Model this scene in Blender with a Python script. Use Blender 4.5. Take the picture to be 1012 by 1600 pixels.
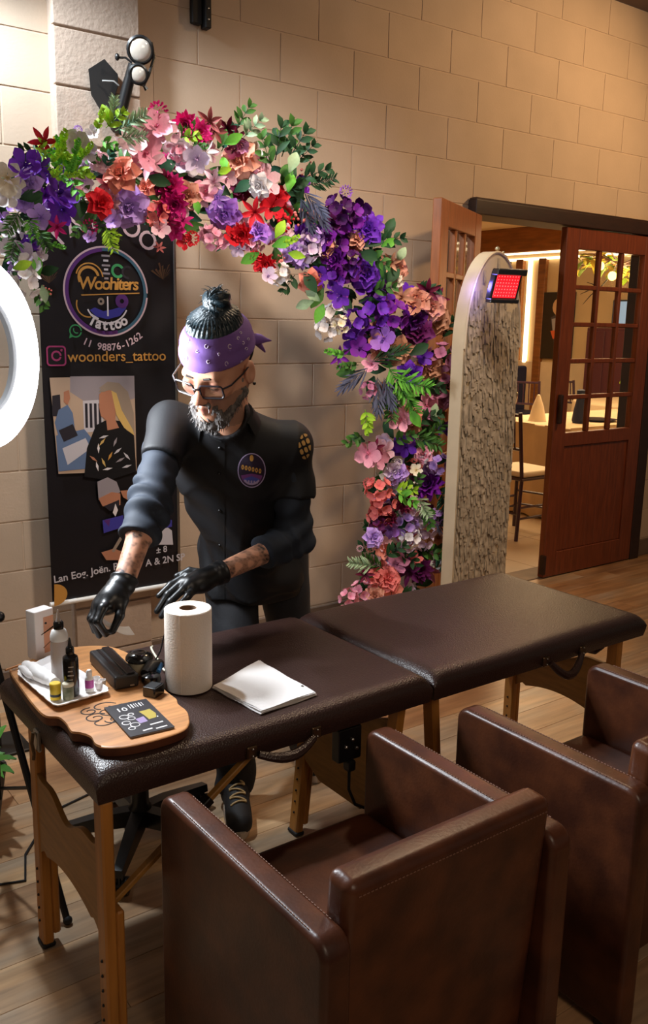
import bpy, bmesh, math, random
import numpy as np
from mathutils import Vector, Matrix, Euler

for _o in list(bpy.data.objects):
    bpy.data.objects.remove(_o, do_unlink=True)
S = bpy.context.scene
COL = S.collection
rnd = random.Random(7)

# ------------------------------------------------------------------ camera
F_PX, PITCH, ROLL, YAW = 1401.03, math.radians(11.856), math.radians(1.1025), math.radians(36.559)
CAM = Vector((0, 0, 1.5))
_d = Vector((math.sin(YAW)*math.cos(PITCH), math.cos(YAW)*math.cos(PITCH), -math.sin(PITCH)))
_r = Vector((math.cos(YAW), -math.sin(YAW), 0))
_u = _r.cross(_d)
_R = _r*math.cos(ROLL) + _u*math.sin(ROLL)
_U = -_r*math.sin(ROLL) + _u*math.cos(ROLL)
cd = bpy.data.cameras.new('camera')
cd.sensor_fit = 'HORIZONTAL'
cd.sensor_width = 36
cd.lens = F_PX/1012*36
cd.clip_start = 0.02
co = bpy.data.objects.new('camera', cd)
COL.objects.link(co)
co.matrix_world = Matrix(((_R.x, _U.x, -_d.x, CAM.x), (_R.y, _U.y, -_d.y, CAM.y), (_R.z, _U.z, -_d.z, CAM.z), (0, 0, 0, 1)))
S.camera = co

def ray(x, y):
    return _d + _R*((x-506)/F_PX) - _U*((y-800)/F_PX)
def onY(x, y, Y):                       # surveyed point of the photograph on the plane y = Y
    r = ray(x, y); return CAM + r*((Y-CAM.y)/r.y)
def onX(x, y, X):
    r = ray(x, y); return CAM + r*((X-CAM.x)/r.x)
def onZ(x, y, Z):
    r = ray(x, y); return CAM + r*((Z-CAM.z)/r.z)

# ------------------------------------------------------------------ world, lamps, exposure
S.view_settings.view_transform = 'Standard'
S.view_settings.look = 'None'
S.view_settings.gamma = 1
S.view_settings.exposure = 0.0
try: S.view_settings.use_curve_mapping = False
except Exception: pass
w = bpy.data.worlds.new('world'); S.world = w; w.use_nodes = True
w.node_tree.nodes['Background'].inputs[0].default_value = (1.0, 0.80, 0.62, 1)
w.node_tree.nodes['Background'].inputs[1].default_value = 0.10

def lamp(name, kind, loc, target, energy, color, size=0.2, spot=60, blend=0.5, sy=None):
    l = bpy.data.lights.new(name, kind)
    l.energy = energy; l.color = color
    if kind == 'AREA':
        l.size = size
        if sy: l.shape = 'RECTANGLE'; l.size_y = sy
    elif kind == 'SPOT':
        l.spot_size = math.radians(spot); l.spot_blend = blend; l.shadow_soft_size = size
    else:
        l.shadow_soft_size = size
    o = bpy.data.objects.new(name, l); COL.objects.link(o); o.location = loc
    if target is not None:
        o.rotation_euler = (Vector(target)-Vector(loc)).to_track_quat('-Z', 'Y').to_euler()
    return o

# cool spot high on the wall at the left (its glow fills the top left corner of the photo)
lamp('cool_wall_spot', 'SPOT', (0.74, 3.12, 2.95), (1.45, 1.8, 0.6), 165, (0.82, 0.92, 1.0), 0.06, 150, 0.4)
# warm ceiling spots of the hall, with two added unseen fill lamps
lamp('warm_ceiling_spot', 'SPOT', (4.7, 1.9, 3.2), (3.9, 3.48, 2.0), 135, (1.0, 0.62, 0.30), 0.12, 110, 0.8)
lamp('wall_fill_spot', 'SPOT', (1.9, 1.5, 3.2), (2.2, 3.48, 0.8), 215, (1.0, 0.86, 0.72), 0.15, 75, 1.0)  # added unseen spot that brightens the block wall
lamp('warm_table_spot', 'SPOT', (2.9, 2.5, 3.2), (1.7, 1.5, 0.5), 70, (1.0, 0.72, 0.45), 0.10, 80, 0.8)
lamp('hall_fill_light', 'AREA', (0.6, -1.2, 2.5), (1.2, 1.6, 0.5), 16, (1.0, 0.78, 0.58), 0.9)  # added unseen fill from behind the camera for the chair backs
# inner dining room
lamp('dining_room_ceiling_light', 'AREA', (6.6, 5.6, 2.5), (6.6, 5.6, 0), 120, (1.0, 0.70, 0.38), 2.0)

# ------------------------------------------------------------------ materials
MATS = {}
def M(name, base, rough=0.5, metal=0.0, var=0.0, scale=6.0, bump=0.0, bscale=60.0, spec=0.5, emit=None, es=1.0,
      rndv=0.0, stretch=None, attr=None, coat=0.0, sheen=0.0, base2=None, trans=0.0, alpha=1.0, detail=4.0, sub=0.0, vor=False):
    m = bpy.data.materials.new(name); m.use_nodes = True
    N = m.node_tree.nodes; L = m.node_tree.links
    b = N['Principled BSDF']
    b.inputs['Roughness'].default_value = rough
    b.inputs['Metallic'].default_value = metal
    b.inputs['Specular IOR Level'].default_value = spec
    b.inputs['Coat Weight'].default_value = coat
    b.inputs['Coat Roughness'].default_value = 0.15
    b.inputs['Sheen Weight'].default_value = sheen
    b.inputs['Transmission Weight'].default_value = trans
    b.inputs['Alpha'].default_value = alpha
    if sub:
        b.inputs['Subsurface Weight'].default_value = sub
        b.inputs['Subsurface Radius'].default_value = (0.01, 0.004, 0.002)
    c = (*base, 1)
    b.inputs['Base Color'].default_value = c
    tc = N.new('ShaderNodeTexCoord')
    vec = tc.outputs['Object']
    if stretch:
        mp = N.new('ShaderNodeMapping'); mp.inputs['Scale'].default_value = stretch
        L.new(vec, mp.inputs['Vector']); vec = mp.outputs['Vector']
    oi = None
    if rndv:
        oi = N.new('ShaderNodeObjectInfo')
        ad = N.new('ShaderNodeVectorMath'); ad.operation = 'ADD'
        sc = N.new('ShaderNodeVectorMath'); sc.operation = 'SCALE'
        cb = N.new('ShaderNodeCombineXYZ')
        for k in range(3): L.new(oi.outputs['Random'], cb.inputs[k])
        L.new(cb.outputs[0], sc.inputs[0]); sc.inputs['Scale'].default_value = 57.0
        L.new(vec, ad.inputs[0]); L.new(sc.outputs[0], ad.inputs[1]); vec = ad.outputs[0]
    src = None
    if attr:
        at = N.new('ShaderNodeAttribute'); at.attribute_name = attr
        src = at.outputs['Fac' if base2 else 'Color']
        if base2:
            mx = N.new('ShaderNodeMix'); mx.data_type = 'RGBA'
            mx.inputs['A'].default_value = c; mx.inputs['B'].default_value = (*base2, 1)
            L.new(src, mx.inputs['Factor']); src = mx.outputs['Result']
    if var or (base2 and not attr):
        nz = N.new('ShaderNodeTexNoise'); nz.inputs['Scale'].default_value = scale; nz.inputs['Detail'].default_value = detail
        L.new(vec, nz.inputs['Vector'])
        if base2 and not attr:
            rp = N.new('ShaderNodeValToRGB')
            rp.color_ramp.elements[0].position = 0.35; rp.color_ramp.elements[1].position = 0.65
            rp.color_ramp.elements[0].color = c; rp.color_ramp.elements[1].color = (*base2, 1)
            L.new(nz.outputs['Fac'], rp.inputs[0]); src = rp.outputs[0]
        if var:
            mr = N.new('ShaderNodeMapRange'); mr.inputs['From Min'].default_value = 0.3; mr.inputs['From Max'].default_value = 0.7
            mr.inputs['To Min'].default_value = 1-var; mr.inputs['To Max'].default_value = 1+var
            L.new(nz.outputs['Fac'], mr.inputs['Value'])
            hs = N.new('ShaderNodeHueSaturation')
            if src: L.new(src, hs.inputs['Color'])
            else: hs.inputs['Color'].default_value = c
            L.new(mr.outputs[0], hs.inputs['Value']); src = hs.outputs[0]
    if rndv:
        mr2 = N.new('ShaderNodeMapRange'); mr2.inputs['To Min'].default_value = 1-rndv; mr2.inputs['To Max'].default_value = 1+rndv
        L.new(oi.outputs['Random'], mr2.inputs['Value'])
        h2 = N.new('ShaderNodeHueSaturation')
        if src: L.new(src, h2.inputs['Color'])
        else: h2.inputs['Color'].default_value = c
        L.new(mr2.outputs[0], h2.inputs['Value']); src = h2.outputs[0]
    if src: L.new(src, b.inputs['Base Color'])
    if bump:
        if vor:
            n2 = N.new('ShaderNodeTexVoronoi'); n2.inputs['Scale'].default_value = bscale; hout = n2.outputs['Distance']
        else:
            n2 = N.new('ShaderNodeTexNoise'); n2.inputs['Scale'].default_value = bscale; n2.inputs['Detail'].default_value = 3; hout = n2.outputs['Fac']
        L.new(vec, n2.inputs['Vector'])
        bp = N.new('ShaderNodeBump'); bp.inputs['Strength'].default_value = bump; bp.inputs['Distance'].default_value = 0.004
        L.new(hout, bp.inputs['Height']); L.new(bp.outputs[0], b.inputs['Normal'])
    if emit:
        b.inputs['Emission Color'].default_value = (*emit, 1); b.inputs['Emission Strength'].default_value = es
    MATS[name] = m
    return m

def srgb(r, g, b):
    f = lambda v: (v/255/12.92) if v <= 10 else ((v/255+0.055)/1.055)**2.4
    return (f(r), f(g), f(b))

def glass(name, tint=(1, 1, 1), gloss=0.12, rough=0.03):
    m = bpy.data.materials.new(name); m.use_nodes = True
    N = m.node_tree.nodes; L = m.node_tree.links
    N.remove(N['Principled BSDF'])
    t = N.new('ShaderNodeBsdfTransparent'); t.inputs[0].default_value = (*tint, 1)
    g = N.new('ShaderNodeBsdfGlossy'); g.inputs['Roughness'].default_value = rough
    lw = N.new('ShaderNodeLayerWeight'); lw.inputs[0].default_value = 0.5
    pw_ = N.new('ShaderNodeMath'); pw_.operation = 'POWER'; pw_.inputs[1].default_value = 4
    L.new(lw.outputs['Facing'], pw_.inputs[0])
    ad = N.new('ShaderNodeMath'); ad.operation = 'MULTIPLY_ADD'; ad.inputs[1].default_value = 0.5; ad.inputs[2].default_value = gloss*0.3
    L.new(pw_.outputs[0], ad.inputs[0])
    mx = N.new('ShaderNodeMixShader')
    L.new(ad.outputs[0], mx.inputs[0]); L.new(t.outputs[0], mx.inputs[1]); L.new(g.outputs[0], mx.inputs[2])
    L.new(mx.outputs[0], N['Material Output'].inputs[0])
    MATS[name] = m; return m

# ------------------------------------------------------------------ object helpers
ORG = {}
def tag(o, label=None, cat=None, group=None, kind=None):
    if label: o['label'] = label
    if cat: o['category'] = cat
    if group: o['group'] = group
    if kind: o['kind'] = kind
    return o
def thing(name, loc, label=None, cat=None, group=None, kind=None):
    o = bpy.data.objects.new(name, None); o.empty_display_size = 0.05
    COL.objects.link(o); o.location = loc; ORG[o.name] = Vector(loc)
    return tag(o, label, cat, group, kind)
def link(name, me, mat, parent=None, org=None):
    o = bpy.data.objects.new(name, me); COL.objects.link(o)
    if mat is not None and not me.materials: me.materials.append(mat)
    if parent is not None:
        o.parent = parent
    ORG[o.name] = org if org is not None else Vector((0, 0, 0))
    return o
def inst(name, me, parent, mtx):
    """a copy sharing mesh data, placed by a world matrix under a non-rotated parent"""
    o = bpy.data.objects.new(name, me); COL.objects.link(o)
    if parent is not None:
        o.parent = parent
        po = ORG[parent.name]
        mtx = Matrix.Translation(-po) @ mtx
    o.matrix_basis = mtx
    return o

def wnormals(me, ang):
    """area weighted corner normals, split where faces meet at more than ang"""
    nl = len(me.loops)
    if nl == 0: return
    lv = np.empty(nl, np.int32); me.loops.foreach_get('vertex_index', lv)
    nf = len(me.polygons)
    tot = np.empty(nf, np.int32); me.polygons.foreach_get('loop_total', tot)
    fnm = np.empty(nf*3, np.float32); me.polygons.foreach_get('normal', fnm); fnm = fnm.reshape(-1, 3)
    fa = np.empty(nf, np.float32); me.polygons.foreach_get('area', fa)
    lf = np.repeat(np.arange(nf), tot)
    order = np.argsort(lv, kind='stable'); sv = lv[order]
    first = np.searchsorted(sv, np.arange(len(me.vertices)))
    rank = np.arange(nl)-first[sv]
    K = int(rank.max())+1
    if K > 64: return
    tab = -np.ones((len(me.vertices), K), np.int64); tab[sv, rank] = lf[order]
    nb = tab[lv]
    w_ = np.where(nb >= 0, fa[nb], 0)
    dn = fnm[nb]
    w_ = w_*((dn*fnm[lf][:, None, :]).sum(-1) > math.cos(math.radians(ang)))
    r_ = (dn*w_[..., None]).sum(1)
    ln_ = np.linalg.norm(r_, axis=1, keepdims=True)
    r_ = np.where(ln_ > 1e-12, r_/np.maximum(ln_, 1e-12), fnm[lf])
    me.normals_split_custom_set(r_.tolist())

class MB:
    def __init__(s): s.v = []; s.f = []; s.col = {}
    def add(s, vs, fs, mtx=None):
        n = len(s.v)
        s.v += [tuple(mtx @ Vector(p)) if mtx is not None else tuple(p) for p in vs]
        s.f += [tuple(i+n for i in f) for f in fs]
        return s
    def box(s, lo, hi, mtx=None):
        x0, y0, z0 = lo; x1, y1, z1 = hi
        return s.add([(x0,y0,z0),(x1,y0,z0),(x1,y1,z0),(x0,y1,z0),(x0,y0,z1),(x1,y0,z1),(x1,y1,z1),(x0,y1,z1)],
                     [(3,2,1,0),(4,5,6,7),(0,1,5,4),(1,2,6,5),(2,3,7,6),(3,0,4,7)], mtx)
    def rbox(s, lo, hi, r=0.01, seg=2, mtx=None):
        bm = bmesh.new(); bmesh.ops.create_cube(bm, size=1)
        lo = Vector(lo); hi = Vector(hi); c = (lo+hi)/2; d = hi-lo
        for v in bm.verts: v.co = Vector((v.co.x*d.x, v.co.y*d.y, v.co.z*d.z)) + c
        r = min(r, min(d)*0.49)
        bmesh.ops.bevel(bm, geom=bm.edges[:], offset=r, segments=seg, profile=0.5, affect='EDGES')
        return s.bm(bm, mtx)
    def bm(s, bm, mtx=None):
        bm.verts.index_update()
        vs = [v.co.copy() for v in bm.verts]; fs = [tuple(v.index for v in f.verts) for f in bm.faces]
        bm.free(); return s.add(vs, fs, mtx)
    def tube(s, pts, rad, n=8, cap=True, mtx=None, flat=1.0):
        pts = [Vector(p) for p in pts]
        rad = [rad]*len(pts) if isinstance(rad, (int, float)) else list(rad)
        vs = []; fs = []
        up = None
        for i, p in enumerate(pts):
            t = (pts[min(i+1, len(pts)-1)] - pts[max(i-1, 0)]).normalized()
            if up is None:
                up = Vector((0, 0, 1)) if abs(t.z) < 0.9 else Vector((1, 0, 0))
            a = up - t*up.dot(t)
            if a.length < 1e-6: a = t.orthogonal()
            a.normalize(); b = t.cross(a); up = a
            for k in range(n):
                an = 2*math.pi*k/n
                vs.append(p + (a*math.cos(an)*flat + b*math.sin(an))*rad[i])
        for i in range(len(pts)-1):
            for k in range(n):
                k2 = (k+1) % n
                fs.append((i*n+k, i*n+k2, (i+1)*n+k2, (i+1)*n+k))
        if cap:
            fs.append(tuple(range(n-1, -1, -1))); fs.append(tuple((len(pts)-1)*n+k for k in range(n)))
        return s.add(vs, fs, mtx)
    def lathe(s, prof, n=24, mtx=None):
        vs = []; fs = []
        for r, z in prof:
            for k in range(n):
                a = 2*math.pi*k/n; vs.append((r*math.cos(a), r*math.sin(a), z))
        for i in range(len(prof)-1):
            for k in range(n):
                k2 = (k+1) % n; fs.append((i*n+k, i*n+k2, (i+1)*n+k2, (i+1)*n+k))
        fs.append(tuple(range(n-1, -1, -1))); fs.append(tuple((len(prof)-1)*n+k for k in range(n)))
        return s.add(vs, fs, mtx)
    def prism(s, poly, t, mtx=None):
        """poly: 2D points in the xy plane, extruded from z=0 to z=t"""
        n = len(poly)
        vs = [(x, y, 0) for x, y in poly] + [(x, y, t) for x, y in poly]
        fs = [tuple(range(n-1, -1, -1)), tuple(range(n, 2*n))] + [(i, (i+1) % n, n+(i+1) % n, n+i) for i in range(n)]
        return s.add(vs, fs, mtx)
    def ball(s, c, r, seg=12, rings=8, mtx=None):
        rr = (r, r, r) if isinstance(r, (int, float)) else r
        vs = []; fs = []
        for i in range(rings+1):
            th = math.pi*i/rings
            for k in range(seg):
                ph = 2*math.pi*k/seg
                vs.append((c[0]+rr[0]*math.sin(th)*math.cos(ph), c[1]+rr[1]*math.sin(th)*math.sin(ph), c[2]+rr[2]*math.cos(th)))
        for i in range(rings):
            for k in range(seg):
                k2 = (k+1) % seg; fs.append((i*seg+k, (i+1)*seg+k, (i+1)*seg+k2, i*seg+k2))
        return s.add(vs, fs, mtx)
    def mesh(s, name, org=None, smooth=True, ang=40):
        me = bpy.data.meshes.new(name)
        o = org if org is not None else Vector((0, 0, 0))
        me.from_pydata([(p[0]-o.x, p[1]-o.y, p[2]-o.z) for p in s.v], [], s.f)
        me.validate(clean_customdata=False); me.update()
        if smooth:
            me.polygons.foreach_set('use_smooth', [True]*len(me.polygons))
            wnormals(me, ang)
        return me
    def build(s, name, mat, parent=None, smooth=True, ang=40, label=None, kind=None):
        org = ORG[parent.name] if parent is not None else Vector((0, 0, 0))
        me = s.mesh(name, org, smooth, ang)
        o = link(name, me, mat, parent, org)
        if label: o['label'] = label
        if kind: o['kind'] = kind
        return o
    def solo(s, name, mat, base, label, cat, group=None, kind=None, smooth=True, ang=40):
        """a thing that is a single mesh, with its origin at base"""
        b = Vector(base)
        me = s.mesh(name, b, smooth, ang)
        o = link(name, me, mat, None, b); o.location = b
        return tag(o, label, cat, group, kind)

def frame(x, y, z, o):
    """matrix from axes and origin"""
    x = Vector(x); y = Vector(y); z = Vector(z); o = Vector(o)
    return Matrix(((x.x, y.x, z.x, o.x), (x.y, y.y, z.y, o.y), (x.z, y.z, z.z, o.z), (0, 0, 0, 1)))
def rotz(a, o=(0, 0, 0)):
    return Matrix.Translation(Vector(o)) @ Matrix.Rotation(a, 4, 'Z')

def text_mesh(body, size, mtx, bold=0.0, shear=0.0, align='CENTER', spacing=1.0, ext=0.0002):
    c = bpy.data.curves.new('txt', 'FONT'); c.body = body; c.size = size
    c.align_x = align; c.align_y = 'CENTER'; c.offset = bold; c.shear = shear; c.space_character = spacing; c.extrude = ext
    c.resolution_u = 4
    o = bpy.data.objects.new('txt', c); COL.objects.link(o)
    dg = bpy.context.evaluated_depsgraph_get()
    me = bpy.data.meshes.new_from_object(o.evaluated_get(dg))
    vs = [mtx @ v.co for v in me.vertices]; fs = [tuple(p.vertices) for p in me.polygons]
    bpy.data.objects.remove(o, do_unlink=True); bpy.data.curves.remove(c); bpy.data.meshes.remove(me)
    return vs, fs

# ------------------------------------------------------------------ implicit surfaces (people, soft things)
def smin(a, b, k):
    h = np.clip(0.5+0.5*(b-a)/k, 0, 1)
    return b*(1-h)+a*h - k*h*(1-h)
def smax(a, b, k): return -smin(-a, -b, k)
def cone(P, a, b, r1, r2):
    a = np.asarray(a, float); b = np.asarray(b, float)
    ab = b-a; t = np.clip(((P-a)@ab)/max(ab@ab, 1e-12), 0, 1)
    return np.linalg.norm(P-a-t[:, None]*ab, axis=1) - (r1+(r2-r1)*t)
def ell(P, c, r, B=None):
    q = P-np.asarray(c, float)
    if B is not None: q = q@np.asarray(B, float).T
    r = np.asarray(r, float)
    k0 = np.linalg.norm(q/r, axis=1); k1 = np.linalg.norm(q/(r*r), axis=1)
    return np.where(k1 > 1e-9, k0*(k0-1)/np.maximum(k1, 1e-9), -r.min())
def surfnet(fn, lo, hi, h, blk=12):
    lo = np.asarray(lo, float); n = np.ceil((np.asarray(hi, float)-lo)/h).astype(int)
    n = ((n+blk-1)//blk)*blk
    nb = n//blk
    I = np.stack(np.meshgrid(*[np.arange(k) for k in nb], indexing='ij'), -1).reshape(-1, 3)
    cen = lo+(I*blk+blk/2)*h
    fc = fn(cen)
    Fv = np.repeat(np.repeat(np.repeat(fc.reshape(nb), blk, 0), blk, 1), blk, 2).astype(np.float32)
    act = I[np.abs(fc) < blk*h*1.25+0.012]
    loc = np.stack(np.meshgrid(*[np.arange(blk)]*3, indexing='ij'), -1).reshape(-1, 3)
    for s0 in range(0, len(act), 64):
        idx = (act[s0:s0+64, None, :]*blk+loc[None]).reshape(-1, 3)
        Fv[idx[:, 0], idx[:, 1], idx[:, 2]] = fn(lo+idx*h)
    inside = Fv < 0
    c = [inside[i:n[0]-1+i, j:n[1]-1+j, k:n[2]-1+k] for i in (0, 1) for j in (0, 1) for k in (0, 1)]
    sm = sum(x.astype(np.int8) for x in c)
    cell = (sm > 0) & (sm < 8)
    ci = np.argwhere(cell)
    vid = -np.ones(cell.shape, np.int32); vid[cell] = np.arange(len(ci))
    acc = np.zeros((len(ci), 3)); cnt = np.zeros(len(ci))
    cor = [np.array(x) for x in ((0,0,0),(1,0,0),(0,1,0),(1,1,0),(0,0,1),(1,0,1),(0,1,1),(1,1,1))]
    g = lambda o: Fv[ci[:, 0]+o[0], ci[:, 1]+o[1], ci[:, 2]+o[2]]
    for a in range(8):
        for b in range(a+1, 8):
            if np.abs(cor[a]-cor[b]).sum() != 1: continue
            fa, fb = g(cor[a]), g(cor[b])
            m = (fa < 0) != (fb < 0)
            t = np.where(m, fa/np.where(m, fa-fb, 1), 0)
            acc += np.where(m[:, None], cor[a]+t[:, None]*(cor[b]-cor[a]), 0); cnt += m
    V = lo+(ci+acc/cnt[:, None])*h
    Q = []
    for ax in range(3):
        o1, o2 = (ax+1) % 3, (ax+2) % 3
        s0 = [slice(None)]*3; s1 = [slice(None)]*3
        s0[ax] = slice(0, n[ax]-1); s1[ax] = slice(1, n[ax])
        A = inside[tuple(s0)]; Bm = inside[tuple(s1)]
        E = np.argwhere(A != Bm)
        E = E[(E[:, o1] > 0) & (E[:, o2] > 0) & (E[:, o1] < n[o1]-1) & (E[:, o2] < n[o2]-1)]
        if not len(E): continue
        fl = A[tuple(E.T)]
        d1 = np.zeros(3, int); d1[o1] = 1; d2 = np.zeros(3, int); d2[o2] = 1
        q = np.stack([vid[tuple((E-d1-d2).T)], vid[tuple((E-d2).T)], vid[tuple(E.T)], vid[tuple((E-d1).T)]], 1)
        q[~fl] = q[~fl][:, ::-1]
        Q.append(q)
    return V, np.concatenate(Q)
def np_mesh(name, V, Q, org, smooth_iter=2):
    if smooth_iter:
        E = np.concatenate([Q[:, [0, 1]], Q[:, [1, 2]], Q[:, [2, 3]], Q[:, [3, 0]]])
        for _ in range(smooth_iter):
            A = np.zeros_like(V); c = np.zeros(len(V))
            np.add.at(A, E[:, 0], V[E[:, 1]]); np.add.at(A, E[:, 1], V[E[:, 0]])
            np.add.at(c, E[:, 0], 1); np.add.at(c, E[:, 1], 1)
            V = V*0.5+0.5*A/np.maximum(c, 1)[:, None]
    me = bpy.data.meshes.new(name)
    me.from_pydata((V-np.array(org)).tolist(), [], Q.tolist())
    me.polygons.foreach_set('use_smooth', [True]*len(me.polygons)); me.update()
    return me, V
def soft(name, fn, lo, hi, h, mat, parent, smooth_iter=2, label=None):
    V, Q = surfnet(fn, lo, hi, h)
    org = ORG[parent.name]
    me, V = np_mesh(name, V, Q, org, smooth_iter)
    o = link(name, me, mat, parent, org)
    if label: o['label'] = label
    return o, V
# ------------------------------------------------------------------ surface materials
m_block = M('painted_block', srgb(192, 171, 150), 0.75, var=0.05, scale=5, bump=0.12, bscale=110, rndv=0.02, spec=0.3)
m_mortar = M('mortar', srgb(196, 174, 152), 0.85, var=0.08, scale=20, bump=0.3, bscale=90)
m_pil = M('rough_block', srgb(178, 158, 142), 0.8, var=0.08, scale=9, bump=0.6, bscale=60, rndv=0.03, spec=0.3)
m_base = M('baseboard_grey', srgb(110, 92, 78), 0.7, var=0.15, scale=14)
m_ceil = M('ceiling_paint', srgb(120, 100, 85), 0.9)
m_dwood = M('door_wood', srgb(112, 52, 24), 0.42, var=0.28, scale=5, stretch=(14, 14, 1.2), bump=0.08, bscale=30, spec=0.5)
m_dwood_lit = M('door_wood_lit', srgb(150, 88, 48), 0.42, var=0.22, scale=5, stretch=(14, 14, 1.2), bump=0.08, bscale=30, spec=0.5)  # same door wood, paler: light on the open leaf is in the colour
m_frame = M('dark_frame_wood', srgb(44, 22, 12), 0.5, var=0.25, scale=4, stretch=(2, 12, 12))
m_glass = glass('pane_glass', (0.93, 0.93, 0.90))

def plank_material():
    m = bpy.data.materials.new('floor_wood'); m.use_nodes = True
    N = m.node_tree.nodes; L = m.node_tree.links; b = N['Principled BSDF']
    tc = N.new('ShaderNodeTexCoord'); oi = N.new('ShaderNodeObjectInfo')
    cb = N.new('ShaderNodeCombineXYZ')
    mu = N.new('ShaderNodeMath'); mu.operation = 'MULTIPLY'; mu.inputs[1].default_value = 83
    L.new(oi.outputs['Random'], mu.inputs[0])
    for k in range(3): L.new(mu.outputs[0], cb.inputs[k])
    mp = N.new('ShaderNodeMapping'); mp.inputs['Scale'].default_value = (1.4, 16, 16)
    L.new(tc.outputs['Object'], mp.inputs[0])
    ad = N.new('ShaderNodeVectorMath'); L.new(mp.outputs[0], ad.inputs[0]); L.new(cb.outputs[0], ad.inputs[1])
    nz = N.new('ShaderNodeTexNoise'); nz.inputs['Scale'].default_value = 2.2; nz.inputs['Detail'].default_value = 7; nz.inputs['Distortion'].default_value = 0.6
    L.new(ad.outputs[0], nz.inputs['Vector'])
    mp2 = N.new('ShaderNodeMapping'); mp2.inputs['Scale'].default_value = (1.1, 3, 3)
    L.new(tc.outputs['Object'], mp2.inputs[0])
    ad2 = N.new('ShaderNodeVectorMath'); L.new(mp2.outputs[0], ad2.inputs[0]); L.new(cb.outputs[0], ad2.inputs[1])
    n2 = N.new('ShaderNodeTexNoise'); n2.inputs['Scale'].default_value = 2.0; n2.inputs['Detail'].default_value = 3
    L.new(ad2.outputs[0], n2.inputs['Vector'])
    rp = N.new('ShaderNodeValToRGB')
    e = rp.color_ramp.elements
    e[0].position = 0.0; e[0].color = (*srgb(146, 106, 74), 1)
    e[1].position = 1.0; e[1].color = (*srgb(212, 176, 134), 1)
    k = e.new(0.35); k.color = (*srgb(186, 144, 104), 1)
    k = e.new(0.6); k.color = (*srgb(178, 152, 124), 1)
    k = e.new(0.8); k.color = (*srgb(198, 156, 112), 1)
    mixv = N.new('ShaderNodeMath'); mixv.operation = 'MULTIPLY_ADD'; mixv.inputs[1].default_value = 0.6
    L.new(oi.outputs['Random'], mixv.inputs[0])
    m3 = N.new('ShaderNodeMath'); m3.operation = 'MULTIPLY_ADD'; m3.inputs[1].default_value = 1.2; m3.inputs[2].default_value = -0.4
    L.new(n2.outputs['Fac'], m3.inputs[0]); L.new(m3.outputs[0], mixv.inputs[2])
    L.new(mixv.outputs[0], rp.inputs[0])
    mr = N.new('ShaderNodeMapRange'); mr.inputs['From Min'].default_value = 0.3; mr.inputs['From Max'].default_value = 0.7
    mr.inputs['To Min'].default_value = 0.70; mr.inputs['To Max'].default_value = 1.15
    L.new(nz.outputs['Fac'], mr.inputs['Value'])
    hs = N.new('ShaderNodeHueSaturation'); L.new(rp.outputs[0], hs.inputs['Color']); L.new(mr.outputs[0], hs.inputs['Value'])
    L.new(hs.outputs[0], b.inputs['Base Color'])
    b.inputs['Roughness'].default_value = 0.38
    bp = N.new('ShaderNodeBump'); bp.inputs['Strength'].default_value = 0.12; bp.inputs['Distance'].default_value = 0.003
    L.new(nz.outputs['Fac'], bp.inputs['Height']); L.new(bp.outputs[0], b.inputs['Normal'])
    return m
m_plank = plank_material()

# ------------------------------------------------------------------ the hall
WY = 3.48                      # face of the block wall
D0, D1, DH = 3.52, 5.10, 2.075 # doorway
WX0, WX1, WZ1 = -0.6, 7.1, 3.3

fl = MB().box((-2.0, -2.5, -0.06), (7.5, WY+0.16, -0.012)).build('floor', M('floor_gap', srgb(70, 50, 36), 0.9)); fl['kind'] = 'structure'
PW, PL = 0.142, 1.22
pm = MB().rbox((0, 0, -0.012), (PL-0.0012, PW-0.0012, 0.0), 0.0008, 1).mesh('plank')
pm.materials.append(m_plank)
row = 0
y = WY-0.0-PW
while y > -0.6:
    off = -rnd.random()*PL
    x = 0.0+off
    while x < 7.0:
        # keep to what the camera could see
        c = Vector((x+PL/2, y, 0))
        lim = y*0.10-0.5
        if c.x > lim-0.4 and c.x < 1.6+y*1.75:
            inst('plank', pm, fl, Matrix.Translation((x, y, 0)))
        x += PL
    y -= PW; row += 1

ce = MB().box((-2.0, -2.5, WZ1), (7.5, WY, WZ1+0.05)).build('ceiling', m_ceil); ce['kind'] = 'structure'

# block wall: mortar core with a doorway, every block proud of it
core = MB()
core.box((WX0, WY+0.003, 0), (D0, WY+0.15, WZ1)); core.box((D1, WY+0.003, 0), (WX1, WY+0.15, WZ1)); core.box((D0, WY+0.003, DH), (D1, WY+0.15, WZ1))
wb = core.build('wall_back', m_mortar, smooth=False); wb['kind'] = 'structure'
BW, BH, J = 0.40, 0.20, 0.0055
cache = {}
def block(x0, x1, z0, z1):
    k = (round(x1-x0, 3), round(z1-z0, 3))
    if k not in cache:
        me = MB().rbox((J/2, -0.006, J/2), (k[0]-J/2, 0.02, k[1]-J/2), 0.0025, 2).mesh('block')
        me.materials.append(m_block); cache[k] = me
    inst('block', cache[k], wb, Matrix.Translation((x0, WY+0.006, z0)))
r = 0
z = 0.115-0.2
while z < WZ1-0.01:
    z0, z1 = max(z, 0), min(z+BH, WZ1)
    odd = round((z-0.115)/0.2) % 2
    x = (2.30 if odd == 0 else 2.10)-BW*8
    while x < WX1:
        a, b = max(x, WX0), min(x+BW, WX1)
        spans = [(a, b)]
        if z0 < DH-0.001:
            spans = []
            if a < D0: spans.append((a, min(b, D0)))
            if b > D1: spans.append((max(a, D1), b))
        for (p, q) in spans:
            if q-p < 0.03: continue
            if z0 < DH < z1 and q > D0 and p < D1: block(p, q, DH, z1)
            else: block(p, q, z0, z1)
        x += BW
    z += BH

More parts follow.
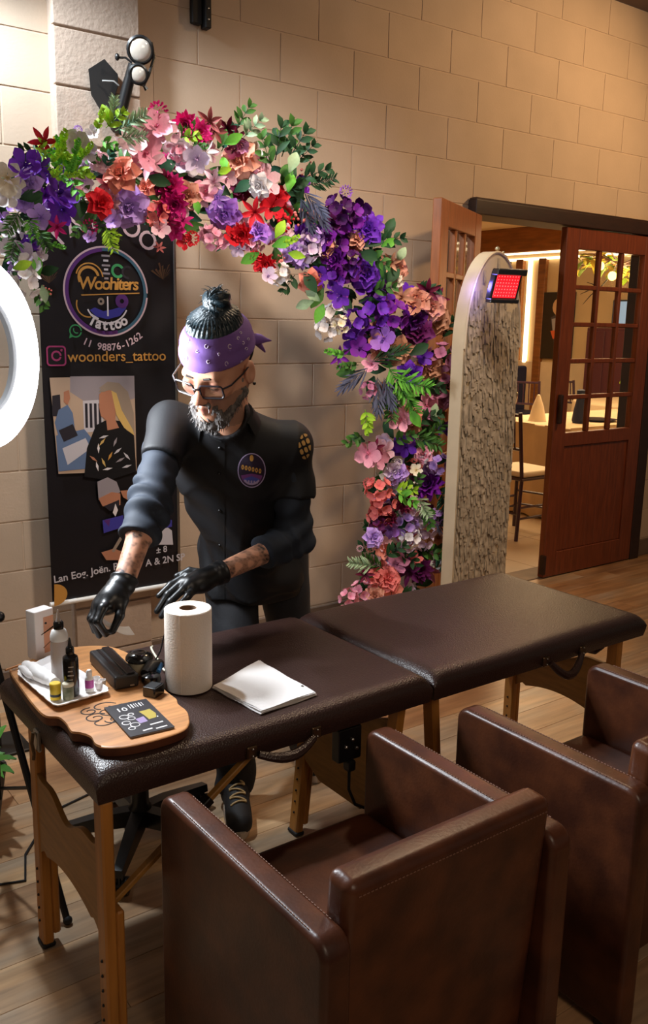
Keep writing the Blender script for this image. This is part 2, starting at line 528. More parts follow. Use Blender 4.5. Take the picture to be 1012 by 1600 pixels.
# pilaster with its own rough blocks
pil = MB().box((1.284, 3.425, 0), (1.615, WY+0.002, WZ1)).build('wall_pilaster', m_pil, smooth=False); pil['kind'] = 'structure'
k = 0
for zz in np.arange(-0.065, WZ1, 0.2):
    z0, z1 = max(zz, 0.0), min(zz+0.2, WZ1)
    pmh = MB().rbox((1.280, 3.414, z0+J*0.7), (1.615, 3.44, z1-J*0.7), 0.005, 2)
    pmh.build('block', m_pil, pil)

bb = MB().rbox((WX0, WY-0.018, 0), (D0-0.06, WY-0.001, 0.113), 0.003, 1).build('baseboard_back', m_base); bb['kind'] = 'structure'
bb2 = MB().rbox((D1+0.1, WY-0.018, 0), (WX1, WY-0.001, 0.113), 0.003, 1).build('baseboard_right', m_base); bb2['kind'] = 'structure'

# door frame
fm = thing('trim_1', (D0, WY, 0), kind='structure')
MB().rbox((D0-0.05, WY-0.06, DH-0.01), (D1+0.09, WY+0.15, DH+0.065), 0.006, 2).build('header', m_frame, fm)
MB().rbox((D0-0.05, WY-0.055, DH+0.06), (D1+0.09, WY-0.004, DH+0.075), 0.004, 1).build('header_cap', m_frame, fm)
MB().rbox((D0-0.045, WY-0.03, 0), (D0+0.012, WY+0.15, DH-0.005), 0.005, 1).build('jamb', m_frame, fm)
MB().rbox((D1-0.012, WY-0.045, 0), (D1+0.085, WY+0.15, DH-0.005), 0.005, 1).build('jamb', m_frame, fm)
MB().rbox((D0, WY-0.02, -0.01), (D1, WY+0.16, 0.006), 0.003, 1).build('threshold', m_base, fm)

def door_leaf(name, mtx, W, H, mat, label):
    """leaf in local x 0..W, z 0..H, y 0..0.045; 3 x 5 panes over a boarded panel"""
    t = 0.045; org = mtx.translation.copy()
    d = thing(name, org, kind='structure'); d['label'] = label
    st = 0.115; p0, p1 = 0.88, H-0.115
    for (a, b) in ((0, st), (W-st, W)):
        MB().rbox((a, 0, 0), (b, t, H), 0.004, 1, mtx).build('stile', mat, d)
    for (a, b) in ((0, 0.15), (0.80, p0), (p1, H)):
        MB().rbox((st, 0.001, a), (W-st, t-0.001, b), 0.003, 1, mtx).build('rail', mat, d)
    pw = (W-2*st)
    nb = 7
    for i in range(nb):
        MB().rbox((st+pw*i/nb, 0.012, 0.15), (st+pw*(i+1)/nb, t-0.012, 0.80), 0.004, 1, mtx).build('panel_board', mat, d)
    bar = 0.026
    for i in (1, 2):
        x = st+pw*i/3
        MB().rbox((x-bar/2, 0.006, p0), (x+bar/2, t-0.006, p1), 0.004, 1, mtx).build('glazing_bar', mat, d)
    for j in range(1, 5):
        zz = p0+(p1-p0)*j/5
        for i in range(3):
            MB().rbox((st+pw*i/3+(bar/2 if i else 0), 0.006, zz-bar/2), (st+pw*(i+1)/3-(bar/2 if i < 2 else 0), t-0.006, zz+bar/2), 0.004, 1, mtx).build('glazing_bar', mat, d)
    for i in range(3):
        for j in range(5):
            MB().box((st+pw*i/3+bar/2*0.9, t/2-0.002, p0+(p1-p0)*j/5+bar/2*0.9), (st+pw*(i+1)/3-bar/2*0.9, t/2+0.002, p0+(p1-p0)*(j+1)/5-bar/2*0.9), mtx).build('pane', m_glass, d, smooth=False)
    return d
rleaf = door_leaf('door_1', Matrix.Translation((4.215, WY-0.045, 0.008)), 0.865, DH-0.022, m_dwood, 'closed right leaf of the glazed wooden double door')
MB().rbox((4.235, WY-0.075, 0.95), (4.255, WY-0.045, 1.12), 0.004, 1).build('handle', m_frame, rleaf)
MB().rbox((4.20, WY-0.06, 0.03), (4.222, WY-0.02, 0.15), 0.006, 2).build('floor_bolt', m_frame, rleaf)
lv = (Vector((3.52, 3.42, 0))-Vector((2.90, 3.07, 0))).normalized()
ln = Vector((-lv.y, lv.x, 0))
lmtx = frame(lv, ln, (0, 0, 1), (2.90, 3.07, 0.008))
door_leaf('door_2', lmtx, 0.70, DH-0.022, m_dwood_lit, 'open left leaf of the glazed wooden double door, swung into the hall')
# ------------------------------------------------------------------ massage table
m_leather = M('dark_brown_vinyl', srgb(54, 36, 32), 0.36, var=0.10, scale=3, bump=0.22, bscale=260, spec=0.5, vor=True)
m_chair = M('brown_chair_leather', srgb(64, 33, 21), 0.36, var=0.10, scale=12, bump=0.10, bscale=140, spec=0.45, base2=srgb(86, 46, 26))
m_stitch = M('tan_thread', srgb(128, 92, 76), 0.7)
m_leg = M('honey_beech', srgb(178, 118, 52), 0.45, var=0.2, scale=4, stretch=(12, 12, 1))
m_ply = M('honey_plywood', srgb(156, 110, 50), 0.5, var=0.18, scale=4, stretch=(3, 3, 20))
m_brass = M('old_brass', srgb(120, 100, 78), 0.35, metal=0.9)
m_blackp = M('black_plastic', srgb(20, 20, 22), 0.35, var=0.1, scale=8)
m_blackm = M('black_matte', srgb(18, 18, 20), 0.65)
m_white = M('white_plastic', srgb(232, 230, 226), 0.5)
m_steel = M('brushed_steel', srgb(170, 168, 165), 0.3, metal=1.0)

TX0, TXM, TX1, TY0, TY1, TZ0, TZ1 = 0.598, 1.487, 2.385, 1.528, 2.14, 0.572, 0.642
mt = thing('massage_table', (1.49, 1.83, 0), 'folding massage table with dark brown padded top on honey wood legs', 'table')
def pad(x0, x1):
    nx, ny = 40, 28
    h = TZ1-TZ0
    vs = []; fs = []
    def prof(d, R=0.045, E=2.4):    # height fraction over distance to the edge
        d = max(d, 0.0)
        if d >= R: return 1.0
        return (1-(1-d/R)**E)**(1/E)
    cx, cy = (x0+x1)/2, (TY0+TY1)/2
    def par(i, n):                  # denser near the edges
        t = i/n*2-1
        return math.sin(t*math.pi/2)
    bot = TZ0+0.018
    for j in range(ny+1):
        for i in range(nx+1):
            u, v = par(i, nx), par(j, ny)
            x = cx+u*(x1-x0)/2; y = cy+v*(TY1-TY0)/2
            d = min(min(x-x0, x1-x), min(y-TY0, TY1-y))
            dx, dy = min(x-x0, x1-x), min(y-TY0, TY1-y)
            k = prof(dx)*prof(dy)
            vs.append((x, y, bot+0.016+(TZ1-bot-0.016)*k+0.0015*math.sin(x*9+y*5)*k))
    n = nx+1
    for j in range(ny):
        for i in range(nx): fs.append((j*n+i, j*n+i+1, (j+1)*n+i+1, (j+1)*n+i))
    ring = [i for i in range(n)]+[j*n+nx for j in range(1, ny+1)]+[ny*n+i for i in range(nx-1, -1, -1)]+[j*n for j in range(ny-1, 0, -1)]
    b0 = len(vs)
    for lev, ins in ((bot, 0.002), (TZ0, 0.006)):
        for q in ring:
            x, y, z = vs[q]
            vs.append((x+(ins if x < cx-0.3 else -ins if x > cx+0.3 else 0), y+(ins if y < TY0+0.01 else -ins if y > TY1-0.01 else 0), lev))
    m = len(ring)
    for k in range(m):
        k2 = (k+1) % m
        fs.append((ring[k], b0+k, b0+k2, ring[k2])[::-1] if False else (ring[k2], ring[k], b0+k, b0+k2))
        fs.append((b0+k2, b0+k, b0+m+k, b0+m+k2))
    fs.append(tuple(b0+m+k for k in range(m-1, -1, -1)))
    return MB().add(vs, fs)
pad(TX0, TXM-0.002).build('padded_top', m_leather, mt, ang=60)
pad(TXM+0.002, TX1).build('padded_top', m_leather, mt, ang=60)
for (a, b) in ((TX0+0.02, TXM-0.01), (TXM+0.01, TX1-0.02)):
    fr = MB()
    for yy in (TY0+0.06, TY1-0.085):
        fr.rbox((a+0.03, yy, TZ0-0.022), (b-0.03, yy+0.022, TZ0+0.002), 0.003, 1)
    for xx in (a, b-0.022):
        fr.rbox((xx, TY0+0.06, TZ0-0.022), (xx+0.022, TY1-0.065, TZ0+0.002), 0.003, 1)
    fr.build('frame_rail', m_leg, mt)
def leg(x, y, foot=None, w=0.042, d=0.026, ztop=TZ0):
    f = Vector(foot) if foot else Vector((x, y, 0))
    t = Vector((x, y, ztop)); ax = (f-t)
    L = ax.length; zz = -ax.normalized(); xx = Vector((0, 1, 0)).cross(zz).normalized(); yy = zz.cross(xx)
    m = frame(xx, yy, zz, f)
    o = MB().rbox((-d/2, -w/2, 0), (d/2, w/2, L), 0.004, 1, m).build('leg', m_leg, mt)
    MB().rbox((d/2, -w/2+0.002, 0.03), (d/2+0.018, w/2-0.002, L*0.56), 0.004, 1, m).build('leg_extension', m_leg, o)
    for kk in range(5):
        c = m @ Vector((-d/2-0.001, 0, 0.07+0.035*kk))
        MB().ball(c, 0.0035, 6, 4).build('peg_hole', m_blackm, o)
    MB().rbox((-d/2-0.003, -w/2-0.003, -0.0), (d/2+0.003, w/2+0.003, 0.014), 0.004, 1, m).build('rubber_foot', m_blackm, o)
    return o
def end_panel(x, y0, y1):
    """plate joining two legs, scalloped above and below"""
    pts = []
    n = 24
    top = lambda t: 0.478-0.046*math.sin(math.pi*t)**0.8-(0.012*math.cos(4*math.pi*t) if 0.04 < t < 0.96 else 0.012)
    bot = lambda t: 0.262+0.045*math.sin(math.pi*t)**0.7-(0.012 if 0.1 < t < 0.9 else 0)
    for i in range(n+1): t = i/n; pts.append((y0+(y1-y0)*t, bot(t)))
    for i in range(n, -1, -1): t = i/n; pts.append((y0+(y1-y0)*t, top(t)))
    m = frame((0, 1, 0), (0, 0, 1), (1, 0, 0), (x, 0, 0))
    MB().prism(pts, 0.012, m).build('leg_panel', m_ply, mt, ang=25)
leg(0.622, 1.555); leg(0.622, 1.945); end_panel(0.612, 1.575, 1.925)
leg(2.335, 1.60); leg(2.335, 2.01); end_panel(2.335, 1.62, 1.99)
# inner legs at the fold, splayed
leg(1.455, 1.62, (1.385, 1.62, 0)); leg(1.455, 2.0, (1.400, 2.0, 0))
leg(1.545, 1.60, (1.600, 1.60, 0)); leg(1.545, 2.0, (1.66, 2.02, 0))
zz_ = (Vector((1.455, 1.8, TZ0))-Vector((1.39, 1.8, 0))).normalized()
for (mx_, ya_, yb_) in ((frame((0, 1, 0), zz_, (1, 0, 0), (1.385, 0, 0)), 1.64, 1.98),):
    MB().prism([(ya_, 0.25), (ya_+0.08, 0.215), (yb_-0.08, 0.215), (yb_, 0.25), (yb_, 0.50), (yb_-0.08, 0.47), ((ya_+yb_)/2, 0.50), (ya_+0.08, 0.47), (ya_, 0.50)], 0.012, mx_).build('leg_panel', m_ply, mt, ang=25)
# struts and cables
MB().rbox((-0.009, -0.006, 0), (0.009, 0.006, 0.42), 0.002, 1,
    frame((0, 1, 0), Vector((0.34, 0, 0.24)).normalized().cross(Vector((0, 1, 0))), Vector((0.34, 0, 0.24)).normalized(), (0.64, 1.56, 0.335))).build('strut', m_ply, mt)
MB().rbox((-0.013, -0.009, 0.25), (0.013, 0.009, 0.275), 0.002, 1,
    frame((0, 1, 0), Vector((0.34, 0, 0.24)).normalized().cross(Vector((0, 1, 0))), Vector((0.34, 0, 0.24)).normalized(), (0.64, 1.56, 0.335))).build('strut_clip', m_blackp, mt)
MB().rbox((-0.009, -0.006, 0), (0.009, 0.006, 0.42), 0.002, 1,
    frame((0, 1, 0), Vector((-0.34, 0, 0.24)).normalized().cross(Vector((0, 1, 0))), Vector((-0.34, 0, 0.24)).normalized(), (2.31, 2.0, 0.335))).build('strut', m_ply, mt)
# carrying handles: strap on two riveted plates
for (xa, xb, sag) in ((0.950, 1.122, 0.018), (1.912, 2.072, 0.045)):
    h = MB()
    pts = []
    for i in range(13):
        t = i/12
        pts.append((xa+0.012+(xb-xa-0.024)*t, TY0-0.010-0.016*math.sin(math.pi*t), 0.588-sag*math.sin(math.pi*t)-0.004))
    h.tube(pts, [0.0085+0.004*math.sin(math.pi*i/12) for i in range(13)], 8, flat=1.0)
    ho = h.build('handle', m_leather, mt)
    for xc in (xa, xb):
        MB().rbox((xc-0.013, TY0-0.006, 0.575), (xc+0.013, TY0+0.006, 0.604), 0.003, 1).build('handle_plate', m_brass, ho)
        for zz in (0.582, 0.598):
            MB().ball((xc, TY0-0.007, zz), 0.003, 8, 5).build('rivet', m_steel, ho)
clasp = MB().rbox((TX0-0.006, 1.845, 0.555), (TX0+0.004, 1.875, 0.605), 0.003, 1)
co_ = clasp.build('clasp', m_steel, mt)
MB().tube([(TX0-0.010, 1.86, 0.60), (TX0-0.014, 1.86, 0.575), (TX0-0.010, 1.86, 0.55), (TX0-0.012, 1.86, 0.535)], 0.004, 6).build('hook', m_brass, co_)
# strap loop under the far end
MB().tube([(2.19, 1.60, 0.565), (2.205, 1.60, 0.535), (2.235, 1.60, 0.525), (2.27, 1.60, 0.535), (2.285, 1.60, 0.565)], 0.006, 6).build('strap', m_leather, mt)

# mains socket hanging under the table
sk = thing('power_socket', (1.235, 1.56, 0.47), 'black power socket block with plug hanging beneath the massage table edge', 'socket')
MB().rbox((1.205, 1.548, 0.475), (1.275, 1.578, 0.560), 0.005, 2).build('housing', m_blackp, sk)
MB().rbox((1.226, 1.535, 0.452), (1.250, 1.560, 0.480), 0.006, 2).build('plug', m_blackp, sk)
for q in ((1.245, 0.53), (1.258, 0.505), (1.226, 0.515)):
    MB().ball((q[0], 1.547, q[1]), 0.005, 8, 5).build('screw', m_steel, sk)
MB().tube([(1.238, 1.548, 0.455), (1.24, 1.55, 0.40), (1.265, 1.555, 0.35), (1.31, 1.56, 0.32), (1.37, 1.58, 0.30)], 0.004, 6).build('cable', m_blackm, sk)

# ------------------------------------------------------------------ tub chairs
def tub_chair(x0, x1, y0, y1, label):
    ar, arh = 0.058, 0.587
    t = thing('tub_chair', ((x0+x1)/2, (y0+y1)/2, 0), label, 'chair', 'brown tub chairs')
    def armp(xa, xb):
        bm = bmesh.new(); bmesh.ops.create_cube(bm, size=1)
        lo, hi = Vector((xa, y0, 0.02)), Vector((xb, y1, arh)); c = (lo+hi)/2; d = hi-lo
        for v in bm.verts: v.co = Vector((v.co.x*d.x, v.co.y*d.y, v.co.z*d.z))+c
        # generous round on the two upper front/back corners, then soft edges all over
        ed = [e for e in bm.edges if all(v.co.z > arh-0.01 for v in e.verts) and abs(e.verts[0].co.x-e.verts[1].co.x) > 0.01]
        bmesh.ops.bevel(bm, geom=ed, offset=0.035, segments=6, profile=0.5, affect='EDGES')
        sharp = [e for e in bm.edges if len(e.link_faces) == 2 and e.calc_face_angle(0) > 1.2]
        bmesh.ops.bevel(bm, geom=sharp, offset=0.013, segments=3, profile=0.5, affect='EDGES')
        return MB().bm(bm)
    for xa, sgn in ((x0, 1), (x1-ar, -1)):
        a = armp(xa, xa+ar).build('armrest', m_chair, t, ang=35)
        # seam of top stitching along both upper edges
        for xs in (xa+0.008, xa+ar-0.008):
            st = MB(); yy = y0+0.05
            while yy < y1-0.05:
                st.box((xs-0.0008, yy, arh-0.0022), (xs+0.0008, yy+0.005, arh+0.0004)); yy += 0.008
            st.build('stitching', m_stitch, a, smooth=False, kind='stuff')
        MB().rbox((xa+0.01, y0+0.03, 0), (xa+ar-0.01, y0+0.07, 0.021), 0.003, 1).build('glide', m_blackp, t)
        MB().rbox((xa+0.01, y1-0.07, 0), (xa+ar-0.01, y1-0.03, 0.021), 0.003, 1).build('glide', m_blackp, t)
    xi0, xi1 = x0+ar-0.004, x1-ar+0.004
    # back: a slab leaning a little, top rising over the arms
    m = Matrix.Translation(((xi0+xi1)/2, y0+0.095, 0.14)) @ Matrix.Rotation(math.radians(4), 4, 'X')
    wd = (xi1-xi0)/2
    back = MB().rbox((-wd, -0.048, 0), (wd, 0.016, 0.525), 0.020, 4, m).build('backrest', m_chair, t, ang=50)
    st = MB(); xx = -wd+0.02
    while xx < wd-0.02:
        st.box((xx, -0.0492, 0.5015), (xx+0.005, -0.0478, 0.503), m); xx += 0.008
    st.build('stitching', m_stitch, back, smooth=False, kind='stuff')
    MB().rbox((xi0, y0+0.085, 0.24), (xi1, y1-0.006, 0.385), 0.025, 4).build('seat_cushion', m_chair, t, ang=50)
    MB().rbox((xi0+0.002, y0+0.10, 0.16), (xi1-0.002, y1-0.02, 0.242), 0.008, 2).build('seat_base', m_chair, t)
    return t
tub_chair(0.710, 1.292, 0.936, 1.490, 'brown leather tub chair nearest the camera, its open front facing the massage table')
tub_chair(1.500, 2.062, 0.936, 1.460, 'brown leather tub chair cut off by the right edge of the photograph')

# ------------------------------------------------------------------ stool with star base
sc = Vector((1.00, 2.22, 0))
stl = thing('work_stool', sc, 'black wheeled stool with five star foot behind the massage table', 'stool')
MB().lathe([(0.030, 0.065), (0.034, 0.075), (0.034, 0.115), (0.026, 0.13), (0.026, 0.30), (0.018, 0.305), (0.018, 0.40)], 16, Matrix.Translation(sc)).build('column', m_blackp, stl)
dirs = [(-0.20, 0.11), (-0.175, -0.225), (0.0, 0.19), (0.25, 0.06), (0.12, -0.18)]
for k in range(5):
    an = math.radians(232+72*k)
    dv = Vector((math.cos(an), math.sin(an), 0)); L = 0.27
    sd = Vector((-dv.y, dv.x, 0))
    a = MB()
    prof = [(0.0, 0.024, 0.065, 0.115), (0.10, 0.022, 0.065, 0.108), (0.20, 0.018, 0.060, 0.090), (0.262, 0.015, 0.055, 0.078)]
    vs = []; fs = []
    for (d, w2, z0, z1) in prof:
        p = sc+dv*d
        for (q, zz) in ((-w2, z0), (w2, z0), (w2*0.8, z1), (-w2*0.8, z1)): vs.append(p+sd*q+Vector((0, 0, zz)))
    for i in range(3):
        for k2 in range(4): fs.append((i*4+k2, i*4+(k2+1) % 4, i*4+4+(k2+1) % 4, i*4+4+k2))
    fs += [(3, 2, 1, 0), (12, 13, 14, 15)]
    arm_o = a.add(vs, fs).build('base_arm', m_blackp, stl, ang=30)
    tip = sc+dv*0.25
    wm = frame(sd, Vector((0, 0, 1)), dv, tip)
    c = MB()
    for q in (-0.018, 0.018):
        c.lathe([(0.010, -0.008), (0.024, -0.008), (0.026, -0.004), (0.026, 0.004), (0.024, 0.008), (0.010, 0.008)], 16,
                frame(dv, Vector((0, 0, 1)), sd, tip+sd*q+Vector((0, 0, 0.026))))
    c.tube([tip+Vector((0, 0, 0.026))-sd*0.014, tip+Vector((0, 0, 0.026))+sd*0.014], 0.009, 8)
    c.tube([tip+Vector((0, 0, 0.03)), tip+Vector((0, 0, 0.066))], 0.007, 8)
    c.build('caster', m_blackp, arm_o)
MB().lathe([(0.02, 0.39), (0.165, 0.395), (0.180, 0.41), (0.182, 0.44), (0.165, 0.462), (0.02, 0.468)], 28, Matrix.Translation(sc)).build('seat', m_blackm, stl)

# ------------------------------------------------------------------ ring light on a tripod
rl = thing('ring_light', (0.47, 1.84, 0), 'large white glowing ring light on black tripod at the left edge', 'ring light')
m_glow = M('ring_glow', (1, 1, 1), 0.4, emit=(0.93, 0.97, 1.0), es=14)
m_grey = M('ring_grey', srgb(120, 120, 122), 0.5)
rv = ray(-28, 553)
rc = CAM+rv*2.18; RR, RT = 0.190, 0.041
_vh = Vector((-rv.x, -rv.y, -rv.z)).normalized()
rn = (Matrix.Rotation(math.radians(56), 3, 'Z') @ _vh).normalized()      # facing the table and chairs
ru = Vector((0, 0, 1)); ru = (ru-rn*ru.dot(rn)).normalized(); rs = ru.cross(rn)
RM = frame(rs, ru, rn, rc)
def annulus(r0, r1, z0, z1, n=64):
    m = MB(); vs = []; fs = []
    prof = [(r0, z0), (r1, z0), (r1, z1*0.6+z0*0.4), (r1-0.008, z1), (r0+0.008, z1), (r0, z1*0.6+z0*0.4)]
    for k in range(n):
        a = 2*math.pi*k/n
        for (r, z) in prof: vs.append((r*math.cos(a), r*math.sin(a), z))
    q = len(prof)
    for k in range(n):
        for i in range(q):
            fs.append((k*q+i, k*q+(i+1) % q, ((k+1) % n)*q+(i+1) % q, ((k+1) % n)*q+i))
    return m.add(vs, fs, RM)
annulus(RR-RT, RR+RT+0.004, -0.022, 0.0).build('housing', m_grey, rl)
annulus(RR-RT+0.004, RR+RT, 0.0, 0.020).build('diffuser', m_glow, rl)
th = rc+Vector((0.0, 0, 0))-ru*(RR+RT)
hub = Vector((rc.x-0.02, rc.y+0.03, 0.62))
MB().tube([th-rn*0.011, th-rn*0.02-ru*0.05], 0.011, 10).build('bracket', m_blackp, rl)
MB().tube([th-rn*0.02-ru*0.04, (hub.x, hub.y, 0.60)], 0.009, 10).build('pole', m_blackp, rl)
MB().tube([(hub.x, hub.y, 0.22), (hub.x, hub.y, 0.74)], 0.013, 10).build('pole', m_blackp, rl)
MB().tube([(hub.x, hub.y, 0.715), (hub.x, hub.y, 0.75)], 0.020, 10).build('collar', m_blackp, rl)
for ft in ((0.690, 1.985, 0.005), (0.50, 2.20, 0.005), (0.22, 1.80, 0.005)):
    f = Vector(ft)
    lo_ = MB().tube([(hub.x, hub.y, 0.70), f], [0.0105, 0.009], 8).build('leg', m_blackp, rl)
    MB().tube([Vector((hub.x, hub.y, 0.25)), (Vector((hub.x, hub.y, 0.70))+f*1.2)/2.2], 0.005, 6).build('brace', m_blackp, rl)
    MB().ball(f+Vector((0, 0, 0.006)), 0.012, 10, 6).build('rubber_foot', m_blackm, lo_)
MB().ball((hub.x+0.03, hub.y-0.01, 0.735), 0.015, 10, 6).build('knob', m_blackp, rl)
RLO = lamp('ring_light_lamp', 'AREA', rc+rn*0.045, rc+rn, 26, (0.88, 0.94, 1.0), 0.36)
RLO.data.shape = 'DISK'

# cables and a potted plant by the tripod
tag(MB().tube([(0.40, 2.45, 0.004), (0.52, 2.36, 0.004), (0.60, 2.24, 0.004), (0.66, 2.22, 0.004), (0.70, 2.34, 0.004), (0.84, 2.52, 0.004), (1.2, 2.62, 0.004)], 0.0035, 6).solo('cable', m_blackm, (0.6, 2.3, 0), 'thin black cable lying on the floor by the ring light tripod', 'cable'))
m_pleaf = M('pot_leaf', srgb(70, 130, 40), 0.5, rndv=0.2)
m_pot = M('pot_terracotta', srgb(60, 50, 44), 0.7)
pp = thing('potted_plant', (0.63, 2.60, 0), 'leafy green potted plant on the floor behind the tripod', 'plant')
MB().lathe([(0.07, 0), (0.075, 0.005), (0.10, 0.16), (0.105, 0.17), (0.095, 0.17), (0.09, 0.15), (0.01, 0.15)], 20, Matrix.Translation((0.63, 2.60, 0))).build('pot', m_pot, pp)
for k in range(26):
    a = k*2.4; l = 0.16+0.12*rnd.random(); el = 0.5+0.8*rnd.random()
    d = Vector((math.cos(a)*math.cos(el), math.sin(a)*math.cos(el), math.sin(el))); s_ = d.cross(Vector((0, 0, 1))).normalized()
    b0 = Vector((0.63, 2.60, 0.15)); vs = []; fs = []
    for i in range(6):
        t = i/5; p = b0+d*l*t-Vector((0, 0, 0.10*t*t)); wd = 0.028*math.sin(math.pi*min(t*0.9+0.08, 1))
        vs += [p-s_*wd, p+Vector((0, 0, -0.005)), p+s_*wd]
    for i in range(5):
        for q in (0, 1): fs.append((i*3+q, i*3+q+1, i*3+q+4, i*3+q+3))
    MB().add(vs, fs).build('leaf', m_pleaf, pp)
# ------------------------------------------------------------------ hanging banner
m_ban = M('banner_vinyl', srgb(20, 17, 22), 0.42, var=0.06, scale=10)
def flat(name, c, rough=0.45, **k): return M(name, srgb(*c), rough, **k)
f_white = flat('print_white', (225, 215, 215)); f_pink = flat('print_pink_white', (205, 175, 180)); f_gold = flat('print_gold', (196, 140, 66))
f_violet = flat('print_violet', (88, 42, 112)); f_teal = flat('print_teal', (58, 96, 116)); f_blue = flat('print_blue', (62, 58, 150))
f_green = flat('print_green', (60, 150, 90)); f_skin = flat('print_skin', (178, 120, 92)); f_hair = flat('print_hair', (150, 132, 116))
f_blond = flat('print_blond', (206, 170, 100)); f_grey = flat('print_grey', (150, 140, 145)); f_room = flat('print_room', (186, 160, 138))
f_dblue = flat('print_dusty_blue', (96, 116, 150)); f_blk = flat('print_black', (14, 13, 16)); f_dark = flat('print_dark', (40, 36, 44)); f_pale = flat('print_pale', (196, 190, 196))
BX0, BX1, BZ0, BZ1, BY = 1.170, 1.735, 0.395, 1.93, 3.375
ban = thing('hanging_banner', ((BX0+BX1)/2, BY, BZ0), 'black advertising banner with round logo, lettering and photographs, behind the man', 'banner')
BW_, BHt = BX1-BX0, BZ1-BZ0
vs = []; fs = []; n = 10
for i in range(n+1):
    for zc in (BZ0, BZ1):
        x = BX0+BW_*i/n
        vs.append((x, BY+0.002*math.sin(i*1.1), zc))
for i in range(n): fs.append((2*i, 2*i+2, 2*i+3, 2*i+1))
vs2 = [(x, y+0.002, z) for (x, y, z) in vs]; m2 = len(vs)
bm_ = MB(); bm_.add(vs+vs2, fs+[tuple(m2+q for q in f[::-1]) for f in fs]); bm_.build('sheet', m_ban, ban)
MB().tube([(BX0-0.012, BY-0.004, BZ0-0.006), (BX1+0.012, BY-0.004, BZ0-0.006)], 0.010, 10).build('bottom_rod', m_white, ban)
MB().tube([(BX0-0.012, BY-0.004, BZ1+0.004), (BX1+0.012, BY-0.004, BZ1+0.004)], 0.010, 10).build('top_rod', m_steel, ban)
MB().rbox((BX1-0.014, BY-0.008, BZ0), (BX1-0.004, BY-0.003, BZ1), 0.002, 1).build('side_strip', m_steel, ban)
def P2(px, py):                       # photo point -> banner sheet coordinates (x, z)
    p = onY(px, py, BY); return p.x, p.z
LAY = [0]
def poly(name, pts, mat, lift=None, pix=True):
    LAY[0] += 1
    d = 0.0035+0.00012*LAY[0] if lift is None else lift
    q = [P2(*p) for p in pts] if pix else pts
    MB().prism([(x, -z) for x, z in q][::-1] if False else [(x, z) for x, z in q], 0.0001, frame((1, 0, 0), (0, 0, 1), (0, -1, 0), (0, BY-d, 0))).build(name, mat, ban, smooth=False)
def ellp(cx, cz, rx, rz, n=40, a0=0, a1=2*math.pi): return [(cx+rx*math.cos(a0+(a1-a0)*i/n), cz+rz*math.sin(a0+(a1-a0)*i/n)) for i in range(n+(0 if abs(a1-a0) > 6.28 else 1))]
def arcband(name, cx, cz, r0, r1, a0, a1, mat, n=30, k=1.0):
    A = ellp(cx, cz, r0, r0*k, n, a0, a1); B = ellp(cx, cz, r1, r1*k, n, a0, a1)
    LAY[0] += 1; d = 0.0035+0.00012*LAY[0]
    vs = [(x, BY-d, z) for x, z in A]+[(x, BY-d, z) for x, z in B]; q = len(A)
    MB().add(vs, [(i, i+1, q+i+1, q+i) for i in range(q-1)]).build(name, mat, ban, smooth=False)
def word(name, s, px, py, size, mat, ang=0.0, bold=0.0, shear=0.0, pix=True, spacing=1.0):
    x, z = P2(px, py) if pix else (px, py)
    LAY[0] += 1; d = 0.0035+0.00012*LAY[0]
    ca, sa = math.cos(ang), math.sin(ang)
    m = frame((ca, 0, sa), (-sa, 0, ca), (0, -1, 0), (x, BY-d, z))
    v, f = text_mesh(s, size, m, bold, shear, 'CENTER', spacing)
    MB().add(v, f).build(name, mat, ban, smooth=False)
def arcword(name, s, cx, cz, r, a_mid, step, size, mat, inside=False, bold=0.0, widths=None):
    """letters on an arc; inside=True reads along the lower arc"""
    n = len(s); v_all = MB()
    LAY[0] += 1; d = 0.0035+0.00012*LAY[0]
    for i, ch in enumerate(s):
        k = i-(n-1)/2
        a = a_mid+(k*step if inside else -k*step)
        x, z = cx+r*math.cos(a), cz+r*math.sin(a)
        ro = a+math.pi/2 if inside else a-math.pi/2
        ca, sa = math.cos(ro), math.sin(ro)
        if ch == ' ': continue
        v, f = text_mesh(ch, size, frame((ca, 0, sa), (-sa, 0, ca), (0, -1, 0), (x, BY-d, z)), bold)
        v_all.add(v, f)
    v_all.build(name, mat, ban, smooth=False)
lx, lz = P2(166, 456); lx2, _ = P2(229, 456); LR = lx2-lx; _, lzt = P2(166, 386); LZ = (lzt-lz)
kz = LZ/LR
arcband('logo_ring', lx, lz, LR*0.895, LR, math.radians(95), math.radians(285), f_violet, k=kz)
arcband('logo_ring', lx, lz, LR*0.91, LR, math.radians(-75), math.radians(95), f_teal, k=kz)
arcband('logo_ring', lx, lz, LR*0.98, LR*1.02, 0, 2*math.pi, f_pink, 60, k=kz)
# machine silhouette and roses inside the ring
for (z0, w2, mt_) in ((0.92, 0.10, f_grey), (0.80, 0.06, f_pale), (0.68, 0.10, f_grey), (0.58, 0.05, f_pale), (0.48, 0.09, f_grey), (0.36, 0.05, f_grey)):
    poly('print_machine', [(lx-w2*LR, lz+(z0-0.05)*LZ*0.9), (lx+w2*LR, lz+(z0-0.05)*LZ*0.9), (lx+w2*LR, lz+z0*LZ*0.9), (lx-w2*LR, lz+z0*LZ*0.9)], mt_, pix=False)
arcband('print_rose', lx+0.28*LR, lz+0.48*LZ, 0.10*LR, 0.16*LR, 0.5, 5.6, f_green, k=1)
arcband('print_rose', lx+0.52*LR, lz+0.46*LZ, 0.10*LR, 0.15*LR, 0.9, 5.0, f_dark, k=1)
arcband('print_swirl', lx-0.42*LR, lz+0.30*LZ, 0.20*LR, 0.26*LR, 0.2, 3.6, f_gold, k=1)
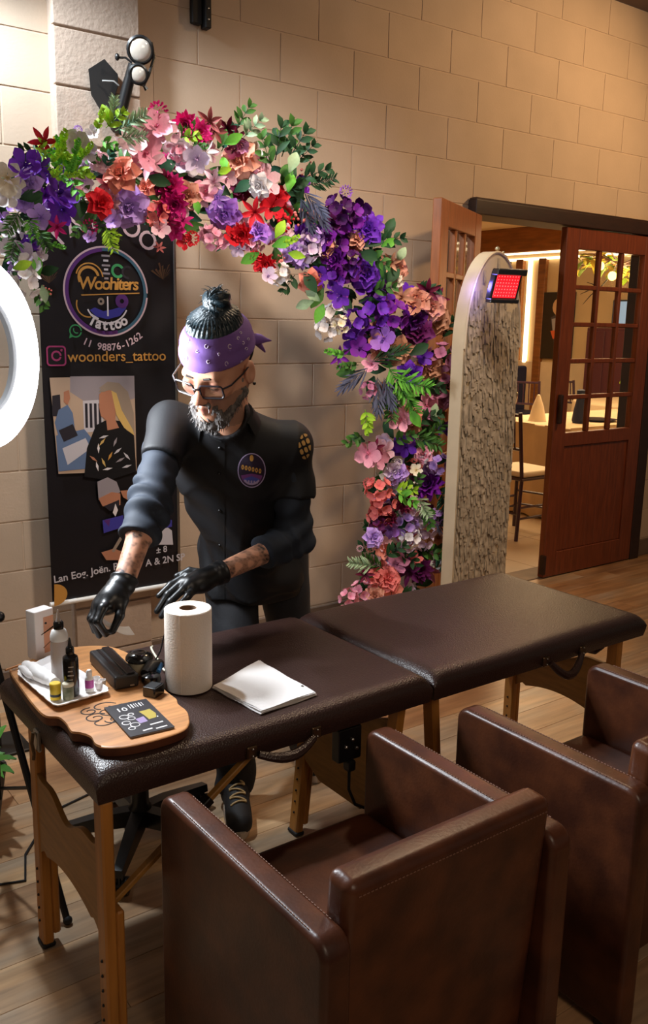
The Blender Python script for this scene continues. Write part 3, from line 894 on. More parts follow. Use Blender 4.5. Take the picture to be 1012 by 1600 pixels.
arcband('print_swirl', lx-0.40*LR, lz+0.30*LZ, 0.30*LR, 0.33*LR, 0.1, 2.9, f_gold, k=1)
arcband('print_swirl', lx-0.45*LR, lz-0.30*LZ, 0.26*LR, 0.29*LR, 2.8, 4.9, f_gold, k=1)
poly('print_splash', [(lx-0.42*LR, lz-0.42*LZ), (lx-0.30*LR, lz-0.36*LZ), (lx-0.1*LR, lz-0.44*LZ), (lx+0.1*LR, lz-0.40*LZ), (lx+0.3*LR, lz-0.34*LZ), (lx+0.50*LR, lz-0.18*LZ), (lx+0.46*LR, lz-0.36*LZ), (lx+0.30*LR, lz-0.54*LZ), (lx, lz-0.62*LZ), (lx-0.28*LR, lz-0.56*LZ)], f_blue, pix=False)
poly('print_needle', [(lx-0.01*LR, lz-0.55*LZ), (lx+0.03*LR, lz-0.55*LZ), (lx+0.03*LR, lz-0.1*LZ), (lx, lz-0.1*LZ)], f_white, pix=False)
arcband('print_smile', lx, lz-0.18*LZ, 0.50*LR, 0.535*LR, math.radians(205), math.radians(335), f_white, k=1.0)
arcband('print_rose', lx+0.36*LR, lz-0.20*LZ, 0.05*LR, 0.16*LR, 0, 6.28, f_violet, k=1)
arcband('print_rose', lx-0.15*LR, lz-0.22*LZ, 0.03*LR, 0.08*LR, 0, 6.28, f_hair, k=1)
word('lettering', 'Woohiters', 169, 444, 0.066, f_gold, ang=0.02, bold=0.0012, shear=0.12, spacing=0.82)
poly('print_underline', [(lx-0.62*LR, lz-0.08*LZ), (lx+0.80*LR, lz+0.01*LZ), (lx+0.80*LR, lz-0.015*LZ), (lx-0.60*LR, lz-0.105*LZ)], f_gold, pix=False)
arcword('lettering', 'Tattoo', lx, lz-0.02*LZ, 0.735*LR, math.radians(271), 0.215, 0.054, f_white, True, 0.0018)
arcword('lettering', '11 98876-1262', lx, lz, 1.25*LR, math.radians(276), 0.094, 0.038, f_pink, True, 0.0006)
arcword('lettering', 'TATTOO', lx, lz, 1.56*LR, math.radians(92), 0.30, 0.10, f_pink, False, 0.0008)
# phone mark and camera mark
wx, wz = P2(117, 517)
arcband('print_phone_mark', wx, wz, 0.020, 0.025, 0, 6.2832, f_green, 30); 
poly('print_phone_mark', [(wx-0.026, wz-0.028), (wx-0.012, wz-0.022), (wx-0.022, wz-0.010)], f_green, pix=False)
arcband('print_phone_mark', wx+0.004, wz+0.004, 0.010, 0.014, 2.6, 5.2, f_green, 14)
ix, iz = P2(87, 556); s = 0.038
def rrect(cx, cz, h, r, n=6):
    o = []
    for k, (sx, sz) in enumerate(((1, 1), (-1, 1), (-1, -1), (1, -1))):
        for i in range(n+1):
            a = math.pi/2*(k+i/n); o.append((cx+sx*(h-r)+r*math.cos(a), cz+sz*(h-r)+r*math.sin(a)))
    return o
f_ig = flat('print_magenta', (170, 60, 110))
poly('print_camera_mark', rrect(ix, iz, s, 0.014), f_ig, pix=False); poly('print_camera_mark', rrect(ix, iz, s-0.006, 0.010), m_ban, pix=False)
arcband('print_camera_mark', ix, iz, 0.013, 0.020, 0, 6.2832, f_ig, 24); arcband('print_camera_mark', ix+0.021, iz+0.021, 0.0005, 0.005, 0, 6.2832, f_ig, 10)
word('lettering', 'woonders_tattoo', 184, 557, 0.058, f_gold, ang=0.005, bold=0.0004)
# golden sprigs at the sides
for (cx, cy) in ((253, 425), (75, 430)):
    x0, z0 = P2(cx, cy)
    for k in range(9):
        a = 0.5+k*0.28; l = 0.03+0.012*(k % 3)
        poly('print_sprig', [(x0, z0-0.03), (x0+l*math.cos(a)-0.003, z0-0.02+l*math.sin(a)), (x0+l*math.cos(a)+0.005, z0-0.015+l*math.sin(a))], flat('print_bronze%d_%d' % (cx, k), (86, 60, 40)), pix=False)
# upper photograph: studio, seated figure and a woman with long blond hair
poly('photograph', [(76, 590), (208, 587), (212, 735), (90, 740)], f_room)
poly('print_room', [(108, 588), (208, 587), (209, 622), (150, 640), (108, 612)], f_grey)
poly('print_room', [(128, 626), (160, 624), (160, 672), (130, 676)], f_pale)
for k in range(4): poly('print_room', [(131+7*k, 630), (135+7*k, 630), (136+7*k, 668), (132+7*k, 668)], f_dark)
poly('print_room', [(80, 618), (92, 616), (94, 650), (80, 650)], f_dark)
poly('print_figure', [(98, 612), (106, 609), (108, 622), (104, 632), (98, 628)], f_skin)
poly('print_figure', [(90, 640), (104, 632), (112, 645), (118, 690), (92, 690), (84, 660)], f_dblue)
poly('print_cloth', [(86, 680), (130, 670), (146, 690), (150, 730), (90, 736)], f_dblue)
poly('print_cloth', [(96, 700), (132, 684), (140, 700), (104, 726)], f_pale)
poly('print_cloth', [(90, 672), (112, 662), (120, 680), (98, 690)], f_dark)
poly('print_shirt', [(148, 664), (166, 655), (190, 658), (207, 672), (211, 736), (168, 750), (130, 744), (134, 700)], f_blk)
poly('print_hair', [(153, 606), (166, 596), (184, 598), (198, 612), (207, 645), (208, 678), (196, 672), (188, 640), (170, 615)], f_hair)
poly('print_face', [(153, 616), (160, 608), (172, 610), (180, 630), (178, 655), (184, 668), (166, 672), (164, 656), (156, 650), (153, 636)], f_skin)
poly('print_hair', [(172, 610), (180, 614), (188, 640), (206, 672), (208, 680), (192, 668), (180, 648)], f_blond)
poly('print_hair', [(152, 612), (160, 602), (172, 608), (160, 612)], f_hair)
for (cx, cy, a, mt_) in ((158, 690, 0.9, f_blond), (152, 700, 1.6, f_white), (160, 722, 2.0, f_blond), (150, 728, 1.8, f_white), (182, 704, 0.7, f_pale), (186, 718, 0.5, f_grey), (196, 712, 2.3, f_pale), (178, 690, 1.2, f_grey), (166, 732, 0.2, f_white), (196, 728, 0.3, f_pale), (144, 716, 2.5, f_skin), (170, 712, 1.1, f_gold), (160, 682, 0.3, f_pale)):
    ux, uz = math.cos(a), math.sin(a)
    poly('print_leaf', [(cx-8*ux, cy+8*uz), (cx-2*uz, cy-2*ux), (cx+8*ux, cy-8*uz), (cx+2*uz, cy+2*ux)], mt_)
# lower photograph: tattooist bent over
poly('print_head', [(150, 752), (166, 745), (180, 752), (186, 768), (170, 776), (152, 780)], f_grey)
poly('print_face', [(152, 778), (172, 768), (186, 770), (186, 788), (172, 792), (158, 790)], f_skin)
poly('print_mask', [(160, 790), (184, 780), (184, 790), (170, 798)], f_dark)
poly('print_arm', [(186, 766), (208, 764), (212, 778), (200, 782), (190, 776)], f_skin)
poly('print_patch', [(158, 812), (190, 804), (192, 822), (160, 832)], f_blue)
poly('print_patch', [(160, 812), (170, 810), (168, 822)], f_violet)
poly('print_arm', [(156, 862), (176, 856), (192, 862), (186, 874), (164, 874)], f_skin)
poly('print_mark', [(172, 860), (186, 836), (188, 842), (176, 862)], f_hair)
poly('print_mark', [(174, 800), (178, 786), (182, 796), (178, 806)], f_white)
poly('print_shape', [(245, 850), (250, 830), (258, 822), (266, 828), (268, 850)], f_pale)
poly('print_shape', [(250, 818), (258, 808), (266, 812), (266, 822), (256, 824)], f_blue)
word('lettering', 'Lan Eog. Jo\u00ebn. Pnte', 143, 892, 0.042, f_pale, ang=0.06, bold=0.0006)
word('lettering', 'A & 2N SP', 256, 874, 0.042, f_pale, ang=0.02, bold=0.0006)
word('lettering', '\u00b1 8', 250, 858, 0.038, f_pale, ang=0.02, bold=0.0006)
x0, z0 = P2(99, 926)
poly('print_sun', [(BX0+0.001, z0-0.045)]+[(BX0+0.001+0.055*math.cos(a), z0+0.045*math.sin(a)) for a in np.linspace(-1.5, 1.5, 14)], f_gold, pix=False)

# ------------------------------------------------------------------ wall lamp with flag and bracket
wl = thing('wall_lamp', (1.50, 3.39, 2.05), 'black adjustable wall lamp with glass heads and pointed flag above the flowers', 'lamp')
Yw = 3.34
def wp(px, py, yy=Yw): return onY(px, py, yy)
# pointed black flag
pts = [(138, 108), (163, 92), (184, 116), (184, 134), (176, 160), (162, 180), (142, 146)]
q = [wp(*p, 3.385) for p in pts]
fm_ = MB(); n = len(q)
fm_.add([tuple(v) for v in q]+[(v.x+0.01, v.y+0.022, v.z) for v in q], [tuple(range(n)), tuple(range(2*n-1, n-1, -1))]+[(i, n+i, n+(i+1) % n, (i+1) % n) for i in range(n)])
fm_.build('flag', m_blackm, wl, smooth=False)
MB().tube([wp(160, 126, 3.36), wp(178, 127, 3.33), wp(186, 134, 3.32)], 0.004, 6).build('flag_rod', m_steel, wl)
MB().tube([wp(188, 180, 3.33), wp(198, 140, 3.31), wp(208, 100, 3.28)], [0.022, 0.021, 0.018], 10).build('arm', m_blackp, wl)
MB().tube([wp(186, 185, 3.34), wp(182, 200, 3.40)], 0.024, 10).build('wall_mount', m_blackp, wl)
m_lens = M('lamp_glass', srgb(190, 180, 168), 0.08, spec=0.8, coat=0.6)
hd = wp(219, 78, 3.27)
hq = (-ray(219, 78)).normalized()
hx = Vector((0, 0, 1)).cross(hq).normalized(); hy = hq.cross(hx)
H = MB().lathe([(0.012, -0.05), (0.036, -0.045), (0.048, -0.012), (0.050, 0.006), (0.043, 0.010), (0.040, 0.002)], 24, frame(hx, hy, hq, hd)).build('lamp_head', m_blackp, wl)
MB().ball((0, 0, 0), (0.040, 0.040, 0.012), 20, 8, frame(hx, hy, hq, hd+hq*0.002)).build('lens', m_lens, H)
hd2 = wp(216, 116, 3.27)
H2 = MB().lathe([(0.010, -0.035), (0.030, -0.03), (0.036, -0.006), (0.037, 0.006), (0.031, 0.009), (0.029, 0.002)], 24, frame(hx, hy, hq, hd2)).build('lamp_head', m_blackp, wl)
MB().ball((0, 0, 0), (0.028, 0.028, 0.009), 20, 8, frame(hx, hy, hq, hd2+hq*0.002)).build('lens', m_lens, H2)
MB().tube([wp(236, 66, 3.27), wp(241, 90, 3.27), wp(232, 118, 3.27), wp(224, 134, 3.27)], 0.006, 8).build('yoke', m_blackp, wl)
MB().tube([wp(206, 98, 3.28), wp(196, 90, 3.29), wp(185, 90, 3.30)], 0.004, 6).build('lever', m_blackp, wl)
MB().ball(wp(183, 89, 3.30), (0.009, 0.009, 0.013), 10, 6).build('knob', m_blackp, wl)
MB().tube([wp(212, 130, 3.28), wp(224, 133, 3.28), wp(229, 140, 3.28)], [0.004, 0.006, 0.009], 6).build('lever', m_blackp, wl)

bk = thing('wall_bracket', onY(313, 38, 3.46), 'small black metal bracket on the block wall at the top edge', 'bracket')
a, b = onY(299, 36, 3.46), onY(326, 36, 3.46)
MB().rbox((a.x, 3.452, a.z), (a.x+(b.x-a.x)*0.58, WY-0.004, a.z+0.30), 0.004, 1).build('plate', m_blackm, bk)
MB().rbox((a.x+(b.x-a.x)*0.64, 3.435, a.z-0.012), (b.x, WY-0.004, a.z+0.30), 0.004, 1).build('flange', m_blackm, bk)
for q in (0.02, 0.06): MB().ball((a.x+(b.x-a.x)*0.8, 3.434, a.z+q), 0.005, 8, 5).build('bolt', m_steel, bk)

# ------------------------------------------------------------------ arched backdrop panel and red LED lamp
m_panel = M('panel_cream', srgb(196, 178, 150), 0.6, var=0.08, scale=8)
m_flake = M('panel_flake', srgb(150, 136, 118), 0.45, var=0.12, scale=30, base2=srgb(182, 168, 148))
pA = onY(716, 700, 2.72); pA.z = 0
pB = onY(801, 700, 2.88); pB.z = 0
pd = (pB-pA); PWd = pd.length; pd.normalize(); pn = Vector((pd.y, -pd.x, 0))     # pn towards the camera
pzT = onY(770, 392, 2.80).z; pzS = onY(716, 545, 2.72).z
pan = thing('arched_panel', (pA+pB)/2, 'tall arched backdrop panel covered in grey beige flakes before the doorway', 'panel')
prof = [(0, 0), (PWd, 0)]
for i in range(25):
    a = math.pi*i/24
    prof.append((PWd/2+PWd/2*math.cos(a), pzS+(pzT-pzS)*math.sin(a)))
MB().prism(prof, 0.055, frame(pd, (0, 0, 1), pn, pA-pn*0.055)).build('board', m_panel, pan, ang=30)
rm = MB()
pts = []
for i in range(25):
    a = math.pi*i/24
    pts.append(pA+pd*(PWd/2+(PWd/2-0.004)*math.cos(a))+pn*0.002+Vector((0, 0, pzS+(pzT-pzS-0.004)*math.sin(a))))
rm.tube(pts, 0.006, 6).build('rim', m_panel, pan)
fk = MB(); rr = random.Random(3)
for _k in range(1900):
    wd = 0.012+0.014*rr.random(); hh = 0.035+0.055*rr.random()
    x = rr.uniform(0.004, PWd-wd-0.004); zz = rr.random()*(pzT-0.06)+0.01
    k = (zz+hh-pzS)/(pzT-pzS)
    half = PWd/2*(math.sqrt(max(0, 1-k*k)) if k > 0 else 1)-0.008
    if abs(x+wd/2-PWd/2)+wd/2 > half or (zz > pzS+0.12 and rr.random() < 0.9): continue
    o = 0.001+0.004*rr.random(); tl = 0.004*rr.random(); sk_ = 0.006*(rr.random()-0.5)
    b0 = pA+pd*x
    fk.add([b0+pn*(o+tl+0.002)+pd*sk_+Vector((0, 0, zz)), b0+pd*(wd+sk_)+pn*(o+0.003+tl*0.5)+Vector((0, 0, zz+0.012*(rr.random()-0.4))), b0+pd*wd+pn*0.0022+Vector((0, 0, zz+hh)), b0+pn*0.0018+Vector((0, 0, zz+hh))], [(0, 1, 2, 3)])
fko = fk.build('flake_covering', m_flake, pan, smooth=False, kind='stuff')

m_red = M('red_led', (0.8, 0.02, 0.03), 0.4, emit=(1.0, 0.01, 0.02), es=0.9)
m_redb = M('red_bulb', (0.9, 0.1, 0.1), 0.4, emit=(1.0, 0.06, 0.06), es=3)
Lc = onY(791, 447, 2.60)
led = thing('led_flood_light', Lc, 'small rectangular LED flood light glowing red, clamped on the arched panel', 'lamp')
ln_ = Vector((-0.28, -0.92, -0.10)).normalized(); lx_ = Vector((0, 0, 1)).cross(ln_).normalized(); lx_ = (lx_*math.cos(0.10)+Vector((0, 0, 1))*-math.sin(0.10)*0).normalized(); ly_ = ln_.cross(lx_)
sh = frame(lx_, (ly_+lx_*0.16).normalized(), ln_, Lc) @ Matrix.Scale(0.86, 4)
MB().rbox((-0.075, -0.072, -0.045), (0.075, 0.072, 0.0), 0.008, 2, sh).build('housing', m_blackp, led)
MB().rbox((-0.062, -0.056, -0.002), (0.062, 0.056, 0.003), 0.002, 1, sh).build('lens_plate', m_red, led)
MB().rbox((-0.080, 0.050, -0.03), (0.080, 0.080, 0.028), 0.004, 1, sh).build('visor', m_blackp, led)
MB().rbox((-0.078, -0.080, -0.03), (0.078, -0.060, 0.020), 0.004, 1, sh).build('visor', m_blackp, led)
for i in range(8):
    for j in range(7):
        MB().ball((-0.052+i*0.0149, -0.046+j*0.0150, 0.003), 0.0033, 6, 4, sh).build('led', m_redb, led)
ba = pA+pd*(PWd*0.55)+Vector((0, 0, Lc.z))
MB().tube([Lc-ln_*0.045, (Lc+ba)/2-Vector((0, 0, 0.02)), ba], 0.007, 8).build('clamp_arm', m_blackp, led)
MB().rbox((-0.02, -0.02, -0.012), (0.02, 0.02, 0.012), 0.004, 1, frame(pd, (0, 0, 1), pn, ba+pn*0.012)).build('clamp', m_blackp, led)
lamp('led_red_lamp', 'AREA', Lc+ln_*0.02, Lc+ln_, 0.5, (1.0, 0.05, 0.05), 0.11)
lamp('led_violet_lamp', 'POINT', Lc-ln_*0.06-lx_*0.09, None, 0.8, (0.22, 0.18, 1.0), 0.02)
# string of small gilt baubles behind the panel top
m_bau = M('gilt_bauble', srgb(200, 180, 140), 0.2, metal=0.7)
bs = thing('bauble_string', pB+Vector((0, 0, 1.2)), 'string of small gilt baubles hanging over the right edge of the arched panel', 'garland')
rr = random.Random(5); prev = None; path = []
for i in range(34):
    a = math.pi*(0.46-0.46*min(i/18, 1)); zdrop = max(0, i-18)*0.022
    p = pA+pd*(PWd/2+(PWd/2+0.012)*math.cos(a))+Vector((0, 0, pzS+(pzT-pzS+0.012)*math.sin(a)-zdrop))-pn*0.02
    p += Vector((rr.uniform(-.012, .012), rr.uniform(-.012, .012), rr.uniform(-.01, .01)))
    MB().ball(p, 0.006+0.005*rr.random(), 8, 6).build('bauble', m_bau, bs); path.append(p)
MB().tube(path, 0.0015, 5).build('wire', m_bau, bs)
# ------------------------------------------------------------------ things on the massage table
TZ = TZ1+0.002
m_paper = M('paper_towel', srgb(236, 224, 210), 0.9, bump=0.25, bscale=240)
m_card = M('cardboard_core', srgb(120, 92, 70), 0.8)
m_tissue = M('white_tissue', srgb(232, 228, 226), 0.85, bump=0.12, bscale=180)
m_board = M('board_wood', srgb(184, 128, 78), 0.45, var=0.25, scale=5, stretch=(2, 14, 6), bump=0.05, bscale=40)
m_bark = M('board_edge', srgb(92, 50, 30), 0.5, var=0.3, scale=18)
m_burn = M('burnt_line', srgb(34, 18, 10), 0.7)
m_foam = M('foam_tray', srgb(236, 232, 230), 0.6)
m_bk = M('gloss_black', srgb(16, 16, 18), 0.18, coat=0.4)
m_dkg = M('dark_grey_plastic', srgb(34, 34, 36), 0.42, var=0.1, scale=12)
m_clear = M('frosted_bottle', srgb(206, 194, 186), 0.25, trans=0.35, spec=0.5)
m_yel = M('yellow_label', srgb(214, 180, 40), 0.45); m_olv = M('olive_label', srgb(70, 78, 40), 0.5, base2=srgb(170, 168, 140), var=0.1, scale=30)
m_pinkl = M('pink_label', srgb(180, 70, 150), 0.4); m_lcap = M('cream_cap', srgb(214, 206, 180), 0.5)
m_lprint = M('label_print', srgb(170, 165, 160), 0.5)

# kitchen roll
rc_ = onZ(295, 1072, TZ)
pr = thing('paper_towel_roll', rc_, 'white paper towel roll standing on the massage table', 'paper towel roll')
q = onZ(295, 1072, TZ); rr_ = 0.0555
hgt = onY(295, 949, q.y).z-TZ
MB().lathe([(0.0215, 0.0), (rr_-0.001, 0.0), (rr_, 0.002), (rr_+0.0005, hgt*0.5), (rr_, hgt-0.002), (rr_-0.002, hgt), (0.0215, hgt), (0.0205, hgt-0.001), (0.0205, 0.001)], 48, Matrix.Translation(q)).build('paper', m_paper, pr)
MB().lathe([(0.0203, 0.0), (0.0205, hgt-0.0005), (0.0190, hgt-0.0005), (0.0190, hgt-0.06), (0.002, hgt-0.062)], 32, Matrix.Translation(q)).build('core', m_card, pr)
a0 = 3.9
MB().box((rr_-0.0005, -0.001, 0.002), (rr_+0.0014, 0.0012, hgt-0.002), Matrix.Translation(q) @ Matrix.Rotation(a0, 4, 'Z')).build('loose_edge', m_paper, pr)

# folded paper sheets
c4 = [onZ(331, 1075, TZ), onZ(405, 1034, TZ), onZ(495, 1086, TZ), onZ(408, 1116, TZ)]
cen = sum(c4, Vector())/4
ps = thing('folded_paper_towels', cen, 'folded white paper sheets lying flat beside the paper towel roll', 'paper')
for k in range(4):
    s_ = 1.0-0.012*k; ro = Matrix.Rotation(0.02*(k % 2)-0.01, 3, 'Z')
    def sub(u, v):
        p = (c4[0]*(1-u)+c4[3]*u)*(1-v)+(c4[1]*(1-u)+c4[2]*u)*v
        return cen+ro @ ((p-cen)*s_)
    nn = 10; vs = []; fs = []
    for j in range(nn+1):
        for i in range(nn+1):
            p = sub(i/nn, j/nn); e = 1 if (i in (0, nn) or j in (0, nn)) else 0
            vs.append((p.x, p.y, TZ+0.0022*(k+1)-0.0006+0.0010*math.sin(i*1.3+j*0.7+k)-0.001*e))
    for j in range(nn):
        for i in range(nn): a = j*(nn+1)+i; fs.append((a, a+1, a+nn+2, a+nn+1))
    sheet = MB().add(vs, fs)
    sheet.add([(x, y, z-0.0016) for x, y, z in vs], [f[::-1] for f in fs])
    sheet.build('sheet', m_tissue, ps)
dt = cen*0.35+c4[2]*0.65
MB().ball((dt.x+0.02, dt.y+0.01, TZ+0.0095), (0.0035, 0.0035, 0.001), 8, 4).build('ink_dot', m_dkg, ps)

# live edge serving board
outl_px = [(16, 1048), (24, 1046), (58, 1026), (110, 1012), (170, 1010), (215, 1030), (240, 1062), (262, 1082), (275, 1092), (278, 1100), (292, 1112), (294, 1128), (284, 1140), (250, 1152), (205, 1163), (170, 1166), (150, 1162), (142, 1150), (126, 1144), (112, 1142), (104, 1130), (92, 1120), (72, 1118), (56, 1104), (36, 1078)]
BZt = TZ+0.022
pl = [onZ(x, y-0, BZt) for x, y in outl_px]
def catmull(pts, n=6):
    out = []; L = len(pts)
    for i in range(L):
        p0, p1, p2, p3 = pts[i-1], pts[i], pts[(i+1) % L], pts[(i+2) % L]
        for k in range(n):
            t = k/n
            out.append(0.5*((2*p1)+(p2-p0)*t+(2*p0-5*p1+4*p2-p3)*t*t+(3*p1-p0-3*p2+p3)*t**3))
    return out
sm = catmull(pl, 4)
bc = sum(sm, Vector())/len(sm); bc.z = TZ
wbd = thing('serving_board', bc, 'wavy edged wooden serving board on the left end of the massage table', 'board')
n = len(sm)
vs = [(p.x, p.y, BZt) for p in sm]+[(p.x+(p.x-bc.x)*0.012, p.y+(p.y-bc.y)*0.012, BZt-0.004) for p in sm]+[(p.x+(p.x-bc.x)*0.0, p.y, TZ) for p in sm]
MB().add(vs[:n]+vs[n:2*n], [tuple(range(n-1, -1, -1))]+[(i, (i+1) % n, n+(i+1) % n, n+i) for i in range(n)]).build('top', m_board, wbd, ang=60)
MB().add(vs[n:], [(i, (i+1) % n, n+(i+1) % n, n+i) for i in range(n)]+[tuple(range(n, 2*n))]).build('edge', m_bark, wbd, ang=60)
# burnt scroll engraving
en = MB()
def scroll(px, py, r, turns, a0, sx=1.0):
    c = onZ(px, py, BZt)
    pts = [c+Vector((sx*r*(1-0.75*t)*math.cos(a0+turns*6.283*t), r*(1-0.75*t)*0.9*math.sin(a0+turns*6.283*t), 0.0006)) for t in np.linspace(0, 1, 26)]
    MB().tube(pts, 0.0016, 5, flat=0.5).build('engraving', m_burn, wbd)
for (px, py, r, tu, a0, sx) in ((150, 1122, 0.026, 1.3, 0.4, 1), (168, 1112, 0.030, 1.2, 2.0, -1), (140, 1112, 0.022, 1.2, 1.2, 1), (178, 1124, 0.020, 1.1, 3.0, 1), (160, 1106, 0.034, 0.6, 0.2, 1), (158, 1128, 0.030, 0.7, 3.2, -1), (190, 1104, 0.016, 1.2, 0, 1)):
    scroll(px, py, r, tu, a0, sx)

# scalloped foam tray
TRZ = BZt+0.001
tp = [onZ(x, y, TRZ+0.012) for x, y in ((22, 1046), (66, 1024), (142, 1044), (176, 1078), (88, 1103))]
tp = [onZ(24, 1050, TRZ+0.012), onZ(84, 1022, TRZ+0.012), onZ(174, 1078, TRZ+0.012), onZ(86, 1104, TRZ+0.012)]
tcn = sum(tp, Vector())/4
tr = thing('foam_tray', (tcn.x, tcn.y, TRZ), 'white scalloped foam tray on the serving board', 'tray')
loop = []; 
N_ = 88
for i in range(N_):
    t = i/N_*4; k = int(t); f = t-k
    p = tp[k]*(1-f)+tp[(k+1) % 4]*f
    cf = min(f, 1-f)
    p = tcn+(p-tcn)*(1.0-0.07*(1-min(cf/0.10, 1))**2)
    loop.append(p)
vs = []; fs = []
for (sc_, z_, sk_) in ((0.86, 0.0, 0), (0.88, 0.001, 0), (0.95, 0.011, 1), (1.0, 0.0125, 2), (1.0, 0.0100, 2), (0.95, 0.0085, 1), (0.86, -0.0005, 0)):
    for i, p in enumerate(loop):
        wv = 1+(0.018*abs(math.sin(i*math.pi/4)) if sk_ == 2 else 0)
        d = (p-tcn)*sc_*wv; vs.append((tcn.x+d.x, tcn.y+d.y, TRZ+z_+0.0005))
for r_ in range(6):
    for i in range(N_): fs.append((r_*N_+i, r_*N_+(i+1) % N_, (r_+1)*N_+(i+1) % N_, (r_+1)*N_+i))
fs.append(tuple(range(N_-1, -1, -1))); fs.append(tuple(6*N_+i for i in range(N_)))
MB().add(vs, fs).build('dish', m_foam, tr, ang=50)
TIN = TRZ+0.002
# rolled gauze
g0, g1 = onZ(42, 1040, TIN+0.016), onZ(84, 1066, TIN+0.014)
gz = thing('gauze_roll', (g0+g1)/2-Vector((0, 0, 0.016)), 'crumpled white gauze roll on the foam tray', 'gauze')
pts = [g0+(g1-g0)*t+Vector((0.002*math.sin(t*9), 0, 0.001*math.sin(t*14))) for t in np.linspace(-0.05, 1.05, 18)]
MB().tube(pts, [0.010+0.0075*math.sin(math.pi*min(max(i/17, 0.06), 0.94))+0.0012*math.sin(i*2.3) for i in range(18)], 14).build('roll', m_tissue, gz)
pts2 = [p+Vector((-0.016, 0.006, -0.003)) for p in pts[1:11]]
MB().tube(pts2, [0.006+0.004*math.sin(math.pi*i/9) for i in range(10)], 10).build('fold', m_tissue, gz)

def bottle(name, px, py, prof, parts, label, cat, Zb=TIN, n=24):
    c = onZ(px, py, Zb)
    t = thing(name, c, label, cat)
    for (nm, pf, mt_) in [(prof[0], prof[1], prof[2])]+parts:
        MB().lathe(pf, n, Matrix.Translation(c)).build(nm, mt_, t)
    return t, c
# tall frosted squeeze bottle with nozzle cap
bottle('squeeze_bottle', 95, 1062, ('body', [(0.012, 0), (0.019, 0.001), (0.0205, 0.006), (0.0205, 0.085), (0.019, 0.098), (0.018, 0.100)], m_clear),
    [('shoulder', [(0.0195, 0.099), (0.0205, 0.101), (0.0205, 0.110), (0.017, 0.122), (0.011, 0.127)], m_white),
     ('cap', [(0.0115, 0.126), (0.0118, 0.130), (0.0118, 0.141), (0.009, 0.145)], m_bk),
     ('nozzle', [(0.0065, 0.145), (0.0045, 0.152), (0.002, 0.170), (0.0012, 0.172)], m_clear)],
    'frosted squeeze bottle with white shoulder and black nozzle cap', 'bottle')
bt, c = bottle('ink_bottle', 112, 1086, ('body', [(0.012, 0), (0.0165, 0.001), (0.0178, 0.005), (0.0178, 0.084), (0.0165, 0.092), (0.009, 0.098), (0.008, 0.100)], m_bk),
    [('cap', [(0.0090, 0.099), (0.0095, 0.101), (0.0095, 0.112), (0.0075, 0.115)], m_bk), ('nozzle', [(0.0052, 0.115), (0.0030, 0.130), (0.0016, 0.136), (0.001, 0.137)], m_dkg)],
    'glossy black ink bottle with pointed black cap', 'bottle')
fd = (CAM-c); fd.z = 0; fd.normalize(); sd_ = Vector((-fd.y, fd.x, 0))
for k in range(6):
    MB().box((-0.007+0.001*(k % 3), 0.022+0.010*k, 0.0), (0.004+0.002*(k % 2), 0.0245+0.010*k, 0.0006), frame(sd_, (0, 0, 1), fd, c+fd*0.0176)).build('label_line', m_lprint, bt, smooth=False)
bottle('small_jar', 87, 1092, ('body', [(0.008, 0), (0.0118, 0.001), (0.0120, 0.003), (0.0120, 0.029), (0.0105, 0.031)], m_yel),
    [('lid', [(0.0125, 0.0305), (0.0125, 0.037), (0.0110, 0.0385), (0.001, 0.0385)], m_yel), ('label_mark', [(0.0121, 0.008), (0.0122, 0.010), (0.0122, 0.013), (0.0121, 0.014)], m_dkg)],
    'small yellow jar at the front of the foam tray', 'jar')
bottle('small_jar', 107, 1092, ('body', [(0.008, 0), (0.0120, 0.001), (0.0122, 0.003), (0.0122, 0.030), (0.0105, 0.032)], m_olv),
    [('lid', [(0.0128, 0.0315), (0.0128, 0.037), (0.0115, 0.0385), (0.001, 0.0385)], m_lcap)],
    'small olive jar with cream lid beside the yellow jar', 'jar')
bottle('small_bottle', 140, 1080, ('body', [(0.007, 0), (0.0095, 0.001), (0.0098, 0.003), (0.0098, 0.032), (0.006, 0.038)], m_white),
    [('label_band', [(0.0100, 0.010), (0.0101, 0.011), (0.0101, 0.028), (0.0100, 0.029)], m_pinkl), ('cap', [(0.0065, 0.037), (0.0068, 0.048), (0.004, 0.052), (0.001, 0.052)], m_white)],
    'small white bottle with magenta label on the foam tray', 'bottle')
for (px, py, tx) in ((154, 1076, 'plastic ink cup nearest the right end of the foam tray'), (151, 1068, 'plastic ink cup behind the other two on the foam tray'), (160, 1072, 'plastic ink cup nearest the long black printer')):
    bottle('ink_cup', px, py, ('cup', [(0.006, 0), (0.007, 0.001), (0.0085, 0.016), (0.0075, 0.016), (0.006, 0.002), (0.001, 0.002)], m_foam), [], tx, 'cup')

# white carton behind the bottles
a, b = onZ(57, 1032, BZt), onZ(86, 1022, BZt)
cb_ = thing('carton', (a+b)/2, 'small white printed carton standing behind the bottles', 'box')
ux = (b-a); ux.z = 0; wd = ux.length; ux.normalize(); uy = Vector((-ux.y, ux.x, 0))
ht = onY(57, 957, a.y).z-BZt
cm = frame(ux, uy, (0, 0, 1), (a.x, a.y, BZt))
MB().rbox((0, 0, 0), (wd, 0.035, ht), 0.0015, 1, cm).build('box', m_foam, cb_)
m_peach = M('carton_print', srgb(214, 160, 130), 0.6)
MB().box((wd*0.45, -0.0006, ht*0.1), (wd*0.98, 0.0002, ht*0.85), cm).build('printed_panel', m_peach, cb_, smooth=False)
MB().tube([cm @ Vector((wd*0.3, -0.001, ht*0.50)), cm @ Vector((wd*0.95, -0.001, ht*0.60))], [0.0008, 0.0025], 5).build('printed_stroke', m_bk, cb_)
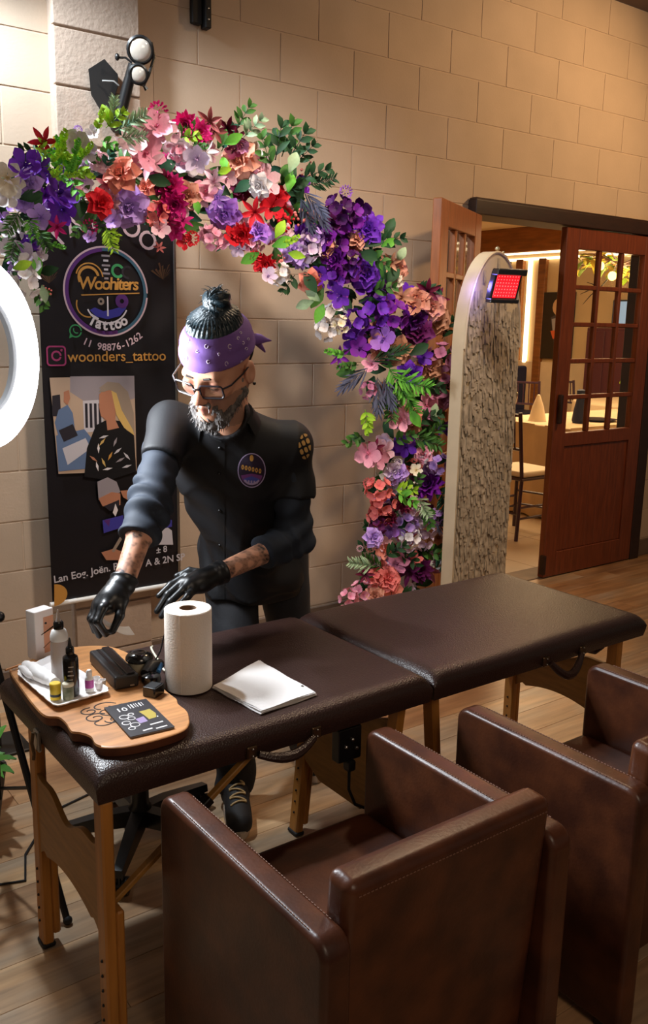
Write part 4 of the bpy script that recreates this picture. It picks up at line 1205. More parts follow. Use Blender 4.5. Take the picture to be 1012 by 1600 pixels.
MB().ball(cm @ Vector((wd*0.55, -0.001, ht*0.72)), (0.004, 0.001, 0.003), 8, 4).build('printed_dot', m_bk, cb_)
MB().tube([cm @ Vector((wd*0.4, -0.001, ht*0.22)), cm @ Vector((wd*0.9, -0.001, ht*0.34))], 0.001, 5).build('printed_stroke', m_card, cb_)
# wooden stick at the tray's back
tag(MB().tube([onZ(8, 1047, BZt+0.008), onZ(40, 1036, BZt+0.008)], 0.003, 6).solo('wooden_stick', m_board, onZ(24, 1042, BZt), 'thin wooden stick poking out at the back of the foam tray', 'stick'))

# long black mobile printer
p0, p1 = onZ(152, 1034, BZt), onZ(193, 1078, BZt)
dx = (p1-p0); dx.z = 0; L_ = dx.length; dx.normalize(); dy = Vector((-dx.y, dx.x, 0))
pt = thing('stencil_printer', (p0+p1)/2, 'long black stencil printer lying on the serving board', 'printer')
pmx = frame(dx, dy, (0, 0, 1), (p0.x, p0.y, BZt))
MB().rbox((0, -0.020, 0.001), (L_, 0.038, 0.034), 0.006, 3, pmx).build('body', m_dkg, pt)
MB().rbox((0.003, 0.010, 0.0335), (L_-0.003, 0.030, 0.0375), 0.002, 1, pmx).build('lid', m_bk, pt)
MB().rbox((0.006, -0.004, 0.0338), (L_-0.006, 0.004, 0.0350), 0.0005, 1, pmx).build('paper_slot', m_bk, pt)
MB().rbox((L_-0.0008, 0.016, 0.006), (L_+0.0008, 0.026, 0.010), 0.0004, 1, pmx).build('badge', m_steel, pt)

# tattoo power unit (dome), adapter and cables
dc = onZ(218, 1052, BZt)
pw = thing('dome_power_unit', dc, 'black domed tattoo power unit with pale base on the serving board', 'power unit')
MB().lathe([(0.020, 0.0), (0.023, 0.002), (0.025, 0.020), (0.029, 0.034), (0.001, 0.036)], 28, Matrix.Translation(dc)).build('base', m_lcap, pw)
MB().lathe([(0.0305, 0.034), (0.033, 0.037), (0.032, 0.044), (0.026, 0.051), (0.014, 0.055), (0.001, 0.056)], 28, Matrix.Translation(dc)).build('dome', m_bk, pw)
MB().lathe([(0.018, 0.0525), (0.018, 0.0545), (0.016, 0.0545), (0.016, 0.0525)], 24, Matrix.Translation(dc)).build('dial_ring', m_steel, pw)
mc = onZ(236, 1068, BZt)
tm = thing('tattoo_machine', mc, 'black tattoo machine lying between domed power unit and paper towel roll', 'tattoo machine')
MB().lathe([(0.012, 0.0), (0.020, 0.002), (0.024, 0.010), (0.022, 0.022), (0.014, 0.027), (0.001, 0.028)], 20, Matrix.Translation(mc)).build('grip', m_bk, tm)
MB().tube([mc+Vector((-0.01, 0.01, 0.022)), mc+Vector((0.015, 0.03, 0.030)), mc+Vector((0.045, 0.04, 0.026))], [0.012, 0.016, 0.012], 12).build('motor', m_dkg, tm)
m_bluep = M('blue_plastic', srgb(70, 130, 190), 0.3)
MB().tube([mc+Vector((0.022, 0.006, 0.022)), mc+Vector((0.04, 0.028, 0.030))], 0.006, 8).build('blue_tip', m_bluep, tm)
ad0 = onZ(243, 1086, BZt)
adp = thing('power_adapter', ad0, 'small black box adapter on the serving board next to the booklet', 'adapter')
am = Matrix.Translation(ad0) @ Matrix.Rotation(0.55, 4, 'Z')
MB().rbox((-0.019, -0.012, 0), (0.019, 0.022, 0.024), 0.002, 2, am).build('body', m_bk, adp)
MB().rbox((-0.015, -0.008, 0.0238), (0.015, 0.018, 0.0246), 0.0004, 1, am).build('top_plate', m_dkg, adp)
cbl = [onZ(236, 1050, BZt+0.03), onZ(250, 1018, TZ+0.05), onZ(258, 990, TZ+0.05), onZ(275, 985, TZ+0.02), onZ(300, 1000, TZ+0.004)]
tag(MB().tube(catmull(cbl, 5)[:21], 0.0022, 6).solo('cable', m_bk, onZ(262, 1010, TZ), 'thin black cable curling up behind the domed power unit', 'cable'))
cbl2 = [onZ(238, 1010, TZ+0.01), onZ(246, 1030, TZ+0.012), onZ(258, 1048, TZ+0.006), onZ(268, 1040, TZ+0.006), onZ(285, 1030, TZ+0.006)]
tag(MB().tube(catmull(cbl2, 5)[:21], 0.0028, 6).solo('cable', m_lcap, onZ(252, 1035, TZ), 'pale cable curling between domed power unit and paper towel roll', 'cable'))

# black booklet with white print
k4 = [onZ(162, 1106, BZt+0.004), onZ(228, 1092, BZt+0.004), onZ(268, 1136, BZt+0.004), onZ(200, 1153, BZt+0.004)]
kc = sum(k4, Vector())/4; kc.z = BZt
bo = thing('booklet', kc, 'black booklet with white lettering and gold print on the serving board', 'booklet')
ex = (k4[1]-k4[0]); ex.z = 0; eL = ex.length; ex.normalize(); ey = (k4[3]-k4[0]); ey.z = 0; eW = ey.length; ey = (ey-ex*ey.dot(ex)).normalized()
km = frame(ex, -ey, (0, 0, 1), (k4[0].x, k4[0].y, BZt+0.0008))
m_page = M('page_edge', srgb(140, 132, 128), 0.8); m_cov = M('booklet_black', srgb(44, 40, 44), 0.4)
MB().rbox((0.0008, -eW+0.0008, 0), (eL-0.0008, -0.0008, 0.003), 0.0005, 1, km).build('pages', m_page, bo)
MB().rbox((0, -eW, 0.003), (eL, 0, 0.0042), 0.0004, 1, km).build('cover', m_cov, bo)
f_w2 = flat('booklet_white', (220, 216, 216)); f_g2 = flat('booklet_gold', (170, 150, 60)); f_v2 = flat('booklet_lilac', (150, 130, 170))
def bword(s, u, v, size, mt_, sx=1.0):
    vs, fs = text_mesh(s, size, km @ Matrix.Translation((eL*u, -eW*v, 0.0045)), 0.0002)
    MB().add(vs, fs).build('lettering', mt_, bo, smooth=False)
bword('10', 0.30, 0.20, 0.026, f_w2)
def bpatch(pts, mt_, nm): MB().prism([(eL*u, -eW*v) for u, v in pts][::-1], 0.0002, km @ Matrix.Translation((0, 0, 0.0043))).build(nm, mt_, bo, smooth=False)
bpatch([(0.60, 0.36), (0.86, 0.34), (0.90, 0.50), (0.84, 0.62), (0.66, 0.64), (0.64, 0.48)], f_g2, 'print_tooth')
bpatch([(0.40, 0.55), (0.60, 0.52), (0.60, 0.68), (0.42, 0.70)], f_v2, 'print_patch')
for (u, w2_, h2_) in ((0.50, 0.018, 0.13), (0.56, 0.030, 0.13), (0.63, 0.016, 0.12), (0.68, 0.016, 0.12), (0.74, 0.034, 0.12), (0.81, 0.016, 0.11)):
    bpatch([(u, 0.08), (u+w2_, 0.08), (u+w2_, 0.08+h2_), (u, 0.08+h2_)], f_w2, 'print_stroke')
for (u, v, l_) in ((0.58, 0.78, 0.30), (0.34, 0.90, 0.22), (0.62, 0.92, 0.26), (0.86, 0.60, 0.03)):
    bpatch([(u, v), (u+l_, v-0.015), (u+l_, v+0.015), (u, v+0.03)], f_w2, 'print_line')
for (u, v, r_) in ((0.22, 0.42, 0.10), (0.34, 0.50, 0.08), (0.16, 0.60, 0.09), (0.30, 0.70, 0.10), (0.18, 0.78, 0.07), (0.40, 0.38, 0.06)):
    pts = [km @ Vector((eL*u+eL*r_*math.cos(a), -eW*v+eL*r_*math.sin(a), 0.0044)) for a in np.linspace(0, 6.0, 16)]
    MB().tube(pts, 0.0011, 4, flat=0.3).build('print_petal', f_w2, bo)
# ------------------------------------------------------------------ flower arch
def petal(L, W, cup=0.2, curl=0.3, tip=1.0, nu=5, nv=3, ruffle=0.0, ph=0.0):
    """petal along +x from the origin, opening upward (z)"""
    vs = []; fs = []; at = []
    for i in range(nu+1):
        t = i/nu
        wd = W*(math.sin(math.pi*(0.12+0.88*t)**tip)**0.7 if t < 1 else 0.10)*(0.35+0.65*min(1, t*2.2))
        x = L*t*math.cos(curl*t*0.8); z = L*t*math.sin(curl*t*0.8)
        for j in range(nv+1):
            s_ = j/nv*2-1
            vs.append((x, s_*wd/2, z+cup*wd*(s_*s_)*0.6+ruffle*W*math.sin(s_*4+ph)*t*t)); at.append(t**0.45)
    for i in range(nu):
        for j in range(nv):
            a = i*(nv+1)+j; fs.append((a, a+1, a+nv+2, a+nv+1))
    return vs, fs, at
class Fl:
    def __init__(s): s.v = []; s.f = []; s.a = []
    def add(s, pf, m, off=0.0, sc=1.0):
        n = len(s.v); vs, fs, at = pf
        s.v += [m @ Vector(p) for p in vs]; s.f += [tuple(i+n for i in f) for f in fs]; s.a += [min(1, off+sc*x) for x in at]
    def mesh(s, name):
        me = bpy.data.meshes.new(name); me.from_pydata([tuple(v) for v in s.v], [], s.f)
        me.polygons.foreach_set('use_smooth', [True]*len(me.polygons))
        A = me.attributes.new('pet', 'FLOAT', 'POINT'); A.data.foreach_set('value', s.a); me.update()
        return me
def RZ(a): return Matrix.Rotation(a, 4, 'Z')
def RY(a): return Matrix.Rotation(a, 4, 'Y')
def mk_rose():
    f = Fl()
    for (n, L, W, tilt, z, curl) in ((3, 0.35, 0.42, 1.45, 0.10, 0.5), (4, 0.45, 0.50, 1.20, 0.06, 0.2), (5, 0.65, 0.62, 0.95, 0.02, -0.2), (5, 0.85, 0.75, 0.65, 0.0, -0.5), (6, 1.0, 0.85, 0.30, -0.02, -0.5)):
        for k in range(n):
            f.add(petal(L, W, 0.5, curl, 1.9), RZ(2*math.pi*k/n+n*0.7) @ Matrix.Translation((0.04, 0, z)) @ RY(-tilt), 0.0, 1.0)
    return f
def mk_orchid():
    f = Fl()
    for k in range(5):
        f.add(petal(1.0, 0.85 if k in (1, 4) else 0.62, 0.15, 0.25, 1.7, ruffle=0.03, ph=k), RZ(2*math.pi*k/5+0.3) @ RY(-0.25))
    for k in range(3): f.add(petal(0.35, 0.25, 0.5, 0.8), RZ(2*math.pi*k/3) @ RY(-1.0), 0.0, 0.3)
    return f
def mk_pom():
    f = Fl()
    for (n, L, tilt) in ((9, 1.0, 0.05), (9, 0.95, 0.4), (8, 0.85, 0.75), (7, 0.7, 1.05), (5, 0.5, 1.35)):
        for k in range(n):
            f.add(petal(L, 0.42, 0.3, 0.2, 1.1, 4, 2, 0.06, k), RZ(2*math.pi*k/n+n*L) @ RY(-tilt))
    return f
def mk_star():
    f = Fl()
    for k in range(6): f.add(petal(1.0, 0.36, 0.4, -0.2, 1.0), RZ(2*math.pi*k/6) @ RY(-0.5))
    for k in range(4): f.add(petal(0.4, 0.10, 0.2, 0.2), RZ(2*math.pi*k/4+0.4) @ RY(-1.1), 0, 0.2)
    return f
def mk_cluster(n=22, r=0.72, ps=0.30):
    f = Fl(); rr = random.Random(n)
    for k in range(n):
        t = (k+0.5)/n; th = math.acos(1-t*1.15); ph = k*2.39996
        d = Vector((math.sin(th)*math.cos(ph), math.sin(th)*math.sin(ph), math.cos(th)))
        q = d.to_track_quat('Z', 'Y').to_matrix().to_4x4()
        m = Matrix.Translation(d*r*(0.9+0.2*rr.random())) @ q @ RZ(rr.random()*6)
        for j in range(4): f.add(petal(ps, ps*0.95, 0.3, 0.3, 1.7, 4, 2), m @ RZ(j*math.pi/2) @ RY(-0.3))
    return f
def mk_ball():
    f = Fl()
    for k in range(48):
        t = (k+0.5)/48; th = math.acos(1-2*t); ph = k*2.39996
        d = Vector((math.sin(th)*math.cos(ph), math.sin(th)*math.sin(ph), math.cos(th)))
        f.add(petal(0.36, 0.24, 0.3, 0.4, 1.0, 3, 2), Matrix.Translation(d*0.62) @ d.to_track_quat('X', 'Z').to_matrix().to_4x4())
    return f
def mk_spray(n=12):       # thin stems with berries
    f = Fl(); rr = random.Random(4)
    for k in range(n):
        a = k*2.4; e = 0.5+0.9*rr.random(); d = Vector((math.cos(a)*math.cos(e), math.sin(a)*math.cos(e), math.sin(e)))
        mb = MB().tube([(0, 0, 0), d*0.9], 0.012, 4); f.add((mb.v, mb.f, [0.0]*len(mb.v)), Matrix.Identity(4))
        mb = MB().ball(tuple(d*0.95), 0.10+0.05*rr.random(), 7, 5); f.add((mb.v, mb.f, [1.0]*len(mb.v)), Matrix.Identity(4))
    return f
def mk_leaf(w=0.5, curl=-0.4):
    f = Fl(); f.add(petal(1.0, w, 0.35, curl, 1.1, 6, 2), Matrix.Identity(4)); return f
def mk_sprig(n=9, w=0.20, l=0.36):
    f = Fl()
    mb = MB().tube([(0, 0, 0), (0.5, 0, 0.05), (1.0, 0, -0.05)], [0.014, 0.01, 0.005], 4); f.add((mb.v, mb.f, [0.2]*len(mb.v)), Matrix.Identity(4))
    for k in range(n):
        for s_ in (-1, 1):
            f.add(petal(l*(1.1-0.5*k/n), w, 0.3, -0.3, 1.0, 3, 2), Matrix.Translation((0.12+0.85*k/n, 0, 0.05*math.sin(3*k/n))) @ Matrix.Rotation(0.5*math.sin(k*2.1+s_), 4, 'X') @ RZ(s_*(0.85+0.2*math.sin(k*1.7))) @ RY(-0.25+0.3*math.sin(k*3.1+s_)))
    return f
def mk_feather(n=26):
    f = Fl()
    for k in range(n):
        t = k/n; s_ = 1 if k % 2 else -1
        f.add(petal(0.55*(1.05-0.6*t), 0.05, 0.2, -0.3, 1.0, 3, 1), Matrix.Translation((0.9*t, 0, 0.06*math.sin(3*t))) @ RZ(s_*(0.35+0.15*math.sin(k))) @ RY(-0.25*math.sin(k*1.7)))
    return f
KM = {'rose': mk_rose().mesh('rose'), 'orchid': mk_orchid().mesh('orchid'), 'dahlia': mk_pom().mesh('dahlia'), 'lily': mk_star().mesh('lily'),
      'hydrangea': mk_cluster().mesh('hydrangea'), 'pompom': mk_ball().mesh('pompom'), 'berry_spray': mk_spray().mesh('berry_spray'),
      'blossom_cluster': mk_cluster(9, 0.6, 0.45).mesh('blossom_cluster'),
      'leaf': mk_leaf().mesh('leaf'), 'broad_leaf': mk_leaf(0.52, -0.35).mesh('broad_leaf'), 'leaf_sprig': mk_sprig(4, 0.19, 0.42).mesh('leaf_sprig'), 'round_leaf_sprig': mk_sprig(7, 0.17, 0.24).mesh('round_leaf_sprig'), 'fern_frond': mk_sprig(16, 0.07, 0.40).mesh('fern_frond'), 'feather_spray': mk_feather().mesh('feather_spray')}
FC = {}   # colour name -> (base, tip)
def fcol(nm, a, b): FC[nm] = (srgb(*a), srgb(*b))
fcol('white', (196, 178, 170), (240, 234, 236)); fcol('cream', (200, 170, 90), (236, 226, 208)); fcol('lilacw', (170, 130, 180), (226, 206, 226))
fcol('pink', (206, 96, 130), (244, 172, 192)); fcol('ppink', (206, 130, 150), (240, 200, 208)); fcol('hotpink', (150, 20, 80), (216, 40, 126))
fcol('magenta', (110, 10, 60), (190, 20, 110)); fcol('red', (140, 10, 20), (222, 32, 46)); fcol('burg', (50, 8, 26), (120, 24, 60)); fcol('rust', (110, 40, 44), (176, 96, 92))
fcol('salmon', (200, 70, 60), (238, 150, 128)); fcol('peach', (180, 100, 80), (226, 160, 136)); fcol('coral', (200, 76, 84), (240, 132, 126)); fcol('tan', (150, 90, 66), (206, 150, 118))
fcol('lav', (120, 80, 170), (196, 158, 226)); fcol('lilac', (110, 60, 150), (176, 118, 214)); fcol('violet', (56, 16, 110), (116, 48, 186)); fcol('purple', (50, 10, 80), (128, 34, 160)); fcol('dpurple', (36, 8, 50), (84, 20, 100)); fcol('mauve', (120, 60, 90), (196, 124, 156)); fcol('plum', (60, 10, 50), (100, 24, 84))
fcol('green', (26, 52, 22), (70, 116, 44)); fcol('dgreen', (16, 34, 20), (40, 76, 40)); fcol('lime', (90, 140, 20), (166, 206, 50)); fcol('bgreen', (40, 110, 30), (110, 180, 60)); fcol('sage', (90, 120, 84), (168, 190, 150)); fcol('slate', (40, 44, 62), (84, 86, 110)); fcol('yellow', (220, 190, 60), (240, 220, 90)); fcol('teal', (24, 60, 50), (50, 100, 76))
FM = {}
def fmat(nm):
    if nm not in FM:
        a, b = FC[nm]
        FM[nm] = M('flower_'+nm, a, 0.6, attr='pet', base2=b, var=0.08, scale=9, rndv=0.10, spec=0.25)
    return FM[nm]
fmesh = {}
def getmesh(kind, colr):
    if (kind, colr) not in fmesh:
        me = KM[kind].copy(); me.materials.clear(); me.materials.append(fmat(colr)); fmesh[(kind, colr)] = me
    return fmesh[(kind, colr)]
AC = Vector((1.835, 3.04, 1.09))
fa = thing('flower_arch', (AC.x, AC.y, 0), 'arch of artificial flowers in pink, white, red and purple curving behind the man', 'flower arch')
m_hoop = M('hoop_metal', srgb(50, 48, 46), 0.5, metal=0.6)
hp = [onY(px, py, 3.04) for (px, py) in ((604, 960), (628, 880), (640, 800), (645, 720), (645, 650), (638, 590), (618, 530), (590, 470), (550, 415), (500, 365), (440, 325), (370, 292), (290, 276), (210, 270), (140, 275), (85, 290), (45, 320), (22, 380), (2, 440), (-16, 500))]
hp = [Vector((hp[0].x-0.03, 3.04, 0.01))]+hp+[Vector((onY(-30, 560, 3.04).x, 3.04, 1.3)), Vector((onY(-40, 560, 3.04).x, 3.04, 0.7)), Vector((onY(-40, 560, 3.04).x, 3.04, 0.01))]
MB().tube(hp, 0.014, 8).build('hoop', m_hoop, fa)
m_moss = M('moss_core', srgb(22, 36, 18), 0.9, var=0.4, scale=30)
for p in (hp[0], hp[-1]):
    MB().rbox((p.x-0.10, p.y-0.08, 0), (p.x+0.10, p.y+0.10, 0.012), 0.003, 1).build('foot_plate', m_hoop, fa)
fr = random.Random(11)
def put(kind, colr, p, size, facing=None, roll=None, along=None):
    if along is not None:
        x = along.normalized(); zref = (CAM-p).normalized(); y = zref.cross(x).normalized(); z = x.cross(y)
        m = frame(x, y, z, p)
    else:
        f = facing if facing is not None else (CAM-p).normalized()+Vector((fr.uniform(-.5, .5), fr.uniform(-.3, .3), fr.uniform(-.35, .5)))
        m = Matrix.Translation(p) @ f.normalized().to_track_quat('Z', 'Y').to_matrix().to_4x4() @ RZ(fr.random()*6.28 if roll is None else roll)
    return inst(kind, getmesh(kind, colr), fa, m @ Matrix.Scale(size, 4))
PXM = 3.05/1401          # metres per photo pixel at the arch (near the left); grows to the right
def psz(px, r, Y=2.9): return r*(onY(px, 500, Y)-CAM).dot(_d)/F_PX
# hero flowers read off the photograph: px, py, kind, colour, radius in px
HERO = [
(12,280,'orchid','cream',24),(14,305,'orchid','white',20),(40,258,'orchid','violet',22),(60,262,'lily','violet',20),(45,286,'rose','lav',19),(70,222,'lily','red',20),(86,225,'lily','yellow',9),
(92,302,'orchid','violet',27),(98,328,'orchid','violet',20),(70,306,'lily','purple',15),(64,340,'orchid','lav',18),(36,400,'orchid','lilacw',20),(48,415,'orchid','white',18),(40,440,'blossom_cluster','white',22),(60,460,'berry_spray','white',12),(72,455,'berry_spray','coral',10),(10,360,'orchid','white',14),
(108,218,'orchid','white',17),(124,226,'orchid','lilacw',20),(138,234,'orchid','lilacw',16),(122,203,'pompom','lav',6),(145,208,'orchid','white',10),
(190,273,'rose','salmon',24),(164,288,'lily','pink',16),(156,318,'rose','red',19),(200,322,'rose','lav',27),(178,345,'orchid','lav',14),(140,355,'pompom','hotpink',11),(90,355,'lily','hotpink',15),(142,372,'orchid','lav',10),
(247,174,'pompom','hotpink',13),(222,205,'orchid','ppink',20),(245,198,'orchid','pink',20),(205,222,'orchid','ppink',20),(226,240,'orchid','pink',26),(232,258,'lily','ppink',24),(195,225,'lily','white',16),(210,212,'rose','ppink',12),
(265,210,'blossom_cluster','ppink',16),(280,235,'orchid','white',20),(288,252,'orchid','lilacw',22),(308,248,'orchid','lilacw',19),(320,238,'lily','white',17),(302,262,'orchid','white',15),
(290,194,'dahlia','hotpink',17),(310,208,'dahlia','hotpink',18),(328,190,'lily','rust',18),(335,205,'lily','rust',16),(355,200,'lily','burg',16),(370,215,'lily','burg',14),(380,228,'orchid','mauve',10),(365,236,'orchid','burg',12),
(265,296,'dahlia','hotpink',22),(272,318,'dahlia','magenta',18),(250,285,'rose','burg',16),(292,305,'rose','peach',18),(283,326,'blossom_cluster','ppink',20),
(245,335,'blossom_cluster','coral',18),(262,346,'lily','hotpink',18),(250,358,'orchid','ppink',14),(285,346,'lily','magenta',15),(275,362,'rose','hotpink',12),(300,372,'pompom','red',10),(330,373,'blossom_cluster','pink',17),(322,365,'dahlia','ppink',14),(248,388,'lily','rust',9),(290,378,'orchid','red',12),
(320,300,'orchid','pink',17),(335,285,'lily','ppink',18),(312,310,'orchid','ppink',14),(350,333,'rose','lilac',22),(340,310,'lily','lav',18),(375,250,'rose','peach',24),(385,275,'orchid','pink',19),(398,262,'rose','ppink',22),(412,285,'orchid','ppink',22),(405,290,'rose','white',16),(398,235,'orchid','cream',14),
(398,332,'lily','red',20),(425,322,'orchid','red',18),(432,310,'rose','red',16),(405,362,'rose','lilac',15),(362,372,'orchid','red',16),(378,366,'dahlia','red',16),(372,388,'orchid','lilacw',12),(392,380,'blossom_cluster','pink',14),(350,378,'orchid','pink',12),
(405,408,'orchid','red',14),(415,412,'dahlia','red',14),(398,402,'pompom','red',9),(418,432,'orchid','lilacw',13),(436,428,'blossom_cluster','white',16),(430,405,'berry_spray','coral',12),(445,345,'berry_spray','red',16),(472,348,'berry_spray','coral',16),
(460,392,'rose','lav',19),(478,390,'blossom_cluster','lilacw',20),(488,372,'blossom_cluster','lav',16),(470,405,'dahlia','lav',14),(462,385,'pompom','pink',8),
(540,300,'pompom','lilac',9),(528,330,'blossom_cluster','dpurple',22),(545,338,'blossom_cluster','purple',22),(562,328,'orchid','dpurple',18),(575,360,'rose','violet',20),(582,350,'orchid','violet',16),(520,345,'orchid','plum',18),
(518,385,'blossom_cluster','purple',24),(525,405,'dahlia','purple',18),(508,368,'orchid','purple',16),(485,440,'rose','salmon',17),(500,430,'orchid','violet',14),(520,440,'blossom_cluster','violet',18),(545,430,'orchid','dpurple',18),(570,428,'rose','violet',21),(565,445,'orchid','violet',16),(532,462,'orchid','violet',17),
(520,495,'blossom_cluster','white',20),(510,515,'blossom_cluster','white',18),(530,508,'blossom_cluster','cream',14),(552,505,'blossom_cluster','violet',20),(548,530,'orchid','violet',17),(528,556,'lily','purple',16),(585,488,'blossom_cluster','violet',24),(612,492,'blossom_cluster','purple',24),(600,475,'orchid','violet',18),(600,530,'orchid','lilac',20),(562,545,'orchid','purple',16),(590,515,'rose','peach',13),
(622,548,'rose','tan',20),(612,410,'lily','tan',14),(620,420,'rose','peach',14),(628,465,'lily','tan',18),(618,440,'rose','cream',10),(650,470,'rose','peach',20),(672,480,'rose','peach',22),(680,500,'rose','tan',22),(668,455,'lily','burg',18),(682,470,'lily','burg',18),(645,500,'rose','dpurple',22),(655,520,'rose','plum',20),
(640,585,'rose','violet',18),(660,560,'lily','mauve',18),(672,575,'rose','tan',18),(690,560,'blossom_cluster','mauve',22),(698,590,'blossom_cluster','mauve',18),(668,635,'orchid','pink',18),(680,615,'orchid','mauve',18),(692,625,'rose','mauve',14),(625,655,'orchid','pink',19),(645,650,'rose','salmon',13),(618,633,'pompom','lilacw',8),(575,610,'blossom_cluster','mauve',13),
(575,708,'orchid','pink',20),(590,715,'orchid','pink',18),(600,706,'orchid','ppink',18),(585,700,'lily','burg',14),(598,688,'orchid','lilacw',13),(635,698,'orchid','violet',17),(608,745,'rose','cream',13),(622,722,'pompom','white',6),(650,735,'orchid','cream',10),(640,760,'berry_spray','cream',12),(670,758,'dahlia','purple',24),(685,725,'blossom_cluster','lav',16),(690,672,'lily','violet',14),(665,715,'berry_spray','white',14),
(590,765,'blossom_cluster','coral',20),(598,785,'blossom_cluster','coral',20),(592,805,'blossom_cluster','coral',18),(605,810,'dahlia','burg',14),(575,755,'pompom','coral',8),(630,785,'dahlia','burg',16),(645,790,'blossom_cluster','ppink',16),(655,805,'orchid','lilacw',16),(635,820,'blossom_cluster','lav',18),(610,826,'orchid','lilac',15),(668,820,'blossom_cluster','lilacw',18),(680,808,'blossom_cluster','lav',14),
(583,840,'rose','lav',15),(600,850,'orchid','ppink',12),(640,840,'blossom_cluster','white',17),(636,850,'blossom_cluster','lilacw',15),(660,845,'blossom_cluster','lilacw',16),(578,856,'pompom','peach',7),(600,860,'orchid','salmon',13),(562,857,'pompom','ppink',5),
(582,876,'orchid','ppink',12),(620,882,'orchid','mauve',18),(640,892,'lily','plum',22),(655,890,'dahlia','plum',20),(668,890,'lily','mauve',20),(605,905,'rose','coral',20),(612,920,'orchid','salmon',16),(565,925,'blossom_cluster','pink',18),(545,935,'blossom_cluster','pink',16),(585,930,'rose','peach',14),(570,898,'lily','burg',14),(640,920,'orchid','lilacw',12),(630,945,'dahlia','plum',18),(600,950,'rose','pink',18),(685,840,'rose','tan',10),(683,880,'orchid','white',12),
]
for (px, py, kd, cl, r) in HERO:
    Y = 2.90+fr.uniform(-0.035, 0.035)
    put(kd, cl, onY(px, py, Y), psz(px, r, Y)*1.28)
